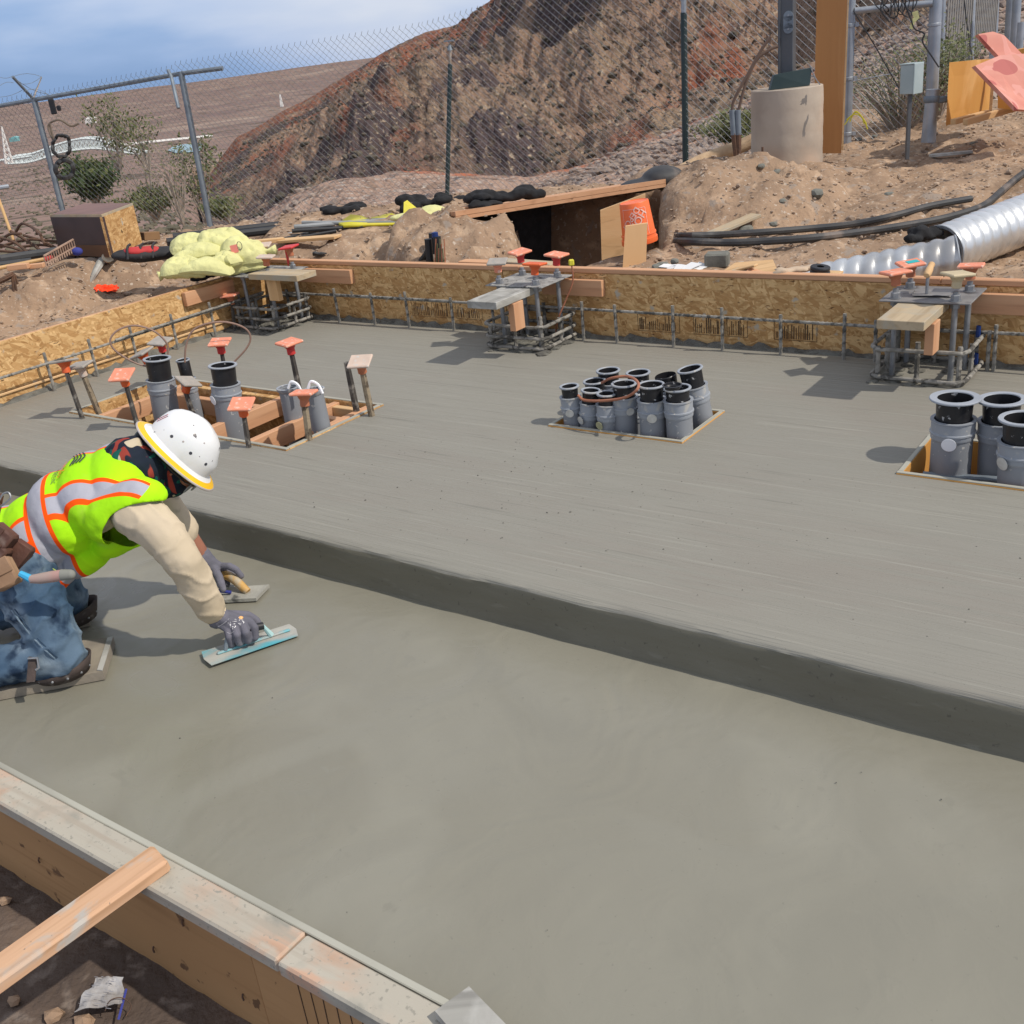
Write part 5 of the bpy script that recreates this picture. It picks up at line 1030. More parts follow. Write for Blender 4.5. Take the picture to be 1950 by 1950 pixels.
obj('dark_sheet_wrap', MB().prism([ptc + Vector((-.17, -.16, .002)), ptc + Vector((.13, -.13, .002)), ptc + Vector((.15, -.12, .12)), ptc + Vector((-.14, -.16, .10))], (.0, .05, 0)), sign_dark, smooth=False, label='dark green sheet folded round the foot of the steel post', category='sheet')
obj('wire_stub', MB().tube(smooth_path([ptc + Vector((.13, -.12, .14)), ptc + Vector((.17, -.13, .05)), ptc + Vector((.2, -.15, .0))]), .004, 5), rod_m, label='short bent wire at the right of the pier top', category='wire')
obj('marker_pin', MB().tube([over(pb + Vector((-.15, -.3, 0)), 1452, 318), over(pb + Vector((-.15, -.3, 0)), 1452, 280)], .008, 6), rust, label='short dark steel pin in front of the pier foot', category='pin')
# bent conduits left of the pier
c0 = atd(1404, 362, 8.2)
for pts, l in ((((1404, 362), (1402, 300), (1397, 240), (1394, 215), (1398, 190), (1425, 140), (1450, 95), (1468, 70)), 'rear of two bent brown conduits rising beside the pier'), (((1407, 362), (1407, 300), (1406, 240), (1405, 215), (1420, 160), (1440, 115), (1465, 95), (1482, 88)), 'front of two bent brown conduits rising beside the pier')):
    P = [over(c0, *q_) for q_ in pts]; t = empty('bent_conduit', P[0], l, 'conduit', 'bent conduits beside the pier'); obj('tube', MB().tube(smooth_path(P[3:]), .011, 8), M('brown_hose' + l[:4], (.16, .105, .075), (.12, .08, .06), 9, .7), t); obj('grey_coupler', MB().tube([P[2] - EZ * .06, P[3] + EZ * .02], .022, 10), galv_dull, t); obj('black_lower', MB().tube([P[0] - EZ * .1, P[1], P[2] - EZ * .05], [.012, .018, .022], 8), rust, t)
# tall ply board
tb = [atd(1566, 292, 9.0), atd(1602, 290, 9.05)]; tt = [over(tb[0], 1549, -60), over(tb[1], 1616, -60)]
lbl = empty('tall_plywood', tb[0], 'tall weathered brown plywood leaning upright between pier and gate', 'plywood sheet')
obj('sheet', MB().prism([atd(1548, 292, 9.0), atd(1602, 292, 9.0), atd(1616, -60, 9.0), atd(1557, -60, 9.0)], (.006, .022, 0)), ply_tall, lbl, smooth=False); obj('side_batten', MB().prism([atd(1602.5, 286, 9.0), atd(1606, 286, 9.0), atd(1619, -60, 9.0), atd(1616.5, -60, 9.0)], (.02, .06, 0)), lumber_y, lbl, smooth=False)
# plywood boxes and pink cut-outs on the right
o1 = [atd(1803, 243, 9.2), atd(1848, 226, 9.35)]; t = empty('ply_box', o1[0], 'open box of orange plywood standing on its side under the pink boards', 'plywood box')
A = atd(1801, 240, 9.2); B = atd(1843, 225, 9.5); A2_ = atd(1808, 119, 9.2); B2_ = atd(1860, 114, 9.5); C_ = atd(1884, 210, 9.9); C2_ = atd(1892, 112, 9.9)
obj('front_panel', MB().prism([A, B, B2_, A2_], (.008, .014, 0)), ply_orange, t, smooth=False); obj('back_panel', MB().prism([B + EZ * .03, C_, C2_, B2_], (.01, .016, 0)), ply_orange, t, smooth=False)
obj('edge_post', MB().prism([atd(1883, 212, 9.7), atd(1889, 210, 9.7), atd(1896, 120, 9.7), atd(1890, 120, 9.7)], (.02, .04, 0)), lumber_y, t, smooth=False)
D1 = atd(1812, 236, 9.0); board('base_batten', atd(1815, 232, 9.15), atd(1884, 214, 9.5), .05, .04, lumber_y, None, bev=.002, label='pale batten at the foot of the open plywood box', category='batten'); board('base_batten', atd(1838, 233, 9.05), atd(1935, 205, 9.4), .05, .045, lumber_y, None, bev=.002, label='second pale batten lying in front of the plywood box', category='batten')
obj('pink_cutout', MB().prism([atd(1863, 65, 9.0), atd(1891, 60, 9.1), atd(1912, 67, 9.15), atd(1965, 122, 9.3), atd(1940, 150, 9.1), atd(1903, 108, 9.0)], (-.01, .035, -.01)), ply_pink, smooth=False, label='upper pink stained board with a notched corner at the right edge', category='board')
obj('pink_cutout', MB().prism([atd(1857, 125, 8.8), atd(1905, 105, 9.0), atd(1985, 100, 9.2), atd(1985, 212, 8.9), atd(1937, 208, 8.6)], (-.01, .035, -.012)), ply_pink, smooth=False, label='large pink stained plywood piece leaning over the orange box', category='board')
obj('orange_board', MB().prism([atd(1936, 210, 9.1), atd(1985, 212, 9.2), atd(1985, 190, 9.3), atd(1936, 180, 9.2)], (.0, .3, 0)), ply_orange, smooth=False, label='low orange panel behind the large pink board', category='board'); obj('orange_board', MB().prism([atd(1936, 95, 9.9), atd(1985, 85, 9.9), atd(1985, 112, 9.9), atd(1945, 112, 9.9)], (.0, .05, 0)), ply_orange, smooth=False, label='orange panel showing behind the two pink boards at the edge', category='board')
# ------------------------------------------------------------------ trench cover, boards, bucket
t = empty('trench_cover', atd(1060, 390, 7.6), 'long plywood sheet laid as a sloping roof over the dark trench', 'plywood sheet')
a_ = atd(868, 412, 7.0); b_ = atd(1268, 349, 7.75); dd = Vector((-.2, .98, 0)); up_ = (b_ - a_)
obj('sheet', MB().prism([a_, b_, b_ + dd * .95 - EZ * .115, a_ + dd * .95 - EZ * .115], (0, 0, .03)), lumber, t, smooth=False); obj('stiffener', MB().prism([a_ - EZ * .025, b_ - EZ * .025, b_ + dd * .05 - EZ * .02, a_ + dd * .05 - EZ * .02], (0, 0, .022)), lumber, t, smooth=False)
obj('trench_shade_sheet', MB().add([atd(u, v, D) for u, v, D in ((915, 408, 7.35), (985, 398, 7.5), (1050, 388, 7.75), (1050, 560, 7.8), (985, 560, 7.55), (915, 560, 7.4))], [(0, 1, 4, 5), (1, 2, 3, 4)]), blackc, smooth=False, label='black sheet added for the deep shade in the left half of the trench', category='shade sheet')  # black sheet added to make the shade inside the trench darker
board('thin_board', atd(845, 404, 7.3), atd(940, 386, 7.45), .09, .02, lumber, None, label='thin board sticking out left of the trench cover', category='board')
q = atd(1210, 340, 7.9); P0 = on(1186, 524)
bD = 6.75
lb = [(1143, 401), (1229, 369), (1229, 535), (1147, 535)]; obj('upright_board', MB().prism([atd(u, v, bD + (u - 1143) * .001) for u, v in lb], (.004, .03, 0)), lumber_y, smooth=False, label='wide pale board with a slanted top standing behind the bucket', category='board')
lb = [(1191, 431), (1233, 425), (1229, 535), (1184, 535)]; obj('upright_board', MB().prism([atd(u, v, 6.25 + (u - 1184) * .001) for u, v in lb], (.004, .028, 0)), M('fresh_pine', (.70, .44, .22), (.64, .38, .18), 4, .7, stretch=(.8, .8, .12)), smooth=False, label='short fresh pine board standing in front of the bucket', category='board')
bb_ = atd(1219, 462, 6.52); bt_ = over(bb_, 1210, 383); ax = (bt_ - bb_).normalized(); ax = (ax + Vector((-.04, 0, 0))).normalized(); bh = (bt_ - bb_).length
t = empty('orange_bucket', bb_, 'upturned orange plastic bucket with a white lettered square, wedged by boards', 'bucket'); wpp = (bb_ - Vector((0, 0, CAM_H))).dot(cF) / FPX
mb = MB(); mb.lathe([(34 * wpp, 0), (34.5 * wpp, .004), (34.5 * wpp, .030), (32.5 * wpp, .032), (32.3 * wpp, .05), (33.5 * wpp, .052), (33 * wpp, .06), (31.5 * wpp, .062), (27.5 * wpp, bh - .006), (26.5 * wpp, bh), (25 * wpp, bh), (24 * wpp, bh - .004)], bb_, ax, 32, close_top=True); obj('pail', mb, bucketm, t)
# lettering: a square of slanting white letters, upside down with the bucket
def wrap_txt(txt, size, mat, parent, cx, cz, rotdeg, name, r0):
    cu = bpy.data.curves.new('tx', 'FONT'); cu.body = txt; cu.size = size; cu.align_x = 'CENTER'; cu.align_y = 'CENTER'; cu.fill_mode = 'FRONT'; cu.offset = size * .012
    to = bpy.data.objects.new('tx', cu); COL.objects.link(to); bpy.context.view_layer.update(); me = bpy.data.meshes.new_from_object(to.evaluated_get(bpy.context.evaluated_depsgraph_get())); bpy.data.objects.remove(to)
    toc = Vector((-bb_.x, -bb_.y, 0)); toc -= ax * toc.dot(ax); toc.normalize(); side = ax.cross(toc).normalized(); c, s_ = math.cos(R(rotdeg)), math.sin(R(rotdeg)); org = WM[parent.name].translation
    for v in me.vertices:
        x = v.co.x * c - v.co.y * s_ + cx; z = v.co.x * s_ + v.co.y * c + cz; th = x / r0; rr = r0 - (z - bh * .5) * .05; v.co = bb_ + ax * z + (toc * math.cos(th) + side * math.sin(th)) * (rr + .0025) - org
    me.materials.append(mat); o = bpy.data.objects.new(name, me); link(o, parent, Matrix.Translation(org)); return o
r0 = 30 * wpp; bucket_print = M('pinkish_white_print', (.78, .52, .44))
for tx, dx, dz, sz in (('THE', .052, .095, .034), ('HOME', .012, .125, .062), ('DEPOT', -.030, .150, .052)): wrap_txt(tx, sz, bucket_print, t, -.012 + dx * .8, dz + .01, 228, 'printed_word', r0)
mb = MB(); toc = Vector((-bb_.x, -bb_.y, 0)); toc -= ax * toc.dot(ax); toc.normalize(); side = ax.cross(toc).normalized()
def bpt(x, z): th = x / r0; return bb_ + ax * z + (toc * math.cos(th) + side * math.sin(th)) * (r0 - (z - bh * .5) * .05 + .002)
for (xa, za), (xb, zb) in (((-.085, .055), (.065, .055)), ((-.085, .215), (.065, .215)), ((-.085, .055), (-.085, .215)), ((.065, .055), (.065, .215))):
    for k in range(6):
        u0, u1 = k / 6, (k + 1) / 6; A = (xa + (xb - xa) * u0, za + (zb - za) * u0); B = (xa + (xb - xa) * u1, za + (zb - za) * u1); w_ = .0025; hz = (0, w_) if za == zb else (w_, 0)
        mb.add([bpt(*A), bpt(*B), bpt(B[0] + hz[0], B[1] + hz[1]), bpt(A[0] + hz[0], A[1] + hz[1])], [(0, 1, 2, 3)])
obj('printed_frame', mb, bucket_print, t, smooth=False)
# cables with tape
def cab(pts, r, lab, z_=.03):
    P = []
    for u, v in pts: q = on(u, v); P.append(q + EZ * z_)
    t = empty('black_cable', P[0], lab, 'cable', 'thick black cables over the bare earth'); obj('jacket', MB().tube(smooth_path(P, 6), r, 9), cable_m, t); a = P[0]; d = (P[1] - P[0]).normalized()
    obj('white_end', MB().tube([a - d * .03, a], r * .5, 8), tagw, t); obj('white_tape', MB().tube([a + d * .10, a + d * .19], r * 1.08, 9), tagw, t); return t
cab(((1247, 455), (1300, 458), (1360, 457), (1450, 452), (1540, 445), (1620, 437), (1700, 421), (1770, 402), (1848, 388)), .021, 'upper black cable ending halfway up the slope')
cab(((1243, 464), (1300, 469), (1380, 472), (1450, 470), (1550, 463), (1640, 452), (1720, 440), (1800, 425), (1870, 402), (1910, 370), (1940, 345), (1975, 322)), .023, 'lower black cable running up to the right edge')
board('half_buried_plank', on(1322, 460) + EZ * .0, on(1440, 425) + EZ * .05, .10, .02, lumber_buff, None, label='plank half buried at the foot of the crumbling lump', category='plank'); board('grey_stick', on(1770, 302) + EZ * .02, on(1850, 294) + EZ * .02, .06, .02, lumber_grey, None, label='grey weathered stick lying on the slope', category='stick')
# corrugated pipes
def cmp(P, Q, r, lab, flip):
    L_ = (Q - P).length; ax_ = (Q - P).normalized(); x = ax_.orthogonal().normalized(); y = ax_.cross(x); nz_ = int(L_ / .011); seg = 40; vs = []; fs = []
    for i in range(nz_ + 1):
        z = L_ * i / nz_
        for k in range(seg):
            a = 6.2832 * k / seg; ph = z / .075 + (k / seg) * flip; rr = r + .007 * (abs(math.sin(math.pi * ph)) ** .7 * 2 - 1); vs.append(P + ax_ * z + (x * math.cos(a) + y * math.sin(a)) * rr)
    for i in range(nz_):
        for k in range(seg): fs.append((i * seg + k, i * seg + (k + 1) % seg, (i + 1) * seg + (k + 1) % seg, (i + 1) * seg + k))
    t = empty('corrugated_pipe', P, lab, 'steel pipe', 'corrugated steel pipes'); obj('wall', MB().add(vs, fs), cmpm, t, smooth='all'); 
    for e, s_ in ((P, 1), (Q, -1)): mb = MB(); mb.lathe([(r + .009, 0), (r + .010, .006 * s_), (r - .004, .006 * s_), (r - .006, 0)], e, ax_, 40); obj('end_rim', mb, galv, t)
    return t
cmp(S(-2.07, 5.17, .355), at(1825, 494, .49), .112, 'shorter corrugated steel pipe lying just behind the back form', 2)
cmp(S(-1.48, 5.97, .42), S(-1.48, 5.97, .42) + (S(-1.19, 6.66, .475) - S(-1.48, 5.97, .42)) * 2.4, .135, 'longer shiny corrugated steel pipe running off at the right edge', 1)
def rag(name, c, size, lab, cat, mat=blackc, n=9, vox=.012, seed=0, amp=.012, rot=0.0):
    rr = random.Random(seed); mb = MB(); Rz = Matrix.Rotation(rot, 3, 'Z')
    for i in range(n): p = Vector((rr.uniform(-.5, .5) * size[0], rr.uniform(-.5, .5) * size[1], rr.uniform(.0, .6) * size[2])); s_ = rr.uniform(.22, .42); mb.blob(Vector(c) + Rz @ p, (size[0] * s_ * .6, size[1] * s_ * .8, size[2] * s_ * .9), 2)
    mb.blob(Vector(c) + EZ * size[2] * .2, (size[0] * .42, size[1] * .36, size[2] * .25), 2)
    return remeshed(name, mb, mat, vox, disp=lambda co, no: amp * fbm(co[:, 0] * 22, co[:, 1] * 22, co[:, 2] * 30, o=3), smooth_it=2, label=lab, category=cat)
rag('black_rag', S(-1.56, 5.90, .50), (.20, .14, .10), 'black cloth stuffed over the near end of the long steel pipe', 'cloth', seed=2)
for (u, v, D), sz, l, sd in (((655, 412, 8.7), (.42, .2, .12), 'black cloth heap behind the grey conduits on the ledge', 3), ((812, 396, 8.4), (.36, .22, .14), 'black netting heap behind the yellow sheet', 4), ((868, 392, 8.6), (.30, .2, .09), 'low black cloth right of the sleeved post foot', 5)):
    rag('black_cloth', atd(u, v, D), sz, l, 'cloth', seed=sd)
rag('black_cloth', atd(965, 382, 7.35) + EZ * .0, (.42, .2, .12), 'bunched black cloth weighing down the trench cover', 'cloth', seed=6, rot=R(0))
rag('black_cloth', atd(930, 392, 7.25), (.2, .14, .07), 'small black cloth at the left of the bunched one on the cover', 'cloth', seed=8)
mb = MB(); c = atd(1262, 338, 7.9); mb.blob(c, (.15, .15, .085), 3); mb.blob(c + Vector((-.16, -.02, -.035)), (.16, .13, .05), 3); remeshed('dark_sack', mb, cable_m, .012, disp=lambda co, no: .006 * fbm(co[:, 0] * 14, co[:, 1] * 14, co[:, 2] * 14), label='dark grey sack weighing down the upper end of the trench cover', category='sack')
obj('straw_roll', MB().tube(smooth_path([atd(1285, 333, 9.7), atd(1340, 305, 9.9), atd(1400, 283, 10.0), atd(1445, 262, 10.1)]), .06, 12), tarp_log, label='tan straw roll lying beyond the fence left of the pier', category='straw roll')
# yellow sheets
t = obj('yellow_sheet', MB().add([atd(u, v, D) for u, v, D in ((645, 424, 8.0), (668, 408, 8.2), (700, 415, 8.3), (745, 405, 8.3), (758, 412, 8.1), (752, 424, 7.9), (700, 426, 7.9), (655, 428, 7.85), (690, 411, 8.25), (725, 410, 8.3))], [(0, 1, 8, 7), (8, 2, 6, 7), (2, 9, 5, 6), (9, 3, 4, 5)]), yellow, label='crumpled yellow plastic sheet lying over the grey conduits', category='sheet'); md = t.modifiers.new('t', 'SOLIDIFY'); md.thickness = .02
obj('yellow_flap', MB().prism([atd(769, 385, 7.9), atd(800, 410, 7.9), atd(768, 414, 7.85)], (.02, .1, 0)), yellow, smooth=False, label='stiff yellow flap standing up beside the pale sack', category='sheet')
mb = MB(); mb.blob(atd(822, 404, 7.8), (.11, .10, .05), 3); mb.blob(atd(783, 412, 7.7), (.16, .08, .03), 3); mb.blob(atd(845, 402, 7.8), (.03, .03, .02), 2); remeshed('pale_sack', mb, yellow_b, .01, disp=lambda co, no: .005 * fbm(co[:, 0] * 20, co[:, 1] * 20, co[:, 2] * 20), label='pale yellow tied sack at the left end of the trench cover', category='sack')
# sandbags
def bag(c, size, rz, lab, seed, tail=None):
    rr = random.Random(seed); Rm = (Matrix.Rotation(rz, 4, 'Z') @ Matrix.Rotation(.16 * math.sin(seed * 2.3), 4, 'Y') @ Matrix.Rotation(.22 * math.cos(seed * 1.7) + .18, 4, 'X')).to_3x3(); c = Vector(c); mb = MB(); n_, m_ = 34, 26
    U, V = np.meshgrid(np.linspace(-1, 1, n_), np.linspace(-1, 1, m_), indexing='ij'); crumple = fbm(U * 1.6 + seed, V * 1.6, o=4); fine_ = fbm(U * 4 + seed, V * 5, o=3)
    rad = np.abs(np.sin(np.arctan2(V, 1.25 - np.abs(U)) * 9 + seed)) * np.abs(U) ** 4
    for sgn in (1, -1):
        H = (np.clip(1 - U ** 2, 0, 1) ** .42) * (np.clip(1 - V ** 2, 0, 1) ** .42) * (1 + .35 * crumple - .20 * rad - .35 * np.clip(.16 - np.abs(crumple), 0, .16) / .16 * .6 + .10 * fine_)
        X_ = U * (1 - .10 * (1 - V ** 2) * 0 - .08 * V ** 2) * size[0] * 1.3; Y_ = V * (1 - .22 * U ** 4 + .10 * crumple) * size[1] * 1.25; Z_ = sgn * H * size[2] * (1.25 if sgn > 0 else .8) - .018 * (U ** 2) * size[0] / .1
        o0 = len(mb.v)
        for i in range(n_):
            for j in range(m_): mb.v.append(tuple(c + Rm @ Vector((float(X_[i, j]), float(Y_[i, j]), float(Z_[i, j])))))
        for i in range(n_ - 1):
            for j in range(m_ - 1):
                q_ = (o0 + i * m_ + j, o0 + (i + 1) * m_ + j, o0 + (i + 1) * m_ + j + 1, o0 + i * m_ + j + 1); mb.f.append(q_ if sgn > 0 else q_[::-1]); mb.mi.append(0)
    if tail:
        t_ = Vector(tail); pts_ = [c + t_ * k for k in (.45, .7, .85, 1.0, 1.12)]; mb.tube(pts_, [.05, .028, .013, .026, .034], 9)
    o = obj('sandbag', mb, yellow_b, smooth='all', label=lab, category='sandbag', group='yellow woven sandbags in a heap'); return o
bD = 6.9
for (u, v, D), sz, rz, l, sd, tl in (((350, 512, 6.75), (.11, .08, .055), .1, 'sandbag at the lower left of the heap with its tied tail', 1, (-.14, -.04, -.02)), ((372, 488, 6.95), (.15, .08, .055), .1, 'sandbag in the left middle of the heap', 2, None), ((374, 466, 7.15), (.13, .09, .055), .3, 'upper left sandbag of the heap', 3, None), ((418, 463, 7.05), (.125, .10, .075), -.2, 'topmost plump sandbag of the heap', 4, None),
                              ((426, 500, 6.75), (.085, .07, .05), .5, 'small crumpled sandbag in the heap centre with a bright knot', 5, (.05, -.06, .02)), ((393, 510, 6.68), (.13, .07, .042), .0, 'flat sandbag in front of the heap', 6, None), ((462, 486, 6.85), (.12, .09, .085), .1, 'big sandbag with faded pink print right of the heap', 7, (.20, .0, .01)), ((468, 500, 6.85), (.10, .08, .045), .2, 'sandbag under the printed one at the right', 8, None)):
    D += .36; o = bag(atd(u, v, D), tuple(x * 1.04 for x in sz), rz, l, sd, tl)
    if 'print' in l and sd == 7:
        P = atd(446, 474, D - .118); obj('print_patch', MB().box(P, (.045, .002, .05), frame(Vector((1, .1, .1))).to_3x3()), pinkpr, o, smooth=False)
        P = atd(456, 468, D - .12); mb = MB(); mb.tube([P + Vector((.016 * math.cos(a), 0, .026 * math.sin(a))) for a in np.linspace(0, 6.28, 14)[:-1]], .0022, 4, closed=True); obj('printed_zero', mb, printm, o)
rag('black_glove', S(-5.66, 4.46, .50), (.22, .09, .05), 'black cloth lying over the corner of the left form', 'cloth', seed=12, rot=R(25)); rag('black_glove', S(-5.55, 4.62, .53), (.16, .09, .05), 'second black cloth beside the left cage plate', 'cloth', seed=13, rot=R(40))
# crate
A = atd(112, 474, 8.6); B = atd(211, 479, 8.05); Cc = atd(271, 462, 8.6); Dd = A + Cc - B; h = over(B, 195, 402).z - B.z
t = empty('crate', B, 'brown crate with a pale strand-board end on the ledge by the fence', 'crate'); zb = min(A.z, B.z, Cc.z); B.z = zb; A.z = zb; Cc.z = zb; Dd.z = zb
def wallp(p, q, mat, nm, off): n_ = EZ.cross(q - p).normalized(); return obj(nm, MB().prism([p, q, q + EZ * h, p + EZ * h], n_ * off), mat, t, smooth=False)
wallp(A, B, ply_dark, 'front_panel', .018); wallp(B, Cc, osb, 'end_panel', .018); wallp(Cc, Dd, ply_dark, 'back_panel', .018); wallp(Dd, A, ply_dark, 'end_panel', .018)
obj('lid', MB().prism([A + EZ * h, B + EZ * h, Cc + EZ * h, Dd + EZ * h], (0, 0, .016)), lumber_buff, t, smooth=False); obj('lid_skin', MB().prism([A.lerp(Cc, .02) + EZ * (h + .0165), B + (Dd - B) * .02 + EZ * (h + .0165), Cc.lerp(A, .02) + EZ * (h + .0165), Dd.lerp(B, .02) + EZ * (h + .0165)], (0, 0, .002)), M('reddish_brown_film', (.21, .12, .10), (.17, .10, .085), 5, .7), t, smooth=False)
dn = (A - B).normalized(); obj('lower_wear_strip', MB().prism([A - dn * .0 - EZ.cross(B - A).normalized() * .002, B - EZ.cross(B - A).normalized() * .002, B - EZ.cross(B - A).normalized() * .002 + EZ * h * .30, A - EZ.cross(B - A).normalized() * .002 + EZ * h * .28], EZ.cross(B - A).normalized() * -.002), M('worn_brown_ply', (.15, .075, .035), (.12, .06, .03), 4, .8), t, smooth=False)
cc = B.lerp(Cc, .45) + EZ * h * .45; nrm = -EZ.cross(Cc - B).normalized(); e_ = (Cc - B).normalized(); obj('cut_hole', MB().prism([cc - e_ * .012, cc + e_ * .025 + EZ * .002, cc + EZ * .03], nrm * -.003), blackp, t, smooth=False)
for x in (.2, .8): board('runner', (A.lerp(B, x)) - EZ * .03, (Dd.lerp(Cc, x)) - EZ * .03, .06, .055, ply_dark, t)
board('timber_scrap', atd(270, 450, 8.7), atd(300, 448, 8.75), .09, .06, M('brown_offcut', (.2, .11, .05), (.26, .15, .07), 5, .8), None, label='short brown offcut right behind the crate', category='board')
# tool bag
c0, c1 = atd(236, 487, 7.7), atd(338, 480, 7.75); t = empty('tool_bag', c0, 'flat red and black tool bag lying beside the crate', 'bag'); m_ = (c0 + c1) / 2
mb = MB(); d = (c1 - c0); mb.blob(c0.lerp(c1, .3), (.19, .11, .05), 3, frame(d)); mb.blob(c0.lerp(c1, .65), (.19, .11, .045), 3, frame(d)); body_ = remeshed('bag_body', mb, blackf, .012, t, disp=lambda co, no: .008 * fbm(co[:, 0] * 12, co[:, 1] * 12, co[:, 2] * 12))
mb = MB(); mb.blob(c0.lerp(c1, .27) + EZ * .028 + Vector((0, -.035, 0)), (.085, .07, .034), 3, frame(d)); mb.blob(c0.lerp(c1, .50) + EZ * .028 + Vector((0, -.03, 0)), (.085, .07, .032), 3, frame(d)); remeshed('red_panel', mb, redm, .009, t, disp=lambda co, no: .005 * fbm(co[:, 0] * 12, co[:, 1] * 12))
for x in (.16, .40, .62): q = c0.lerp(c1, x); obj('strap', MB().tube(smooth_path([q + Vector((0, -.12, -.01)), q + Vector((.0, -.07, .062)), q + Vector((.0, .0, .072))]), .009, 5), blackf, t)
mb = MB(); P = smooth_path([on(172, 542) + EZ * .01, on(185, 520) + EZ * .02, on(200, 500) + EZ * .03, on(212, 497) + EZ * .02, on(225, 480) + EZ * .03], 4); mb.tube(P, [.012 + .018 * math.sin(3.14 * i / len(P)) for i in range(len(P))], 7); obj('grey_cloth', mb, lumber_grey, label='grey strip of cloth trailing down the earth bank below the crate', category='cloth')
obj('cut_pipe_end', MB().tube([on(204, 500) + EZ * .03, on(204, 500) + Vector((.04, -.06, .05))], .04, 12), M('cream_cap', (.6, .56, .42)), label='round cream end of a roll on the bank', category='roll')
# orange marking, draped on the bank
mb = MB(); n_ = 14
for r_ in range(4):
    for i in range(n_): q = on(182 + 48 * i / (n_ - 1), 547 + r_ * 4.2 + 1.2 * math.sin(i * 1.9)); mb.v.append(tuple(q + Vector((0, -.02, .022))))
for r_ in range(3):
    for i in range(n_ - 1):
        if (i in (0, n_ - 2) and r_ != 1): continue
        mb.f.append((r_ * n_ + i, r_ * n_ + i + 1, (r_ + 1) * n_ + i + 1, (r_ + 1) * n_ + i)); mb.mi.append(0)
obj('orange_marking', mb, orangep, label='bright orange spray paint mark on the earth bank', category='paint mark')
# long pipes and conduits on the ledge
def pole(p, q, r, mat, name, lab, cat, grp=None, sag=0): m_ = (Vector(p) + Vector(q)) / 2 - EZ * sag; return obj(name, MB().tube(smooth_path([p, m_, q], 4), r, 9), mat, label=lab, category=cat, group=grp)
pole(atd(318, 462, 8.3), atd(640, 424, 8.5), .032, blackp, 'black_pipe', 'front fat black pipe lying along the ledge', 'pipe', 'black pipes on the ledge'); pole(atd(330, 452, 8.6), atd(660, 414, 8.8), .030, blackp, 'black_pipe', 'rear fat black pipe lying along the ledge', 'pipe', 'black pipes on the ledge')
for i, (u0, v0, u1, v1, D0, D1, r_, m_) in enumerate(((560, 432, 745, 418, 8.0, 8.1, .016, 0), (548, 447, 700, 420, 7.9, 8.2, .014, 0), (575, 424, 770, 424, 8.1, 7.9, .014, 0), (540, 455, 660, 428, 7.8, 8.1, .012, 1), (590, 440, 800, 422, 7.9, 8.0, .012, 0), (556, 440, 690, 432, 7.85, 7.9, .015, 1), (600, 428, 720, 420, 8.15, 8.2, .018, 1), (570, 452, 640, 440, 7.8, 7.85, .012, 1))):
    pole(atd(u0, v0, D0), atd(u1, v1, D1), r_, blackp if m_ else greym, 'loose_conduit', ['long pale conduit on top of the pile', 'conduit crossing the pile from the lower left', 'conduit lying under the yellow sheet', 'thin black tube at the near end of the pile', 'long conduit reaching to the pale sack', 'short black tube in the middle of the pile', 'black tube behind the pile', 'shortest black tube lowest in the pile'][i], 'conduit', 'loose conduits piled on the ledge')
board('plank', atd(478, 462, 7.7), atd(541, 456, 7.75), .06, .03, lumber_y, None, label='short yellow plank behind the printed sandbag', category='plank'); board('plank', on(536, 464) + EZ * .02, on(645, 456) + EZ * .02, .11, .02, lumber_y, None, label='longer pale plank lying below the conduit pile', category='plank'); board('plank', atd(640, 446, 7.9), atd(680, 443, 7.9), .05, .03, lumber, None, label='small orange offcut under the conduit pile', category='plank')
rag('dark_scrap', on(612, 488) + EZ * .01, (.12, .05, .03), 'small dark scrap on the smooth earth mound', 'scrap', mat=cable_m, seed=21)
# pipe bundle behind the form
pbz = 0
for (u, v, u2, v2, l) in ((818, 510, 815, 455, 'left upright black pipe of the small bundle'), (835, 512, 832, 450, 'right upright black pipe of the small bundle'), (825, 500, 823, 444, 'rear upright black pipe of the bundle')):
    b_ = behind(u, v, 5.04 + (.08 if 'rear' in l else 0)); pole(b_ - EZ * .1, over(b_, u2, v2), .024, blackp, 'black_pipe', l, 'pipe', 'upright black pipes behind the back form')
obj('bent_black_pipe', MB().tube(smooth_path([behind(786, 508, 5.05), behind(800, 498, 5.05), behind(812, 482, 5.05), behind(818, 465, 5.05)]), .018, 8), blackp, label='bent black pipe curving into the small bundle', category='pipe'); b_ = behind(826, 500, 5.03); obj('blue_plug', MB().lathe([(.02, 0), (.02, .03), (.0, .035)], over(b_, 829, 452)), bluem, label='blue pipe cap on top of the small bundle', category='plug')
for k in range(7): pole(behind(828 + k * 3.4, 510, 5.0), behind(830 + k * 2.6, 455 + (k % 3) * 9, 5.01), .0035, leafg if k % 2 else copper, 'thin_wire', ['first thin wire right of the black pipes','second thin wire of the bundle','third thin wire of the bundle','middle thin wire of the bundle, green','fifth thin wire of the bundle','sixth thin wire of the bundle','outermost thin wire on the right of the bundle'][k], 'wire', 'thin wires of the small bundle')
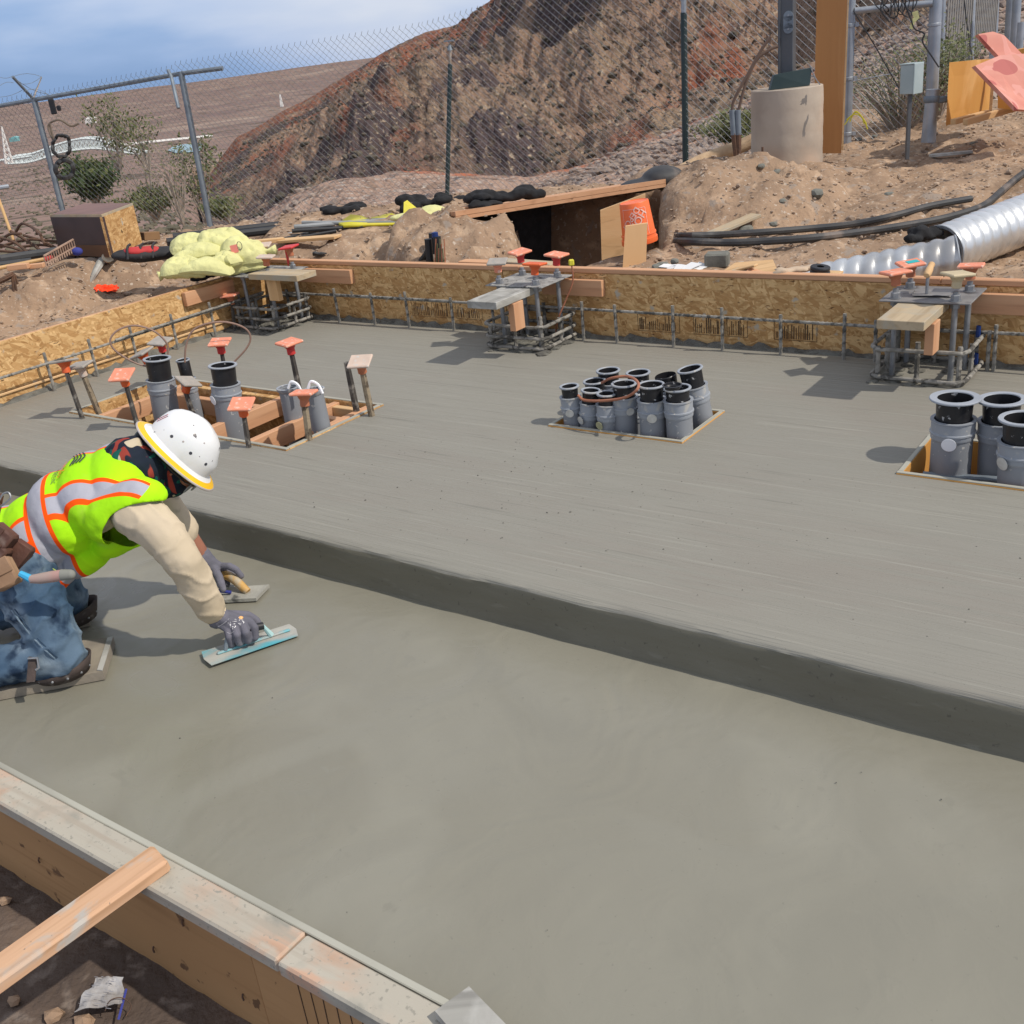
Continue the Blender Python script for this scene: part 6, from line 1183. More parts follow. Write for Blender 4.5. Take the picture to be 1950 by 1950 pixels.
# scraps behind the back form
FTz = .56
for p, q, w_, t_, m_, l in (((760, 508), (850, 512), .10, .03, lumber_buff, 'buff offcut on the rail left of the middle cage'), ((845, 512), (905, 508), .09, .04, lumber_y, 'yellow wedge-shaped offcut on the rail'), ((880, 500), (935, 502), .08, .03, lumber, 'orange offcut near the middle cage'), ((945, 498), (1055, 506), .09, .03, lumber_buff, 'grey plank end behind the middle cage'), ((985, 508), (1062, 512), .06, .03, lumber_y, 'pale strip behind the orange cap of the middle cage'), ((1365, 523), (1440, 505), .05, .012, lumber_y, 'thin pale sheet end beside the grey stone'), ((1398, 521), (1432, 524), .07, .05, lumber_buff, 'small square block on the rail'), ((1425, 515), (1462, 526), .06, .02, lumber, 'orange wedge beside the small square block'), ((1545, 520), (1600, 522), .10, .012, lumber_y, 'thin orange piece behind the black roll')):
    board('offcut', behind(*p, 5.0), behind(*q, 5.0), w_, t_, m_, None, label=l, category='offcut')
obj('pine_offcut', MB().prism([behind(1365, 524, 5.02), behind(1400, 500, 5.25), behind(1472, 494, 5.3), behind(1482, 519, 5.05)], (0, 0, -.012)), lumber_y, smooth=False, label='wide pale yellow panel lying behind the small block', category='panel')
rag('beige_pad', behind(1513, 519, 5.0), (.19, .11, .05), 'rounded beige pad lying on the rail', 'pad', mat=M('beige_fabric', (.52, .40, .28), (.46, .35, .25), 9, .9), seed=31, amp=.003)
obj('pad_edge', MB().tube(smooth_path([behind(1490, 526, 4.96), behind(1515, 528, 4.95), behind(1538, 525, 4.96)]), .006, 6), cap_pink, label='orange edge strip along the beige pad', category='strip')
t = empty('black_roll', behind(1560, 526, 4.97), 'small roll of black tape standing on the rail', 'tape roll')
for k in range(3): obj('tape_ring', MB().lathe([(.018, 0), (.045, 0), (.048, .006), (.048, .014), (.045, .018), (.018, .018)], behind(1560, 529, 4.97) + EZ * .019 * k + E1 * random.uniform(-.005, .005), Vector((.1, -.1, 1)), 20), blackp, t)
obj('grey_block', MB().box(on(1366, 508) + EZ * .04, (.13, .10, .08), frame(Vector((1, -.4, 0))).to_3x3(), .01), boulder_m, smooth=False, label='squarish grey stone in the rubble behind the form', category='stone')
mb = MB()
for k in range(7): q = on(1270 + k * 11, 514 + (k % 3) * 2) + EZ * .02; e_ = Vector((random.uniform(.03, .07), random.uniform(-.03, .03), random.uniform(-.01, .02))); f_ = Vector((random.uniform(-.02, .02), .05, random.uniform(0, .02))); mb.prism([q - e_, q - f_ * .6, q + e_, q + f_], (0, 0, .003))
obj('torn_paper', mb, whitem, smooth=False, label='torn white paper scraps in the rubble right of the upright boards', category='paper')
pts = []; sz = []
for u, v, s_ in ((1262, 508, .06), (1285, 500, .05), (1300, 522, .035), (1345, 512, .04), (1490, 385, .05), (1555, 372, .09), (1693, 372, .05), (1470, 430, .06), (1420, 440, .08), (1480, 330, .06), (1665, 262, .05), (1635, 268, .06), (1250, 512, .06), (1720, 345, .03), (1600, 295, .035), (1700, 420, .03), (1745, 300, .035), (1855, 275, .05), (1450, 318, .05)):
    q = on(u, v); s_ *= .62; mb = MB().blob((0, 0, 0), 1, 1 if s_ < .03 else 2); rk = Matrix.Rotation(random.uniform(0, 3), 3, 'Z'); mb.v = [tuple(q + EZ * s_ * .2 + rk @ Vector((round(x * 1.6) / 1.6 * .5 * s_ + x * .6 * s_, y * .75 * s_ * random.uniform(.85, 1.15), (round(z * 1.4) / 1.4 * .35 + z * .3) * s_))) for x, y, z in mb.v]; obj('stone', mb, boulder_m if s_ > .03 else M('tan_stone%d' % u, (.36, .27, .20), (.28, .2, .15), 8, .9, bump=.5), smooth=False, label='', category='stone', group='loose stones on the slope')
_sl = iter(['grey stone at the left end of the rubble', 'stone leaning in the rubble behind the papers', 'small stone on the rail by the papers', 'stone just left of the squarish one', 'small stone under the pier lump top', 'grey pointed stone on the lump slope', 'pale stone in the middle of the slope', 'stone at the front of the crumbling lump', 'large stone at the foot of the lump', 'stone directly below the pier', 'stone right of the left gate post foot', 'stone beside the left gate post foot', 'stone beside the upright boards', 'tiny stone on the upper slope', 'small stone below the tall plywood', 'stone between the two cables', 'small stone beside the grey stick', 'stone below the plywood box', 'stone at the left of the pier foot'])
for o in [o for o in COL.objects if o.name.startswith('stone')]: o['label'] = next(_sl)
# ------------------------------------------------------------------ left pile
for i, (p, q, m_, r_) in enumerate([(a, b, rust, .011) for a, b in (((0, 452), (70, 497)), ((20, 440), (95, 490)), ((0, 470), (110, 460)), ((30, 442), (60, 432)), ((60, 432), (78, 448)), ((0, 478), (120, 490)), ((0, 460), (40, 445)), ((45, 448), (118, 478)), ((70, 445), (85, 465)), ((5, 500), (95, 482)), ((0, 466), (85, 500)), ((40, 470), (140, 484)))]):
    D = 8.6 + (i % 4) * .15; A = atd(*p, D + .2); B = atd(*q, D - .1); m0 = A.lerp(B, .5) + EZ * random.uniform(.0, .05)
    obj('scrap_bar', MB().tube(smooth_path([A, m0, B], 5), r_, 6), m_, category='bar', group='rusty bars heaped left of the crate', label=['rusty bar reaching from the left edge down to the rake', 'rusty bar above it, ending under the crate', 'level rusty bar in the middle of the left heap', 'short rusty bar rising at the top of the left heap', 'short hooked rusty bar at the very top of the heap', 'lowest long rusty bar of the left heap', 'rusty bar entering at the left edge, top of the heap', 'rusty bar touching the crate at mid height', 'short upright rusty bar between heap and crate', 'rusty bar crossing the dark pipe', 'rusty bar sloping down behind the dark pipe', 'rusty bar running under the crate corner'][i])
t = pole(atd(0, 494, 8.2), atd(110, 478, 8.3), .03, cable_m, 'dark_pipe', 'dark pipe lying in front of the rusty bars', 'pipe'); pole(atd(0, 505, 8.1), atd(60, 497, 8.1), .024, cable_m, 'dark_pipe', 'lower dark pipe at the left edge', 'pipe')
t = empty('rake', on(90, 500), 'rusty garden rake with a pale handle lying on the ledge', 'rake'); h0, h1 = atd(87, 502, 7.95), atd(143, 470, 8.15); fr = (h1 - h0)
obj('handle', MB().tube([atd(-20, 514, 7.95), atd(92, 492, 8.1)], .013, 8), handlem, t); obj('grip', MB().tube([atd(84, 494, 8.09), atd(100, 490, 8.11)], .0155, 8), redm, t); obj('head_bar', MB().tube([h0 + EZ * .05, h1 + EZ * .05], .008, 6), rakem, t); obj('head_bar', MB().tube([h0, h1], .006, 6), rakem, t)
for k in range(14): q = h0 + fr * (k / 13); obj('tine', MB().tube([q + EZ * .045, q + EZ * .0, q + Vector((.015, -.04, -.025))], .0045, 5), rakem, t)
obj('offcut', MB().box(atd(35, 508, 7.9), (.14, .05, .035), None, .003), lumber, smooth=False, label='orange offcut under the rake handle', category='offcut'); obj('offcut', MB().box(atd(70, 506, 7.9), (.10, .05, .03), None, .003), lumber, smooth=False, label='smaller orange offcut right of the other one under the rake', category='offcut')
obj('blue_scrap', MB().blob(atd(147, 479, 8.1), (.04, .03, .03), 2), bluep, label='small dark blue scrap at the rake head', category='scrap')
pole(atd(-4, 375, 9.5), atd(26, 458, 9.2), .012, handlem, 'thin_pole', 'thin orange wooden pole leaning at the left edge', 'pole'); pole(atd(-10, 359, 9.5), atd(17, 355, 9.5), .018, galv, 'short_bar', 'short grey bar at the left picture edge', 'bar')
for i, (x, y) in enumerate(((33, 609), (38, 606), (43, 607), (50, 603), (56, 602))):
    b_ = at(x, y, .34); c_ = over(b_, 22 + i * 1.6, 521 + i * 1.2); obj('bent_bar', MB().tube(smooth_path([b_, c_ - (c_ - b_) * .06, c_, c_ + (atd(-30, 548 + i, 7.6) - c_) * .1, atd(-30, 548 + i, 7.6)], 4), .008, 7), rust, label=['leftmost bent bar of the bundle at the left edge', 'second bent bar of the bundle at the left edge', 'third bent bar of the bundle at the left edge', 'fourth bent bar of the bundle at the left edge', 'rightmost bent bar of the bundle at the left edge'][i], category='rebar', group='bent bars leaning at the left edge')
# ------------------------------------------------------------------ plants
def shrub(base, w, h, n, mats, lab, leaf=.03, stems=9, dens=1.0, name='shrub'):
    t = empty(name, base, lab, 'shrub'); mb = MB(); lv = MB(); rr = random.Random(int(abs(base.x) * 1000)); tips = []
    for i in range(stems):
        a = rr.uniform(0, 6.28); k = rr.uniform(.3, 1); P = [base, base + Vector((math.cos(a) * w * .18 * k, math.sin(a) * w * .18 * k, h * .35)), base + Vector((math.cos(a) * w * .35 * k, math.sin(a) * w * .35 * k, h * .7 * (1.1 - k * .3))), base + Vector((math.cos(a) * w * .5 * k, math.sin(a) * w * .5 * k, h * (1.05 - k * .45)))]
        Q = smooth_path(P, 4); mb.tube(Q, [max(.003, .014 * w / 1.2 * (1 - j / len(Q))) for j in range(len(Q))], 5); tips += Q[4:]
    for i in range(n):
        c = rr.choice(tips) + Vector((rr.gauss(0, w * .07), rr.gauss(0, w * .07), rr.gauss(0, h * .07))); u = Vector((rr.gauss(0, 1), rr.gauss(0, 1), rr.gauss(0, 1))).normalized(); v = u.orthogonal().normalized(); s_ = leaf * rr.uniform(.5, 1.3)
        lv.m = rr.randrange(len(mats)); lv.add([c - u * s_, c + v * s_ * .45, c + u * s_, c - v * s_ * .45], [(0, 1, 2, 3)])
    obj('stems', mb, twig if leaf < .04 else bark, t); obj('leaves', lv, mats, t, smooth=False, kind='stuff'); return t
def zb_at(u, v, D): p = atd(u, v, D); return p
shrub(zb_at(187, 400, 15.5), .95, .70, 4200, [leafd, leafm, leafd], 'dark green round bush behind the crate beyond the fence', .034, 16)
shrub(zb_at(232, 345, 20), 1.1, 1.5, 800, [leafm, leafg], 'taller sparse green bush left of the second post, in front of the bridge', .035, 14)
shrub(zb_at(285, 330, 21), 1.1, 1.1, 550, [leafm, leafg], 'sparse green bush right beside the taller one', .035, 12)
shrub(zb_at(395, 430, 14.6), .9, 1.15, 800, [leafm, leafg, leafm], 'thin yellowish bush just behind the second fence post', .03, 12)
shrub(zb_at(437, 425, 14.2), .7, .35, 1200, [leafg, leafm], 'low yellow green bush right of the second fence post', .026, 9)
shrub(zb_at(300, 418, 14.8), 1.0, .45, 1500, [leafg, leafm], 'low leafy growth between the crate and the second post', .026, 12)
shrub(zb_at(350, 430, 14.3), .8, 1.1, 60, [leafg], 'leafless pale shrub of dry upright stems near the second post', .02, 18, name='dead_shrub')
shrub(zb_at(295, 425, 14.9), .8, 1.0, 60, [leafg], 'second leafless shrub of pale stems left of the dry one', .02, 14, name='dead_shrub')
shrub(zb_at(1715, 275, 10.6), 1.4, .85, 2600, [leafd, leafg, leafg], 'wispy grey green bush filling the lower half of the gate', .016, 40)
shrub(zb_at(1790, 225, 10.8), .9, .8, 1500, [leafg, leafm], 'grey green bush between the thick gate post and the plywood box', .022, 16)
shrub(zb_at(1395, 290, 12.5), .8, .45, 1800, [leafm, leafg], 'low green bush beyond the straw roll left of the pier', .03, 12)
# ------------------------------------------------------------------ far things in the valley
D0 = 430.
def far(u, v, D=D0): return atd(u, v, D)
t = empty('arch_bridge', far(180, 300), 'pale green steel truss bridge arching across the valley beyond the fence', 'bridge')
upc = [(15, 300), (60, 293), (110, 275), (150, 265), (185, 266), (215, 276), (250, 288), (275, 292)]; loc = [(15, 312), (60, 308), (110, 292), (150, 285), (185, 283), (215, 287), (250, 292), (275, 294)]
mb = MB(); U_ = smooth_path([far(*q) for q in upc], 4); W_ = smooth_path([far(*q) for q in loc], 4); dy = Vector((0, 7, 0))
for off in (Vector(), dy): mb.tube([p + off for p in U_], .42, 5); mb.tube([p + off for p in W_], .42, 5)
obj('chord', mb, bridgem, t); mb = MB()
for i in range(len(U_) - 1):
    for off in (Vector(), dy): mb.tube([U_[i] + off, W_[i + 1] + off], .22, 4); mb.tube([W_[i] + off, U_[i + 1] + off], .22, 4); mb.tube([U_[i] + off, W_[i] + off], .2, 4)
    mb.tube([U_[i], W_[i] + dy], .2, 4)
obj('lattice', mb, bridgem, t); obj('deck', MB().tube([far(205, 279, D0 - 5), far(405, 259, D0 - 5)], .62, 5), whiteb, t); obj('deck', MB().tube([far(-10, 307), far(60, 297)], .5, 5), bridgem, t)
t = empty('lattice_tower', far(15, 312, 400), 'white lattice tower standing at the left end of the bridge', 'tower'); mb = MB(); tp = far(3, 240, 400)
for q in ((11, 312), (24, 310)): mb.tube([far(*q, 400), tp], [.42, .2], 5)
for k in range(7): u = k / 7; mb.tube([far(11, 312, 400).lerp(tp, u), far(24, 310, 400).lerp(tp, min(1, u + .14))], .18, 4); mb.tube([far(24, 310, 400).lerp(tp, u), far(11, 312, 400).lerp(tp, min(1, u + .14))], .18, 4)
obj('lattice', mb, whiteb, t); obj('obelisk', MB().tube([far(537, 203, 380), far(533, 180, 380)], [.75, .3], 4), whiteb, label='slim white obelisk on the slope left of the hill', category='obelisk')
q = farp(176, 244); obj('far_building', MB().box(q + EZ * .006 * q.y, (q.y * .008, q.y * .006, q.y * .004)).prism([q + Vector((-.0045 * q.y, 0, .008 * q.y)), q + Vector((.0045 * q.y, 0, .008 * q.y)), q + Vector((.0, 0, .010 * q.y))], (0, .006 * q.y, 0)), whiteb, smooth=False, label='small white building alone in the desert above the bridge', category='building')
q = farp(30, 275); obj('far_building', MB().box(q + EZ * .004 * q.y, (q.y * .007, q.y * .006, q.y * .003)).prism([q + Vector((-.004 * q.y, 0, .0055 * q.y)), q + Vector((.004 * q.y, 0, .0055 * q.y)), q + Vector((.0, 0, .0068 * q.y))], (0, .006 * q.y, 0)), M('far_blue_roof', (.2, .42, .42)), smooth=False, label='tiny turquoise building beside the lattice tower', category='building')
P = [farp(u, v, .5) for u, v in ((320, 288), (330, 280), (352, 276), (384, 273), (386, 288), (360, 292), (335, 293))]; obj('pond', MB().add(P, [tuple(range(7))]), water, smooth=False, kind='structure')
# ------------------------------------------------------------------ the kneeling worker
def W(u, v, w): return atw(u, v, w)
skin = M('brown_skin', (.33, .14, .085), (.27, .11, .07), 9, .55, bump=.08)
shirtm = M('cream_sweatshirt', (.58, .48, .34), (.50, .41, .28), 5, .95, bump=.5, bscale=20, bdist=.006, spec=.1, c3=(.40, .34, .25), s3=16, l3=.60, h3=.75)
denim = M('worn_denim', (.045, .085, .14), (.11, .165, .225), 5, .9, bump=.18, bscale=220, c3=(.30, .37, .42), s3=6, l3=.50, h3=.74, spec=.1, detail=8)
overlay(denim, nz(denim, 11, .52, .68, detail=6), (.02, .036, .065))
glove = M('grey_work_glove', (.155, .15, .18), (.12, .118, .14), 9, .85, bump=.2, bscale=240, c3=(.26, .25, .25), s3=12, l3=.6, h3=.75)
glove_d = M('dark_glove_palm', (.03, .03, .034), (.05, .05, .055), 12, .7)
leather = M('brown_leather', (.13, .055, .035), (.085, .04, .028), 8, .7, bump=.3, bscale=50, c3=(.2, .14, .11), s3=9, l3=.58, h3=.7)
leather_l = M('pale_leather', (.36, .22, .13), (.27, .16, .09), 8, .8, bump=.3); leather_d = M('dark_stained_leather', (.085, .06, .05), (.05, .038, .033), 9, .8, bump=.4, bscale=50, c3=(.2, .18, .16), s3=14, l3=.56, h3=.68)
hatw = M('white_hat_shell', (.80, .80, .78), (.74, .74, .72), 4, .28, spec=.5, c3=(.62, .61, .57), s3=5, l3=.56, h3=.75)
overlay(hatw, nz(hatw, 42, .70, .72, detail=2), (.10, .09, .09)); overlay(hatw, nz(hatw, 20, .735, .75, detail=5, stretch=(1, 3, 1)), (.16, .14, .13))
haty = M('yellow_brim_stripe', (.90, .52, .01), (.84, .46, .01), 9, .4); hatg = M('worn_brim_edge', (.50, .46, .42), (.38, .33, .30), 14, .6)
# vest: high-visibility cloth, its own pattern runs along the body (object frame: x from hips to neck, y to the left, z to the back)
Rsh = W(262, 958, 3.16); Lsh = Rsh + Vector((-.36, .93, 0)) * .37; NB = (Rsh + Lsh) / 2 + EZ * .055
Rhip = W(28, 1078, 3.20); Hc = Rhip + Vector((-.30, .95, 0)) * .15; Lhip = Hc + (Hc - Rhip)
fwd = (NB - Hc).normalized(); lat = (Lsh - Rsh).normalized(); lat = (lat - fwd * lat.dot(fwd)).normalized(); dor = fwd.cross(lat).normalized()
if dor.z < 0: dor = -dor
man = empty('person', Vector((Hc.x, Hc.y, 0)), 'worker kneeling on boards in white hard hat and lime vest, both gloved hands on trowels', 'person')
MT = Matrix(((fwd.x, lat.x, dor.x, Hc.x), (fwd.y, lat.y, dor.y, Hc.y), (fwd.z, lat.z, dor.z, Hc.z), (0, 0, 0, 1)))
def T(x, y, z): return MT @ Vector((x, y, z))
SL = (NB - Hc).length
Relb = W(350, 1068, 3.14); Rwr = W(409, 1170, 3.29); Lelb = W(345, 1010, 3.60); Lwr = W(389, 1065, 3.665)
Rkn = W(118, 1243, 3.20); Lkn = W(128, 1150, 3.56); Rft = Rkn + Vector((-.42, -.02, -.03)); Lft = Lkn + Vector((-.40, .03, -.02))
# head frame
hx = (.70 * cR + .70 * cU - .10 * cF).normalized()                  # crown direction
hf = (.72 * cR - .70 * cU + .06 * cF).normalized(); hf = (hf - hx * hf.dot(hx)).normalized(); hl = hx.cross(hf).normalized()
HB = W(339, 858, 3.36)                                            # centre of the brim
MH = Matrix(((hf.x, hl.x, hx.x, HB.x), (hf.y, hl.y, hx.y, HB.y), (hf.z, hl.z, hx.z, HB.z), (0, 0, 0, 1)))
def Hd(x, y, z): return MH @ Vector((x, y, z))
HR = MH.to_3x3().to_4x4()
def chain(mb, pts, rs, seg=14):
    for a, b, ra, rb in zip(pts[:-1], pts[1:], rs[:-1], rs[1:]): mb.cap2(a, b, ra, rb, seg)
def torso(mb, g=0.0, hang=0.0):
    for x, ry, rz, z in ((.0, .155, .105, -.0), (.10, .15, .10, .0), (.20, .16, .11, .0), (.31, .172, .103, -.004), (SL - .05, .160, .088, -.018)):
        mb.blob(T(x, 0, z), (.11, ry + g, rz + g), 3, MT.to_3x3().to_4x4())
    if hang:
        for x, h in ((.06, .5), (.16, .9), (.27, 1.0), (.36, .7)): mb.blob(T(x, -.0, -.08 - .045 * h), (.09, .14 + g * .5, .075), 3, MT.to_3x3().to_4x4())
# fingers of both hands, joint by joint
wR = 3.335
RF = {'pinky': [W(433, 1196, 3.30), W(436, 1213, 3.285), W(441, 1228, 3.305), W(450, 1226, 3.335)], 'ring': [W(446, 1192, 3.30), W(451, 1209, 3.280), W(456, 1225, 3.300), W(464, 1221, 3.335)],
      'middle': [W(460, 1188, 3.305), W(468, 1204, 3.282), W(472, 1220, 3.302), W(477, 1215, 3.335)], 'index': [W(474, 1184, 3.315), W(485, 1196, 3.300), W(486, 1214, 3.310), W(481, 1216, 3.338)]}
RT = [W(446, 1172, 3.36), W(472, 1172, 3.40), W(487, 1181, 3.41), W(495, 1193, 3.40)]
LF = {'index': [W(418, 1078, 3.68), W(436, 1078, 3.67), W(450, 1085, 3.67), W(459, 1097, 3.68)], 'middle': [W(412, 1081, 3.70), W(428, 1085, 3.71), W(440, 1093, 3.73), W(447, 1105, 3.74)],
      'ring': [W(406, 1086, 3.715), W(418, 1091, 3.73), W(428, 1100, 3.75), W(433, 1112, 3.755)], 'pinky': [W(400, 1090, 3.72), W(409, 1096, 3.74), W(416, 1106, 3.76), W(420, 1116, 3.76)]}
LT = [W(408, 1084, 3.665), W(417, 1099, 3.645), W(421, 1112, 3.635), W(425, 1122, 3.635)]
def hand(mb, wr, F, Th, g=0.0):
    ks = [F[k][0] for k in ('index', 'middle', 'ring', 'pinky')]
    for i, k in enumerate(ks): mb.cap2(wr.lerp(ks[1], .12) + (k - ks[1]) * .45, k, .019 + g, .0135 + g, 10)
    mb.cap2(wr, wr.lerp(ks[1], .35), .027 + g, .026 + g, 12); mb.cap2(wr.lerp(ks[1], .3), Th[0], .022 + g, .016 + g, 10)
    for k, r in (('index', .0115), ('middle', .0118), ('ring', .011), ('pinky', .0098)): chain(mb, F[k], [r + g + .001, r + g, r + g - .001, r + g - .002], 10)
    chain(mb, Th, [.0155 + g, .0130 + g, .0122 + g, .0105 + g], 10)
# continuous body
mb = MB(); torso(mb); mb.cap2(NB - fwd * .06, Hd(-.02, 0, -.11), .075, .055); mb.blob(Hd(.0, 0, -.02), (.095, .075, .115), 3, HR); mb.blob(Hd(.03, 0, -.08), (.062, .055, .07), 3, HR)
mb.blob(Hd(.098, 0, -.055), (.016, .012, .022), 2, HR); 
for s_ in (1, -1): mb.blob(Hd(-.005, .076 * s_, -.05), (.018, .010, .030), 2, HR)
chain(mb, [Rsh - EZ * .02, Relb, Rwr], [.050, .042, .028]); chain(mb, [Lsh - EZ * .02, Lelb, Lwr], [.050, .043, .029]); chain(mb, [Rsh - EZ * .03, (Rsh + Lsh) / 2 - EZ * .03, Lsh - EZ * .03], [.05, .07, .05])
chain(mb, [Rhip, Rkn, Rft], [.085, .060, .040]); chain(mb, [Lhip, Lkn, Lft], [.085, .060, .040]); hand(mb, Rwr, RF, RT, -.003); hand(mb, Lwr, LF, LT, -.003)
remeshed('body', mb, skin, .0065, man, smooth_it=4)
# shirt
fold = lambda k, amp: (lambda co, no: amp * fbm(co[:, 0] * 6 * k, co[:, 1] * 6 * k, co[:, 2] * 6 * k, o=3))
def sleeve_folds(a, b, amp, freq, seed):
    a = np.array(a); b = np.array(b); ax = (b - a) / np.linalg.norm(b - a)
    def f(co, no):
        s_ = (co - a) @ ax; n_ = fbm(co[:, 0] * 6 + seed, co[:, 1] * 6, co[:, 2] * 6, o=3) * 1.4; side = (co @ np.array([-.4, -.8, .9])) * 22
        return amp * (1 - np.abs(np.sin(s_ * freq + n_ * 5 + side * .6))) ** 2.2 + amp * .5 * n_
    return f
mb = MB(); torso(mb, .008); chain(mb, [Rsh - fwd * .02 - EZ * .018, Rsh.lerp(Relb, .45), Relb, Relb.lerp(Rwr, .45) + Vector((0, 0, -.008)), Relb.lerp(Rwr, .86) - EZ * .010, Rwr - (Rwr - Relb) * .02], [.074, .068, .056, .055, .044, .034]); mb.cap2(Rsh - EZ * .02, (Rsh + Lsh) / 2 - EZ * .02, .07, .08)
f1 = sleeve_folds(Relb, Rwr, .006, 40, 3); f2 = sleeve_folds(Rsh, Relb, .006, 20, 8); ra = np.array(Rsh); re = np.array(Relb); rw_ = np.array(Rwr)
def shf(co, no):
    d = np.linalg.norm(co - rw_, axis=1); k = ss(d, .0, .06) * (1 - ss(d, .22, .34)); k2 = ss(d, .22, .34) * (1 - ss(np.linalg.norm(co - ra, axis=1), .16, .3) * .6); return f1(co, no) * k + f2(co, no) * k2
chain(mb, [Lsh, Lsh.lerp(Lelb, .5), Lelb, Lelb.lerp(Lwr, .08)], [.085, .072, .06, .052])
shirt = remeshed('sweatshirt', mb, shirtm, .0065, man, smooth_it=5, disp=shf)
dw = (Rwr - Relb).normalized(); mb = MB(); mb.lathe([(.033, -.035), (.036, -.01), (.034, .0), (.039, .006), (.037, .012), (.030, .010), (.029, -.01)], Rwr - dw * .012, dw, 24); obj('cuff', mb, shirtm, shirt)
# vest
vm = M('lime_vest_cloth', (.46, .88, .01), (.36, .76, .012), 4, .8, spec=.12, bump=.45, bscale=16, bdist=.012, c3=(.40, .66, .05), s3=9, l3=.56, h3=.75)
nt, N, b = mnodes(vm); b.inputs['Emission Strength'].default_value = 0
tcn = N('ShaderNodeTexCoord'); sx = N('ShaderNodeSeparateXYZ'); nt.links.new(tcn.outputs['Object'], sx.inputs[0])
def mth(op, a, b_=None, cl=False):
    n = N('ShaderNodeMath', operation=op, use_clamp=cl)
    for i, q in enumerate((a, b_)):
        if q is None: continue
        if isinstance(q, (int, float)): n.inputs[i].default_value = q
        else: nt.links.new(q, n.inputs[i])
    return n.outputs[0]
def band(coord, c, half, soft=.0012): return mth('MULTIPLY', mth('SUBTRACT', half, mth('ABSOLUTE', mth('SUBTRACT', coord, c))), 1 / soft, True)
X, Y, Z = sx.outputs[0], sx.outputs[1], sx.outputs[2]
xa = mth('ADD', X, mth('MULTIPLY', Z, -.30))                        # the waist band leans
XB = .150
ya = mth('ADD', mth('ADD', Y, mth('MULTIPLY', X, .02)), mth('MULTIPLY', mth('MULTIPLY', mth('SUBTRACT', X, .22), mth('SUBTRACT', X, .22)), 1.1))
orange_c = (1.0, .10, .005); silver_c = (.40, .40, .44)
up_m = mth('GREATER_THAN', Z, -.02)
for yc in (-.118, .118):
    overlay(vm, mth('MULTIPLY', band(ya, yc, .040), up_m), orange_c); overlay(vm, mth('MULTIPLY', band(ya, yc, .026), up_m), silver_c)
overlay(vm, band(xa, XB, .046), orange_c); overlay(vm, band(xa, XB, .031), silver_c)
mb = MB(); torso(mb, .020, 1)
for s_, q in ((-1, Rsh), (1, Lsh)): mb.cap2(q - fwd * .10 - lat * s_ * .03, q + fwd * .010 - EZ * .006 - lat * s_ * .008, .086, .078)
mb.cap2(NB - fwd * .14 - EZ * .012, NB + fwd * .03 - EZ * .008, .096, .082); mb.blob(T(.31, 0, -.15), (.10, .13, .06), 3, MT.to_3x3().to_4x4())
def vf(co, no):
    P = (co - np.array(Hc)) @ np.array([fwd[:], lat[:], dor[:]]).T; n_ = fbm(P[:, 0] * 7, P[:, 1] * 5, P[:, 2] * 6, o=3)
    return .007 * n_ + .006 * (1 - np.abs(np.sin(P[:, 0] * 38 + n_ * 6 + P[:, 2] * 14))) ** 2 * ss(-P[:, 2], -.02, .10) + .003 * np.sin(P[:, 0] * 90 + n_ * 7) * ss(-P[:, 0], -.10, .02)
vo = remeshed('safety_vest', mb, vm, .0060, None, smooth_it=6, disp=vf)
# re-seat the vest in the body frame, cut the neck and arm openings, then give it thickness
me = vo.data; org = np.array(WM[vo.name].translation); n = len(me.vertices); co = np.empty(n * 3); me.vertices.foreach_get('co', co); co = co.reshape(-1, 3) + org
P = (co - np.array(Hc)) @ np.array([fwd[:], lat[:], dor[:]]).T; me.vertices.foreach_set('co', P.ravel()); me.update()
bm = bmesh.new(); bm.from_mesh(me); kill = []
sA = MT.inverted() @ Rsh; sB = MT.inverted() @ Lsh
for f in bm.faces:
    c = f.calc_center_median()
    neck = c.x + .35 * c.z > SL + .050 + max(0, abs(c.y) - .07) * .72
    arm = False
    for sh in (sA, sB):
        sg = -1 if sh.y < 0 else 1; lateral = (c.y - sh.y) * sg
        d = math.hypot((c.x - (sh.x - .040)) / .120, (c.z - (sh.z - .068)) / .104)
        if (d < 1 and lateral > -.09) or lateral > .078: arm = True
    if neck or arm or c.x < -.045: kill.append(f)
bmesh.ops.delete(bm, geom=kill, context='FACES')
for it in range(14):
    new = {}
    for v in bm.verts:
        be = [e.other_vert(v) for e in v.link_edges if e.is_boundary]
        if len(be) == 2: new[v] = v.co * .4 + (be[0].co + be[1].co) * .3
    for v, c in new.items(): v.co = c
bm.to_mesh(me); bm.free(); me.update()
WM[vo.name] = MT; vo.parent = man; vo.matrix_local = WM[man.name].inverted() @ MT; md = vo.modifiers.new('t', 'SOLIDIFY'); md.thickness = .003; md.offset = 1
# printed words down the middle of the back
def btxt(txt, size, mat, x, y, name, rot=0):
    cu = bpy.data.curves.new('tx', 'FONT'); cu.body = txt; cu.size = size; cu.align_x = 'CENTER'; cu.align_y = 'CENTER'; to = bpy.data.objects.new('tx', cu); COL.objects.link(to); bpy.context.view_layer.update()
    me2 = bpy.data.meshes.new_from_object(to.evaluated_get(bpy.context.evaluated_depsgraph_get())); bpy.data.objects.remove(to); c, s_ = math.cos(rot), math.sin(rot)
    for v in me2.vertices:
        px, py = v.co.x, v.co.y; lx, ly = x + (px * c - py * s_), y + (px * s_ + py * c); best = vo.ray_cast(Vector((lx, ly, .4)), Vector((0, 0, -1))); z = best[1].z if best[0] else .13; v.co = Vector((lx, ly, z + .0045))
    me2.materials.append(mat); o = bpy.data.objects.new(name, me2); link(o, vo, MT); return o
vo.data.update(); bpy.context.view_layer.update()
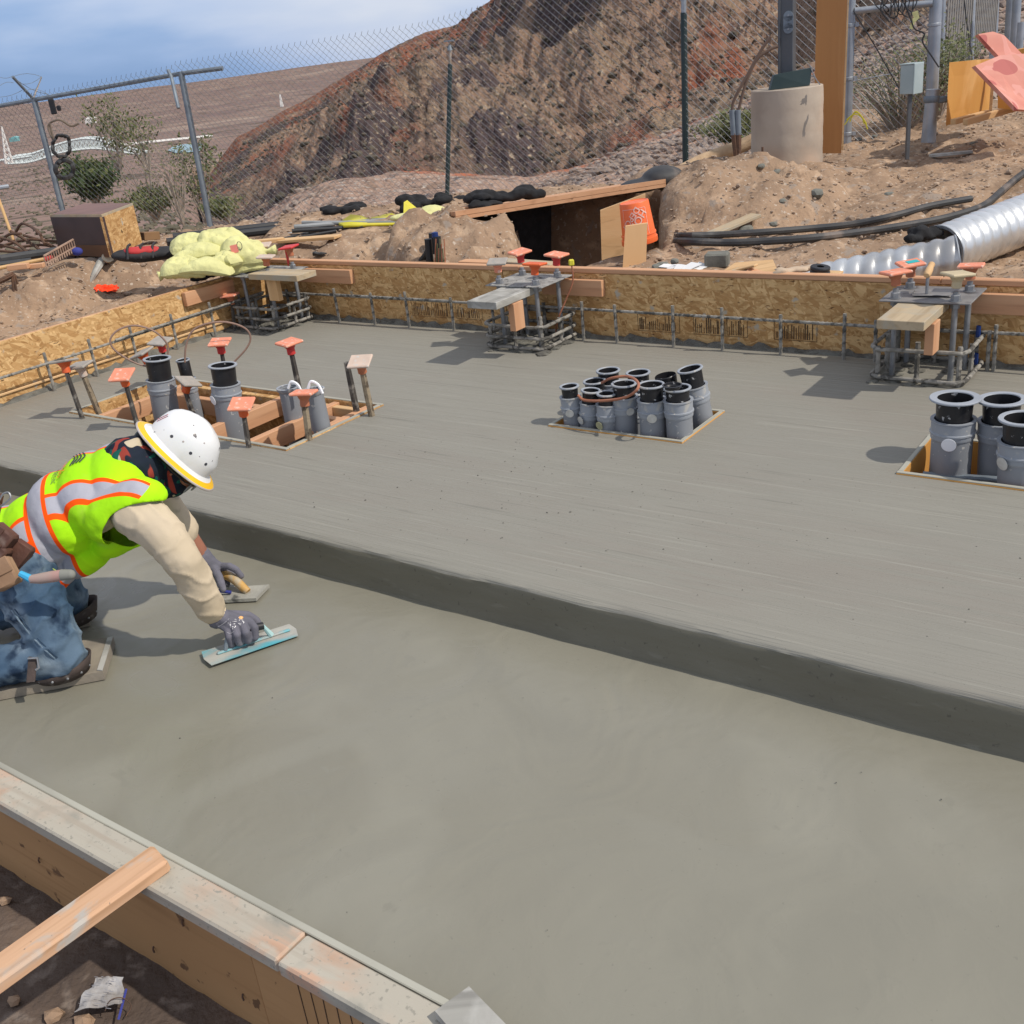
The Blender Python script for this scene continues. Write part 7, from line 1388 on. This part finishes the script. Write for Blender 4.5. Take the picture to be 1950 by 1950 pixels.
btxt('1256', .052, M('orange_print', (1.0, .22, .01)), .285, .02, 'printed_number', -math.pi / 2); btxt('CONCRETE INC', .018, printm, .255, .02, 'printed_line', -math.pi / 2)
mb = MB()
for k in range(4):
    Pq = []
    for t_ in np.linspace(0, 1, 6):
        lx = .325 + k * .010 + .012 * math.sin(t_ * 3.1); ly = .055 - t_ * .075; h = vo.ray_cast(Vector((lx, ly, .4)), Vector((0, 0, -1))); Pq.append(Vector((lx, ly, (h[1].z if h[0] else .13) + .004)))
    mb.tube(Pq, .0022, 4)
lobj('printed_stripes', mb, printm, MT, vo)
mb = MB(); mb.box((.075, -.172, -.070), (.075, .004, .065), Matrix.Rotation(R(20), 3, 'X'), .001); lobj('vest_pocket', mb, M('dusty_lime_cloth', (.42, .56, .12), (.36, .46, .12), 9, .9), MT, vo, False)
# jeans
mb = MB()
for x, ry, rz in ((-.04, .15, .105), (.02, .15, .10)): mb.blob(T(x, 0, -.01), (.10, ry, rz), 3, MT.to_3x3().to_4x4())
chain(mb, [Rhip - EZ * .02, Rhip.lerp(Rkn, .5) + EZ * .008, Rkn + EZ * .003], [.112, .094, .072]); chain(mb, [Rkn - EZ * .008, Rft - EZ * .0], [.072, .060]); chain(mb, [Lhip - EZ * .02, Lhip.lerp(Lkn, .5), Lkn], [.115, .10, .075]); chain(mb, [Lkn, Lft], [.07, .06])
ra1 = np.array(Rhip); rk1 = np.array(Rkn)
def jf(co, no):
    n_ = fbm(co[:, 0] * 6, co[:, 1] * 6, co[:, 2] * 6, o=4); s_ = (co - ra1) @ ((rk1 - ra1) / np.linalg.norm(rk1 - ra1)); return .010 * (1 - np.abs(np.sin(s_ * 46 + n_ * 5 + co[:, 1] * 9))) ** 2 - .004 + .009 * n_
jeans = remeshed('jeans', mb, denim, .0065, man, smooth_it=5, disp=jf)
seam = []
bpy.context.view_layer.update(); jw = WM[jeans.name].inverted()
for u, v in ((22, 1162), (35, 1180), (52, 1202), (70, 1222), (88, 1240), (104, 1254)):
    o_ = Vector((0, 0, CAM_H)); d_ = ray(u, v).normalized(); h = jeans.ray_cast(jw @ o_, d_)
    if h[0]: seam.append(WM[jeans.name] @ h[1] - d_ * .001)
if len(seam) > 2: obj('seam', MB().tube(smooth_path(seam, 4), .0026, 5), M('pale_denim_seam', (.20, .26, .31), (.1, .15, .2), 60, .9), jeans); obj('seam', MB().tube(smooth_path([p + Vector((.010, 0, .003)) for p in seam], 4), .0018, 5), M('dark_denim_seam', (.03, .06, .10)), jeans)
# boots
bootm = M('tan_boot_leather', (.16, .10, .06), (.11, .07, .045), 9, .8, bump=.3); solem = M('dark_boot_sole', (.02, .02, .02), rough=.8)
for q_ in (Rft, Lft):
    mb = MB(); chain(mb, [q_ + Vector((.06, 0, .012)), q_ + Vector((-.03, 0, .012)), q_ + Vector((-.06, 0, -.01))], [.058, .055, .05]); chain(mb, [q_ + Vector((-.05, 0, .0)), q_ + Vector((-.10, 0, -.035)), q_ + Vector((-.12, 0, -.06))], [.048, .045, .035]); mb.blob(q_ + Vector((-.085, 0, .045)), (.04, .045, .035), 2)
    bo_ = remeshed('boot', mb, bootm, .007, man, smooth_it=4); mb = MB().box(q_ + Vector((-.135, 0, -.005)), (.022, .085, .17), Matrix.Rotation(R(10), 3, 'Y'), .008); obj('sole', mb, solem, bo_, smooth=False)
# gloves
mb = MB(); hand(mb, Rwr, RF, RT, .0018); mb.cap2(Rwr - dw * .012, Rwr + dw * .02, .034, .033, 14); gR_ = remeshed('glove', mb, glove, .0026, man, smooth_it=3, disp=lambda co, no: .0016 * fbm(co[:, 0] * 45, co[:, 1] * 45, co[:, 2] * 45, o=2), label='grey glove with printed patch on the near hand')
mb = MB(); hand(mb, Lwr, LF, LT, .0018); dl = (Lwr - Lelb).normalized(); mb.cap2(Lwr - dl * .02, Lwr + dl * .02, .034, .033, 14); gL_ = remeshed('glove', mb, glove, .0028, man, smooth_it=3, disp=lambda co, no: .0016 * fbm(co[:, 0] * 45, co[:, 1] * 45, co[:, 2] * 45, o=2), label='plain grey glove on the far hand')
bpy.context.view_layer.update(); gw = WM[gR_.name]; gi = gw.inverted()
def onglove(u, v, lift=.0012): d_ = ray(u, v).normalized(); h = gR_.ray_cast(gi @ Vector((0, 0, CAM_H)), d_); return (gw @ h[1] - d_ * lift) if h[0] else W(u, v, 3.28)
mb = MB(); rr = random.Random(5)
for k in range(34):
    a_, c_ = rr.uniform(0, 1), rr.uniform(0, 1); u = 437 + 24 * a_ + 8 * c_ - 4; v = 1186 - 12 * a_ + 12 * c_; s1 = rr.uniform(.9, 2.2); mb.add([onglove(u, v), onglove(u + s1, v - s1 * .6), onglove(u + s1 + .5, v), onglove(u + .6, v + .9)], [(0, 1, 2, 3)])
obj('glove_print', mb, whitep, gR_, smooth=False); mb = MB(); c_ = [onglove(459 + 4.3 * math.cos(a), 1176 + 2.8 * math.sin(a), .0016) for a in np.linspace(0, 6.28, 13)[:-1]]; mb.add(c_, [tuple(range(12))]); obj('glove_badge', mb, M('orange_badge', (.85, .42, .15)), gR_, smooth=False)
mb = MB(); mb.tube([onglove(u, v, .001) for u, v in ((415, 1194), (422, 1190), (430, 1184), (436, 1178))], .0009, 4); mb.tube([onglove(u, v, .001) for u, v in ((432, 1204), (438, 1207), (445, 1203))], .0009, 4); obj('glove_piping', mb, M('grey_piping', (.45, .44, .46)), gR_)
# balaclava, face cloth and glasses
bal = M('printed_face_cloth', (.012, .018, .03), (.02, .026, .04), 6, .9, spec=.15)
overlay(bal, nz(bal, 17, .56, .58, stretch=(1, 1, .35), detail=1, dist=.5), (.30, .05, .035)); overlay(bal, nz(bal, 14, .60, .61, stretch=(1.1, 1, .35), detail=1, dist=.3), (.52, .44, .31)); overlay(bal, nz(bal, 19, .57, .58, stretch=(1, 1.2, .6), detail=1, dist=.4), (.01, .10, .075))
mb = MB(); mb.blob(Hd(-.008, 0, -.015), (.105, .084, .11), 3, HR); mb.blob(Hd(.028, 0, -.078), (.078, .066, .078), 3, HR); mb.cap2(Hd(-.03, 0, -.09), NB + fwd * .015 + EZ * .01, .078, .088); mb.cap2(Hd(.0, 0, -.11), NB + fwd * .045 - EZ * .03, .070, .085)
mb.blob(Hd(.035, 0, -.12), (.05, .055, .05), 3, HR); bo = remeshed('face_cloth', mb, bal, .0045, man, smooth_it=4, disp=lambda co, no: .004 * fbm(co[:, 0] * 16, co[:, 1] * 16, co[:, 2] * 16, o=3) + .003 * np.sin(co @ np.array(hf) * 75 + 4 * fbm(co[:, 0] * 8, co[:, 2] * 8)))
bpy.context.view_layer.update(); bw = WM[bo.name]; bi = bw.inverted(); mb = MB()
for u, v, s_ in ((311, 877, 2.7), (327, 872, 2.7), (292, 855, 1.8), (296, 832, 1.8), (305, 849, 1.2)):
    for k in range(5):
        a = k * 1.2566 + .3; pts_ = []
        for (rr_, da) in ((.25, -.9), (1, 0), (.25, .9)):
            d_ = ray(u + s_ * rr_ * math.cos(a + da), v + s_ * rr_ * math.sin(a + da)).normalized(); h = bo.ray_cast(bi @ Vector((0, 0, CAM_H)), d_); pts_.append((bw @ h[1] - d_ * .0012) if h[0] else None)
        d_ = ray(u, v).normalized(); h = bo.ray_cast(bi @ Vector((0, 0, CAM_H)), d_)
        if h[0] and all(p is not None for p in pts_): mb.add([bw @ h[1] - d_ * .0013] + pts_, [(0, 1, 2, 3)])
if mb.v: obj('printed_star', mb, M('cream_star', (.6, .56, .48)), bo, smooth=False)
gls = M('dark_spectacle_frame', (.02, .02, .022), rough=.3); lens = M('clear_lens', (.30, .32, .32), rough=.1)
mb = MB(); mb.tube(smooth_path([Hd(-.01, -.093, -.030), Hd(.05, -.090, -.034), Hd(.098, -.070, -.038)], 3), .003, 6); mb.tube([Hd(.098, -.07, -.038), Hd(.118, -.03, -.040), Hd(.118, .03, -.04), Hd(.098, .07, -.038)], .003, 6); sp_ = obj('spectacles', mb, gls, man)
for s_ in (-1, 1): mb = MB(); mb.lathe([(0, 0), (.024, 0), (.024, .002), (0, .002)], Hd(.112, .035 * s_, -.052), hf, 16, ell=.7); obj('lens', mb, lens, sp_)
mb = MB(); mb.blob(Hd(.088, 0, -.048), (.030, .055, .016), 2, HR); remeshed('brow_skin', mb, skin, .004, man)
# hard hat
hat = empty('hard_hat', HB, None, None); hat.parent = man; WM[hat.name] = Matrix.Translation(HB); hat.matrix_local = WM[man.name].inverted() @ WM[hat.name]
def ring_prof(name, prof, mat, parent, ea=1.0, seg=56, crown=False):
    mb = MB(); vs = []; fs = []
    for (r, z) in prof:
        for k in range(seg):
            a = 6.28318 * k / seg; x = math.cos(a) * r * 1.0 + (.012 * max(0, math.cos(a)) if r > .11 else 0); y = math.sin(a) * r * ea
            zz = z + (-.006 * math.cos(a) ** 2 if r > .11 else 0); vs.append(Hd(x, y, zz))
    for i in range(len(prof) - 1):
        for k in range(seg): fs.append((i * seg + k, i * seg + (k + 1) % seg, (i + 1) * seg + (k + 1) % seg, (i + 1) * seg + k))
    if crown: o = (len(prof) - 1) * seg; fs.append(tuple(o + k for k in range(seg)))
    mb.add(vs, fs); return obj(name, mb, mat, parent)
dome = [(.112, .006), (.1135, .020), (.113, .036), (.1105, .055), (.105, .074), (.096, .091), (.082, .106), (.062, .118), (.040, .125), (.018, .128), (.004, .1285)]
sh_ = ring_prof('shell', dome, hatw, hat, .86, crown=True)
ring_prof('brim', [(.110, .010), (.118, .004), (.130, -.001)], hatw, hat, .88); ring_prof('brim_stripe', [(.130, -.0008), (.142, -.0055), (.1495, -.010)], haty, hat, .88)
ring_prof('brim_edge', [(.1493, -.0098), (.1525, -.0115), (.1535, -.0145), (.1515, -.017), (.146, -.0155)], hatg, hat, .88); ring_prof('brim_underside', [(.146, -.0155), (.130, -.0065), (.108, -.001), (.106, .02), (.1, .05), (.06, .09), (.004, .1)], haty, hat, .88)
mb = MB()
for a0 in (-.20, .20):                       # the raised ridge over the crown
    pass
for k in range(24):
    a = -1.15 + k * 2.3 / 23; rr_ = .1215
    mb.v += [tuple(Hd(math.sin(a) * .114, y, .010 + math.cos(a) * .121 + dz)) for y, dz in ((-.028, -.006), (-.020, .001), (0, .003), (.020, .001), (.028, -.006))]
for k in range(23):
    for j in range(4): mb.f.append((k * 5 + j, (k + 1) * 5 + j, (k + 1) * 5 + j + 1, k * 5 + j + 1)); mb.mi.append(0)
obj('crown_ridge', mb, hatw, hat)
bpy.context.view_layer.update(); sw = WM[sh_.name]; si = sw.inverted()
def onhat(u, v, r, mat, name):
    d_ = ray(u, v).normalized(); h = sh_.ray_cast(si @ Vector((0, 0, CAM_H)), d_)
    if h[0]: p = sw @ h[1]; nrm_ = h[2]; nrm_ = nrm_ if nrm_.dot(d_) < 0 else -nrm_; mb = MB(); mb.lathe([(0, .0012), (r, .0008), (r * 1.1, 0)], p, nrm_, 14); obj(name, mb, mat, sh_)
for u, v in ((327, 831), (363, 863), (392, 884)): onhat(u, v, .0048, printm, 'vent_hole')
onhat(349, 841, .003, hatg, 'scuff_mark'); onhat(389, 844, .0025, hatg, 'scuff_mark')
mb = MB(); mbb = MB()
for k in range(10):
    u = 300 + k * 2.1; v = 799 - k * 1.0; 
    for dv in (0, 3.2):
        d_ = ray(u, v + dv).normalized(); h = sh_.ray_cast(si @ Vector((0, 0, CAM_H)), d_)
        if h[0]: p = sw @ h[1] - d_ * .001; (mb if (k + int(dv)) % 2 else mbb).box(p, (.004, .0012, .004), frame(cR).to_3x3())
if mb.v: obj('hat_sticker', mb, M('faded_pink_sticker', (.62, .20, .24)), sh_, smooth=False)
if mbb.v: obj('hat_sticker', mbb, M('faded_grey_sticker', (.25, .2, .22)), sh_, smooth=False)
# suspension knob at the back of the head
q = Hd(-.120, -.005, -.035); mb = MB(); mb.lathe([(0, 0), (.021, 0), (.025, .004), (.025, .014), (.019, .020), (0, .021)], Hd(-.105, -.02, -.048), (-hf * .9 - hx * .2), 18); obj('adjuster_knob', mb, M('dark_green_grey_plastic', (.03, .045, .042), rough=.35), hat)
mb = MB(); mb.box(Hd(-.088, -.03, -.050), (.045, .075, .034), MH.to_3x3(), .008); obj('adjuster_housing', mb, M('dark_housing', (.018, .025, .025), rough=.5), hat, smooth=False)
obj('headband_strap', MB().tube(smooth_path([Hd(-.10, -.04, -.045), Hd(-.06, -.085, -.02), Hd(.0, -.098, .0)]), .007, 6), M('green_strap', (.01, .09, .07)), hat); obj('inner_strap', MB().tube([Hd(-.08, -.075, -.004), Hd(-.035, -.096, -.030)], .0035, 5), M('pale_strap', (.5, .5, .47)), hat)
# tool belt
blt = empty('tool_belt', T(-.03, 0, -.1), None, None); blt.parent = man; WM[blt.name] = Matrix.Translation(T(-.03, 0, -.1)); blt.matrix_local = WM[man.name].inverted() @ WM[blt.name]
mb = MB(); P_ = []
for k in range(28): a = 6.2832 * k / 28; P_.append(T(-.045 + .02 * math.sin(a), math.cos(a) * .170, math.sin(a) * .125 - .01))
vs = []; 
for p in P_: vs += [p - fwd * .028, p + fwd * .028]
mb.add(vs, [(2 * k, 2 * k + 1, (2 * k + 3) % 56, (2 * k + 2) % 56) for k in range(28)]); o = obj('belt', mb, leather, blt); md = o.modifiers.new('t', 'SOLIDIFY'); md.thickness = .006
def pouch(u, v, w_, sz, mat, rot, nm='pouch'):
    c = W(u, v, w_); mb = MB(); mb.box((0, 0, 0), sz, None, .007).box((0, -sz[1] / 2 - .002, sz[2] * .22), (sz[0] * 1.02, .006, sz[2] * .55), None, .002); F_ = Matrix.Translation(c) @ Matrix(((cR.x, cF.x, cU.x, 0), (cR.y, cF.y, cU.y, 0), (cR.z, cF.z, cU.z, 0), (0, 0, 0, 1))) @ Matrix.Rotation(R(rot), 4, 'Y'); return lobj(nm, mb, mat, F_, blt, True)
pouch(-2, 1028, 3.08, (.085, .05, .075), leather, -50); pouch(-8, 1056, 3.08, (.08, .05, .055), leather, -44); pouch(-16, 975, 3.12, (.04, .04, .12), leather, 12); pouch(8, 1093, 3.05, (.075, .04, .085), leather_l, -28)
pouch(28, 1066, 3.13, (.065, .04, .12), leather, 34)
obj('blue_ferrule', MB().tube([W(38, 1092, 3.02), W(62, 1104, 3.02)], [.009, .012], 8), M('bright_blue_paint', (.05, .38, .62)), blt)
obj('spare_trowel_handle', MB().tube([W(58, 1103, 3.02), W(75, 1102, 3.02), W(100, 1098, 3.02), W(118, 1095, 3.02)], [.012, .0155, .017, .016], 12), M('mortar_stained_handle', (.36, .27, .23), (.42, .22, .19), 8, .8), blt); obj('handle_butt', MB().tube([W(117, 1095, 3.02), W(134, 1094, 3.02)], [.017, .015], 12).blob(W(134, 1094, 3.02), .015, 2), M('grey_butt', (.22, .22, .19)), blt)
obj('wire_loop', MB().tube(smooth_path([W(-4, 958, 3.1), W(5, 942, 3.1), W(16, 938, 3.1), W(20, 948, 3.1), W(10, 958, 3.1), W(-2, 966, 3.1)]), .003, 5), rod_m, blt)
# knee boards with straps: he kneels on them, they are things of their own
def kboard(poly, z0, z1, lab, strap):
    P = [at(u, v, z0) for u, v in poly]; c = sum(P, Vector()) / len(P); t = empty('knee_board', Vector((c.x, c.y, 0)), lab, 'knee board', 'boards under the knees')
    obj('board', MB().prism([p + EZ * 0 for p in P], EZ * (z1 - z0)), M('muddy_board' + lab[:3], (.22, .19, .15), (.30, .26, .20), 7, .85, bump=.4, bscale=30), t, smooth=False)
    obj('edge_strip', MB().prism([P[0] + EZ * (z1 - z0 + .001), P[1] + EZ * (z1 - z0 + .001), P[1].lerp(c, .06) + EZ * (z1 - z0 + .001), P[0].lerp(c, .06) + EZ * (z1 - z0 + .001)], EZ * .003), lumber_grey, t, smooth=False); return t
k1 = kboard([(200, 1294), (220, 1228), (120, 1238), (-160, 1262), (-160, 1366), (2, 1333)], .004, .034, 'near knee board of muddy wood with a bent corner', 1)
k2 = kboard([(172, 1192), (172, 1160), (120, 1150), (20, 1160), (40, 1222)], .004, .03, 'far knee board mostly hidden behind the near leg', 1)
def padring(c, r, parent, hgt, lean, rx=1.0):
    mb = MB(); vs = []; n_ = 26
    for k in range(n_ + 1):
        a = R(-150 + 300 * k / n_); hh = hgt * (.55 + .45 * math.cos(a)); x = math.cos(a) * r * rx; y = math.sin(a) * r
        vs += [c + Vector((x, y, 0)), c + Vector((x * 1.08 + .01 * math.cos(a), y * 1.08, hh))]
    mb.add(vs, [(2 * k, 2 * k + 1, 2 * k + 3, 2 * k + 2) for k in range(n_)]); o = obj('knee_cup', mb, leather_d, parent); md = o.modifiers.new('t', 'SOLIDIFY'); md.thickness = .005
    mb = MB()
    for k in range(9): a = R(-120 + 30 * k); mb.blob(c + Vector((math.cos(a) * r * rx * 1.05, math.sin(a) * r * 1.05, hgt * .30)), .0045, 1)
    obj('rivet', mb, rod_m, o); return o
padring(Vector((Rkn.x - .024, Rkn.y + .016, .034)), .076, k1, .052, 0, 1.08); padring(Vector((Lkn.x + .0, Lkn.y, .03)), .080, k2, .062, 0, 1.05)
q = at(62, 1300, .03); sb = W(60, 1255, (q - Vector((0, 0, CAM_H))).dot(cF) - .0); obj('strap', MB().prism([W(50, 1300, 3.10), W(66, 1298, 3.10), W(70, 1255, 3.12), W(54, 1252, 3.12)], (0, .006, 0)), leather_d, k1, smooth=False); obj('buckle', MB().tube([W(53, 1254, 3.11), W(71, 1253, 3.11), W(74, 1272, 3.11), W(68, 1276, 3.11)], .0035, 5), rod_m, k1)
# steel trowel in the near hand
tA, tB = at(392, 1255, .012), at(562, 1199, .006); d_ = (tB - tA).normalized(); nn_ = EZ.cross(d_); ctr = (tA + tB) / 2; Lt = (tB - tA).length
t = empty('steel_trowel', ctr, 'steel finishing trowel with turquoise wear marks under the near glove', 'trowel'); bl = M('chalky_trowel_blade', (.48, .47, .41), (.38, .37, .33), 14, .6, .1, c3=(.10, .40, .46), s3=6, l3=.50, h3=.62, stretch=(.5, 1, 1))
FT_ = Matrix.Translation(ctr) @ frame(d_, EZ); mb = MB(); w2 = .052; vs = [(-Lt / 2 + .004, -w2, 0), (Lt / 2 - .006, -w2 * .9, 0), (Lt / 2 + .004, 0, 0), (Lt / 2 - .004, w2 * .9, 0), (-Lt / 2, w2, 0), (-Lt / 2 - .006, .0, 0)]; mb.prism([Vector(v) for v in vs], (0, 0, .0022)); lobj('blade', mb, bl, FT_, t, False)
lobj('spine', MB().box((.01, 0, .006), (Lt * .82, .012, .008), None, .003), M('turquoise_steel', (.12, .40, .45), (.35, .36, .33), 20, .6), FT_, t, False); gh = (FT_.inverted() @ W(468, 1207, 3.335))
lobj('bracket', MB().tube([Vector((gh.x + .075, 0, .008)), Vector((gh.x + .062, 0, .035)), Vector((gh.x + .052, 0, .052))], [.010, .007, .007], 8), M('pale_turquoise_paint', (.38, .56, .54)), FT_, t); lobj('bracket', MB().tube([Vector((gh.x - .075, 0, .008)), Vector((gh.x - .062, 0, .048))], .007, 8), galv_dull, FT_, t)
lobj('handle', MB().tube([Vector((gh.x - .065, 0, .050)), Vector((gh.x, 0, .056)), Vector((gh.x + .056, 0, .050))], [.012, .015, .012], 12), blackp, FT_, t)
# hand float under the far hand
P = [at(u, v, .018) for u, v in ((512, 1111), (486, 1138), (415, 1139), (405, 1118), (455, 1107))]; P = [at(512, 1111, .02), at(487, 1137, .02), at(392, 1142, .02), at(380, 1120, .02)]
t = empty('hand_float', sum(P, Vector()) / 4, 'magnesium hand float with a worn wooden handle under the far glove', 'float'); obj('plate', MB().prism([p - EZ * .016 for p in P], EZ * .012), M('mortar_grey_float', (.40, .39, .33), (.30, .29, .25), 12, .8, bump=.3, c3=(.1, .1, .09), s3=10, l3=.58, h3=.66), t, smooth=False)
HP = [W(472, 1127, 3.66), W(462, 1118, 3.665), W(447, 1104, 3.68), W(432, 1096, 3.70), W(415, 1095, 3.715), W(400, 1103, 3.73), W(395, 1118, 3.73)]; fl = obj('handle', MB().tube(smooth_path(HP, 4), [.013 + .004 * math.sin(3.1 * k / 24) for k in range(25)], 10), M('worn_yellow_wood', (.58, .34, .10), (.50, .28, .08), 9, .6, c3=(.44, .40, .30), s3=9, l3=.42, h3=.55), t)
obj('blue_grip', MB().tube([W(402, 1123, 3.66), W(440, 1128, 3.655)], .006, 6), bluep, t)
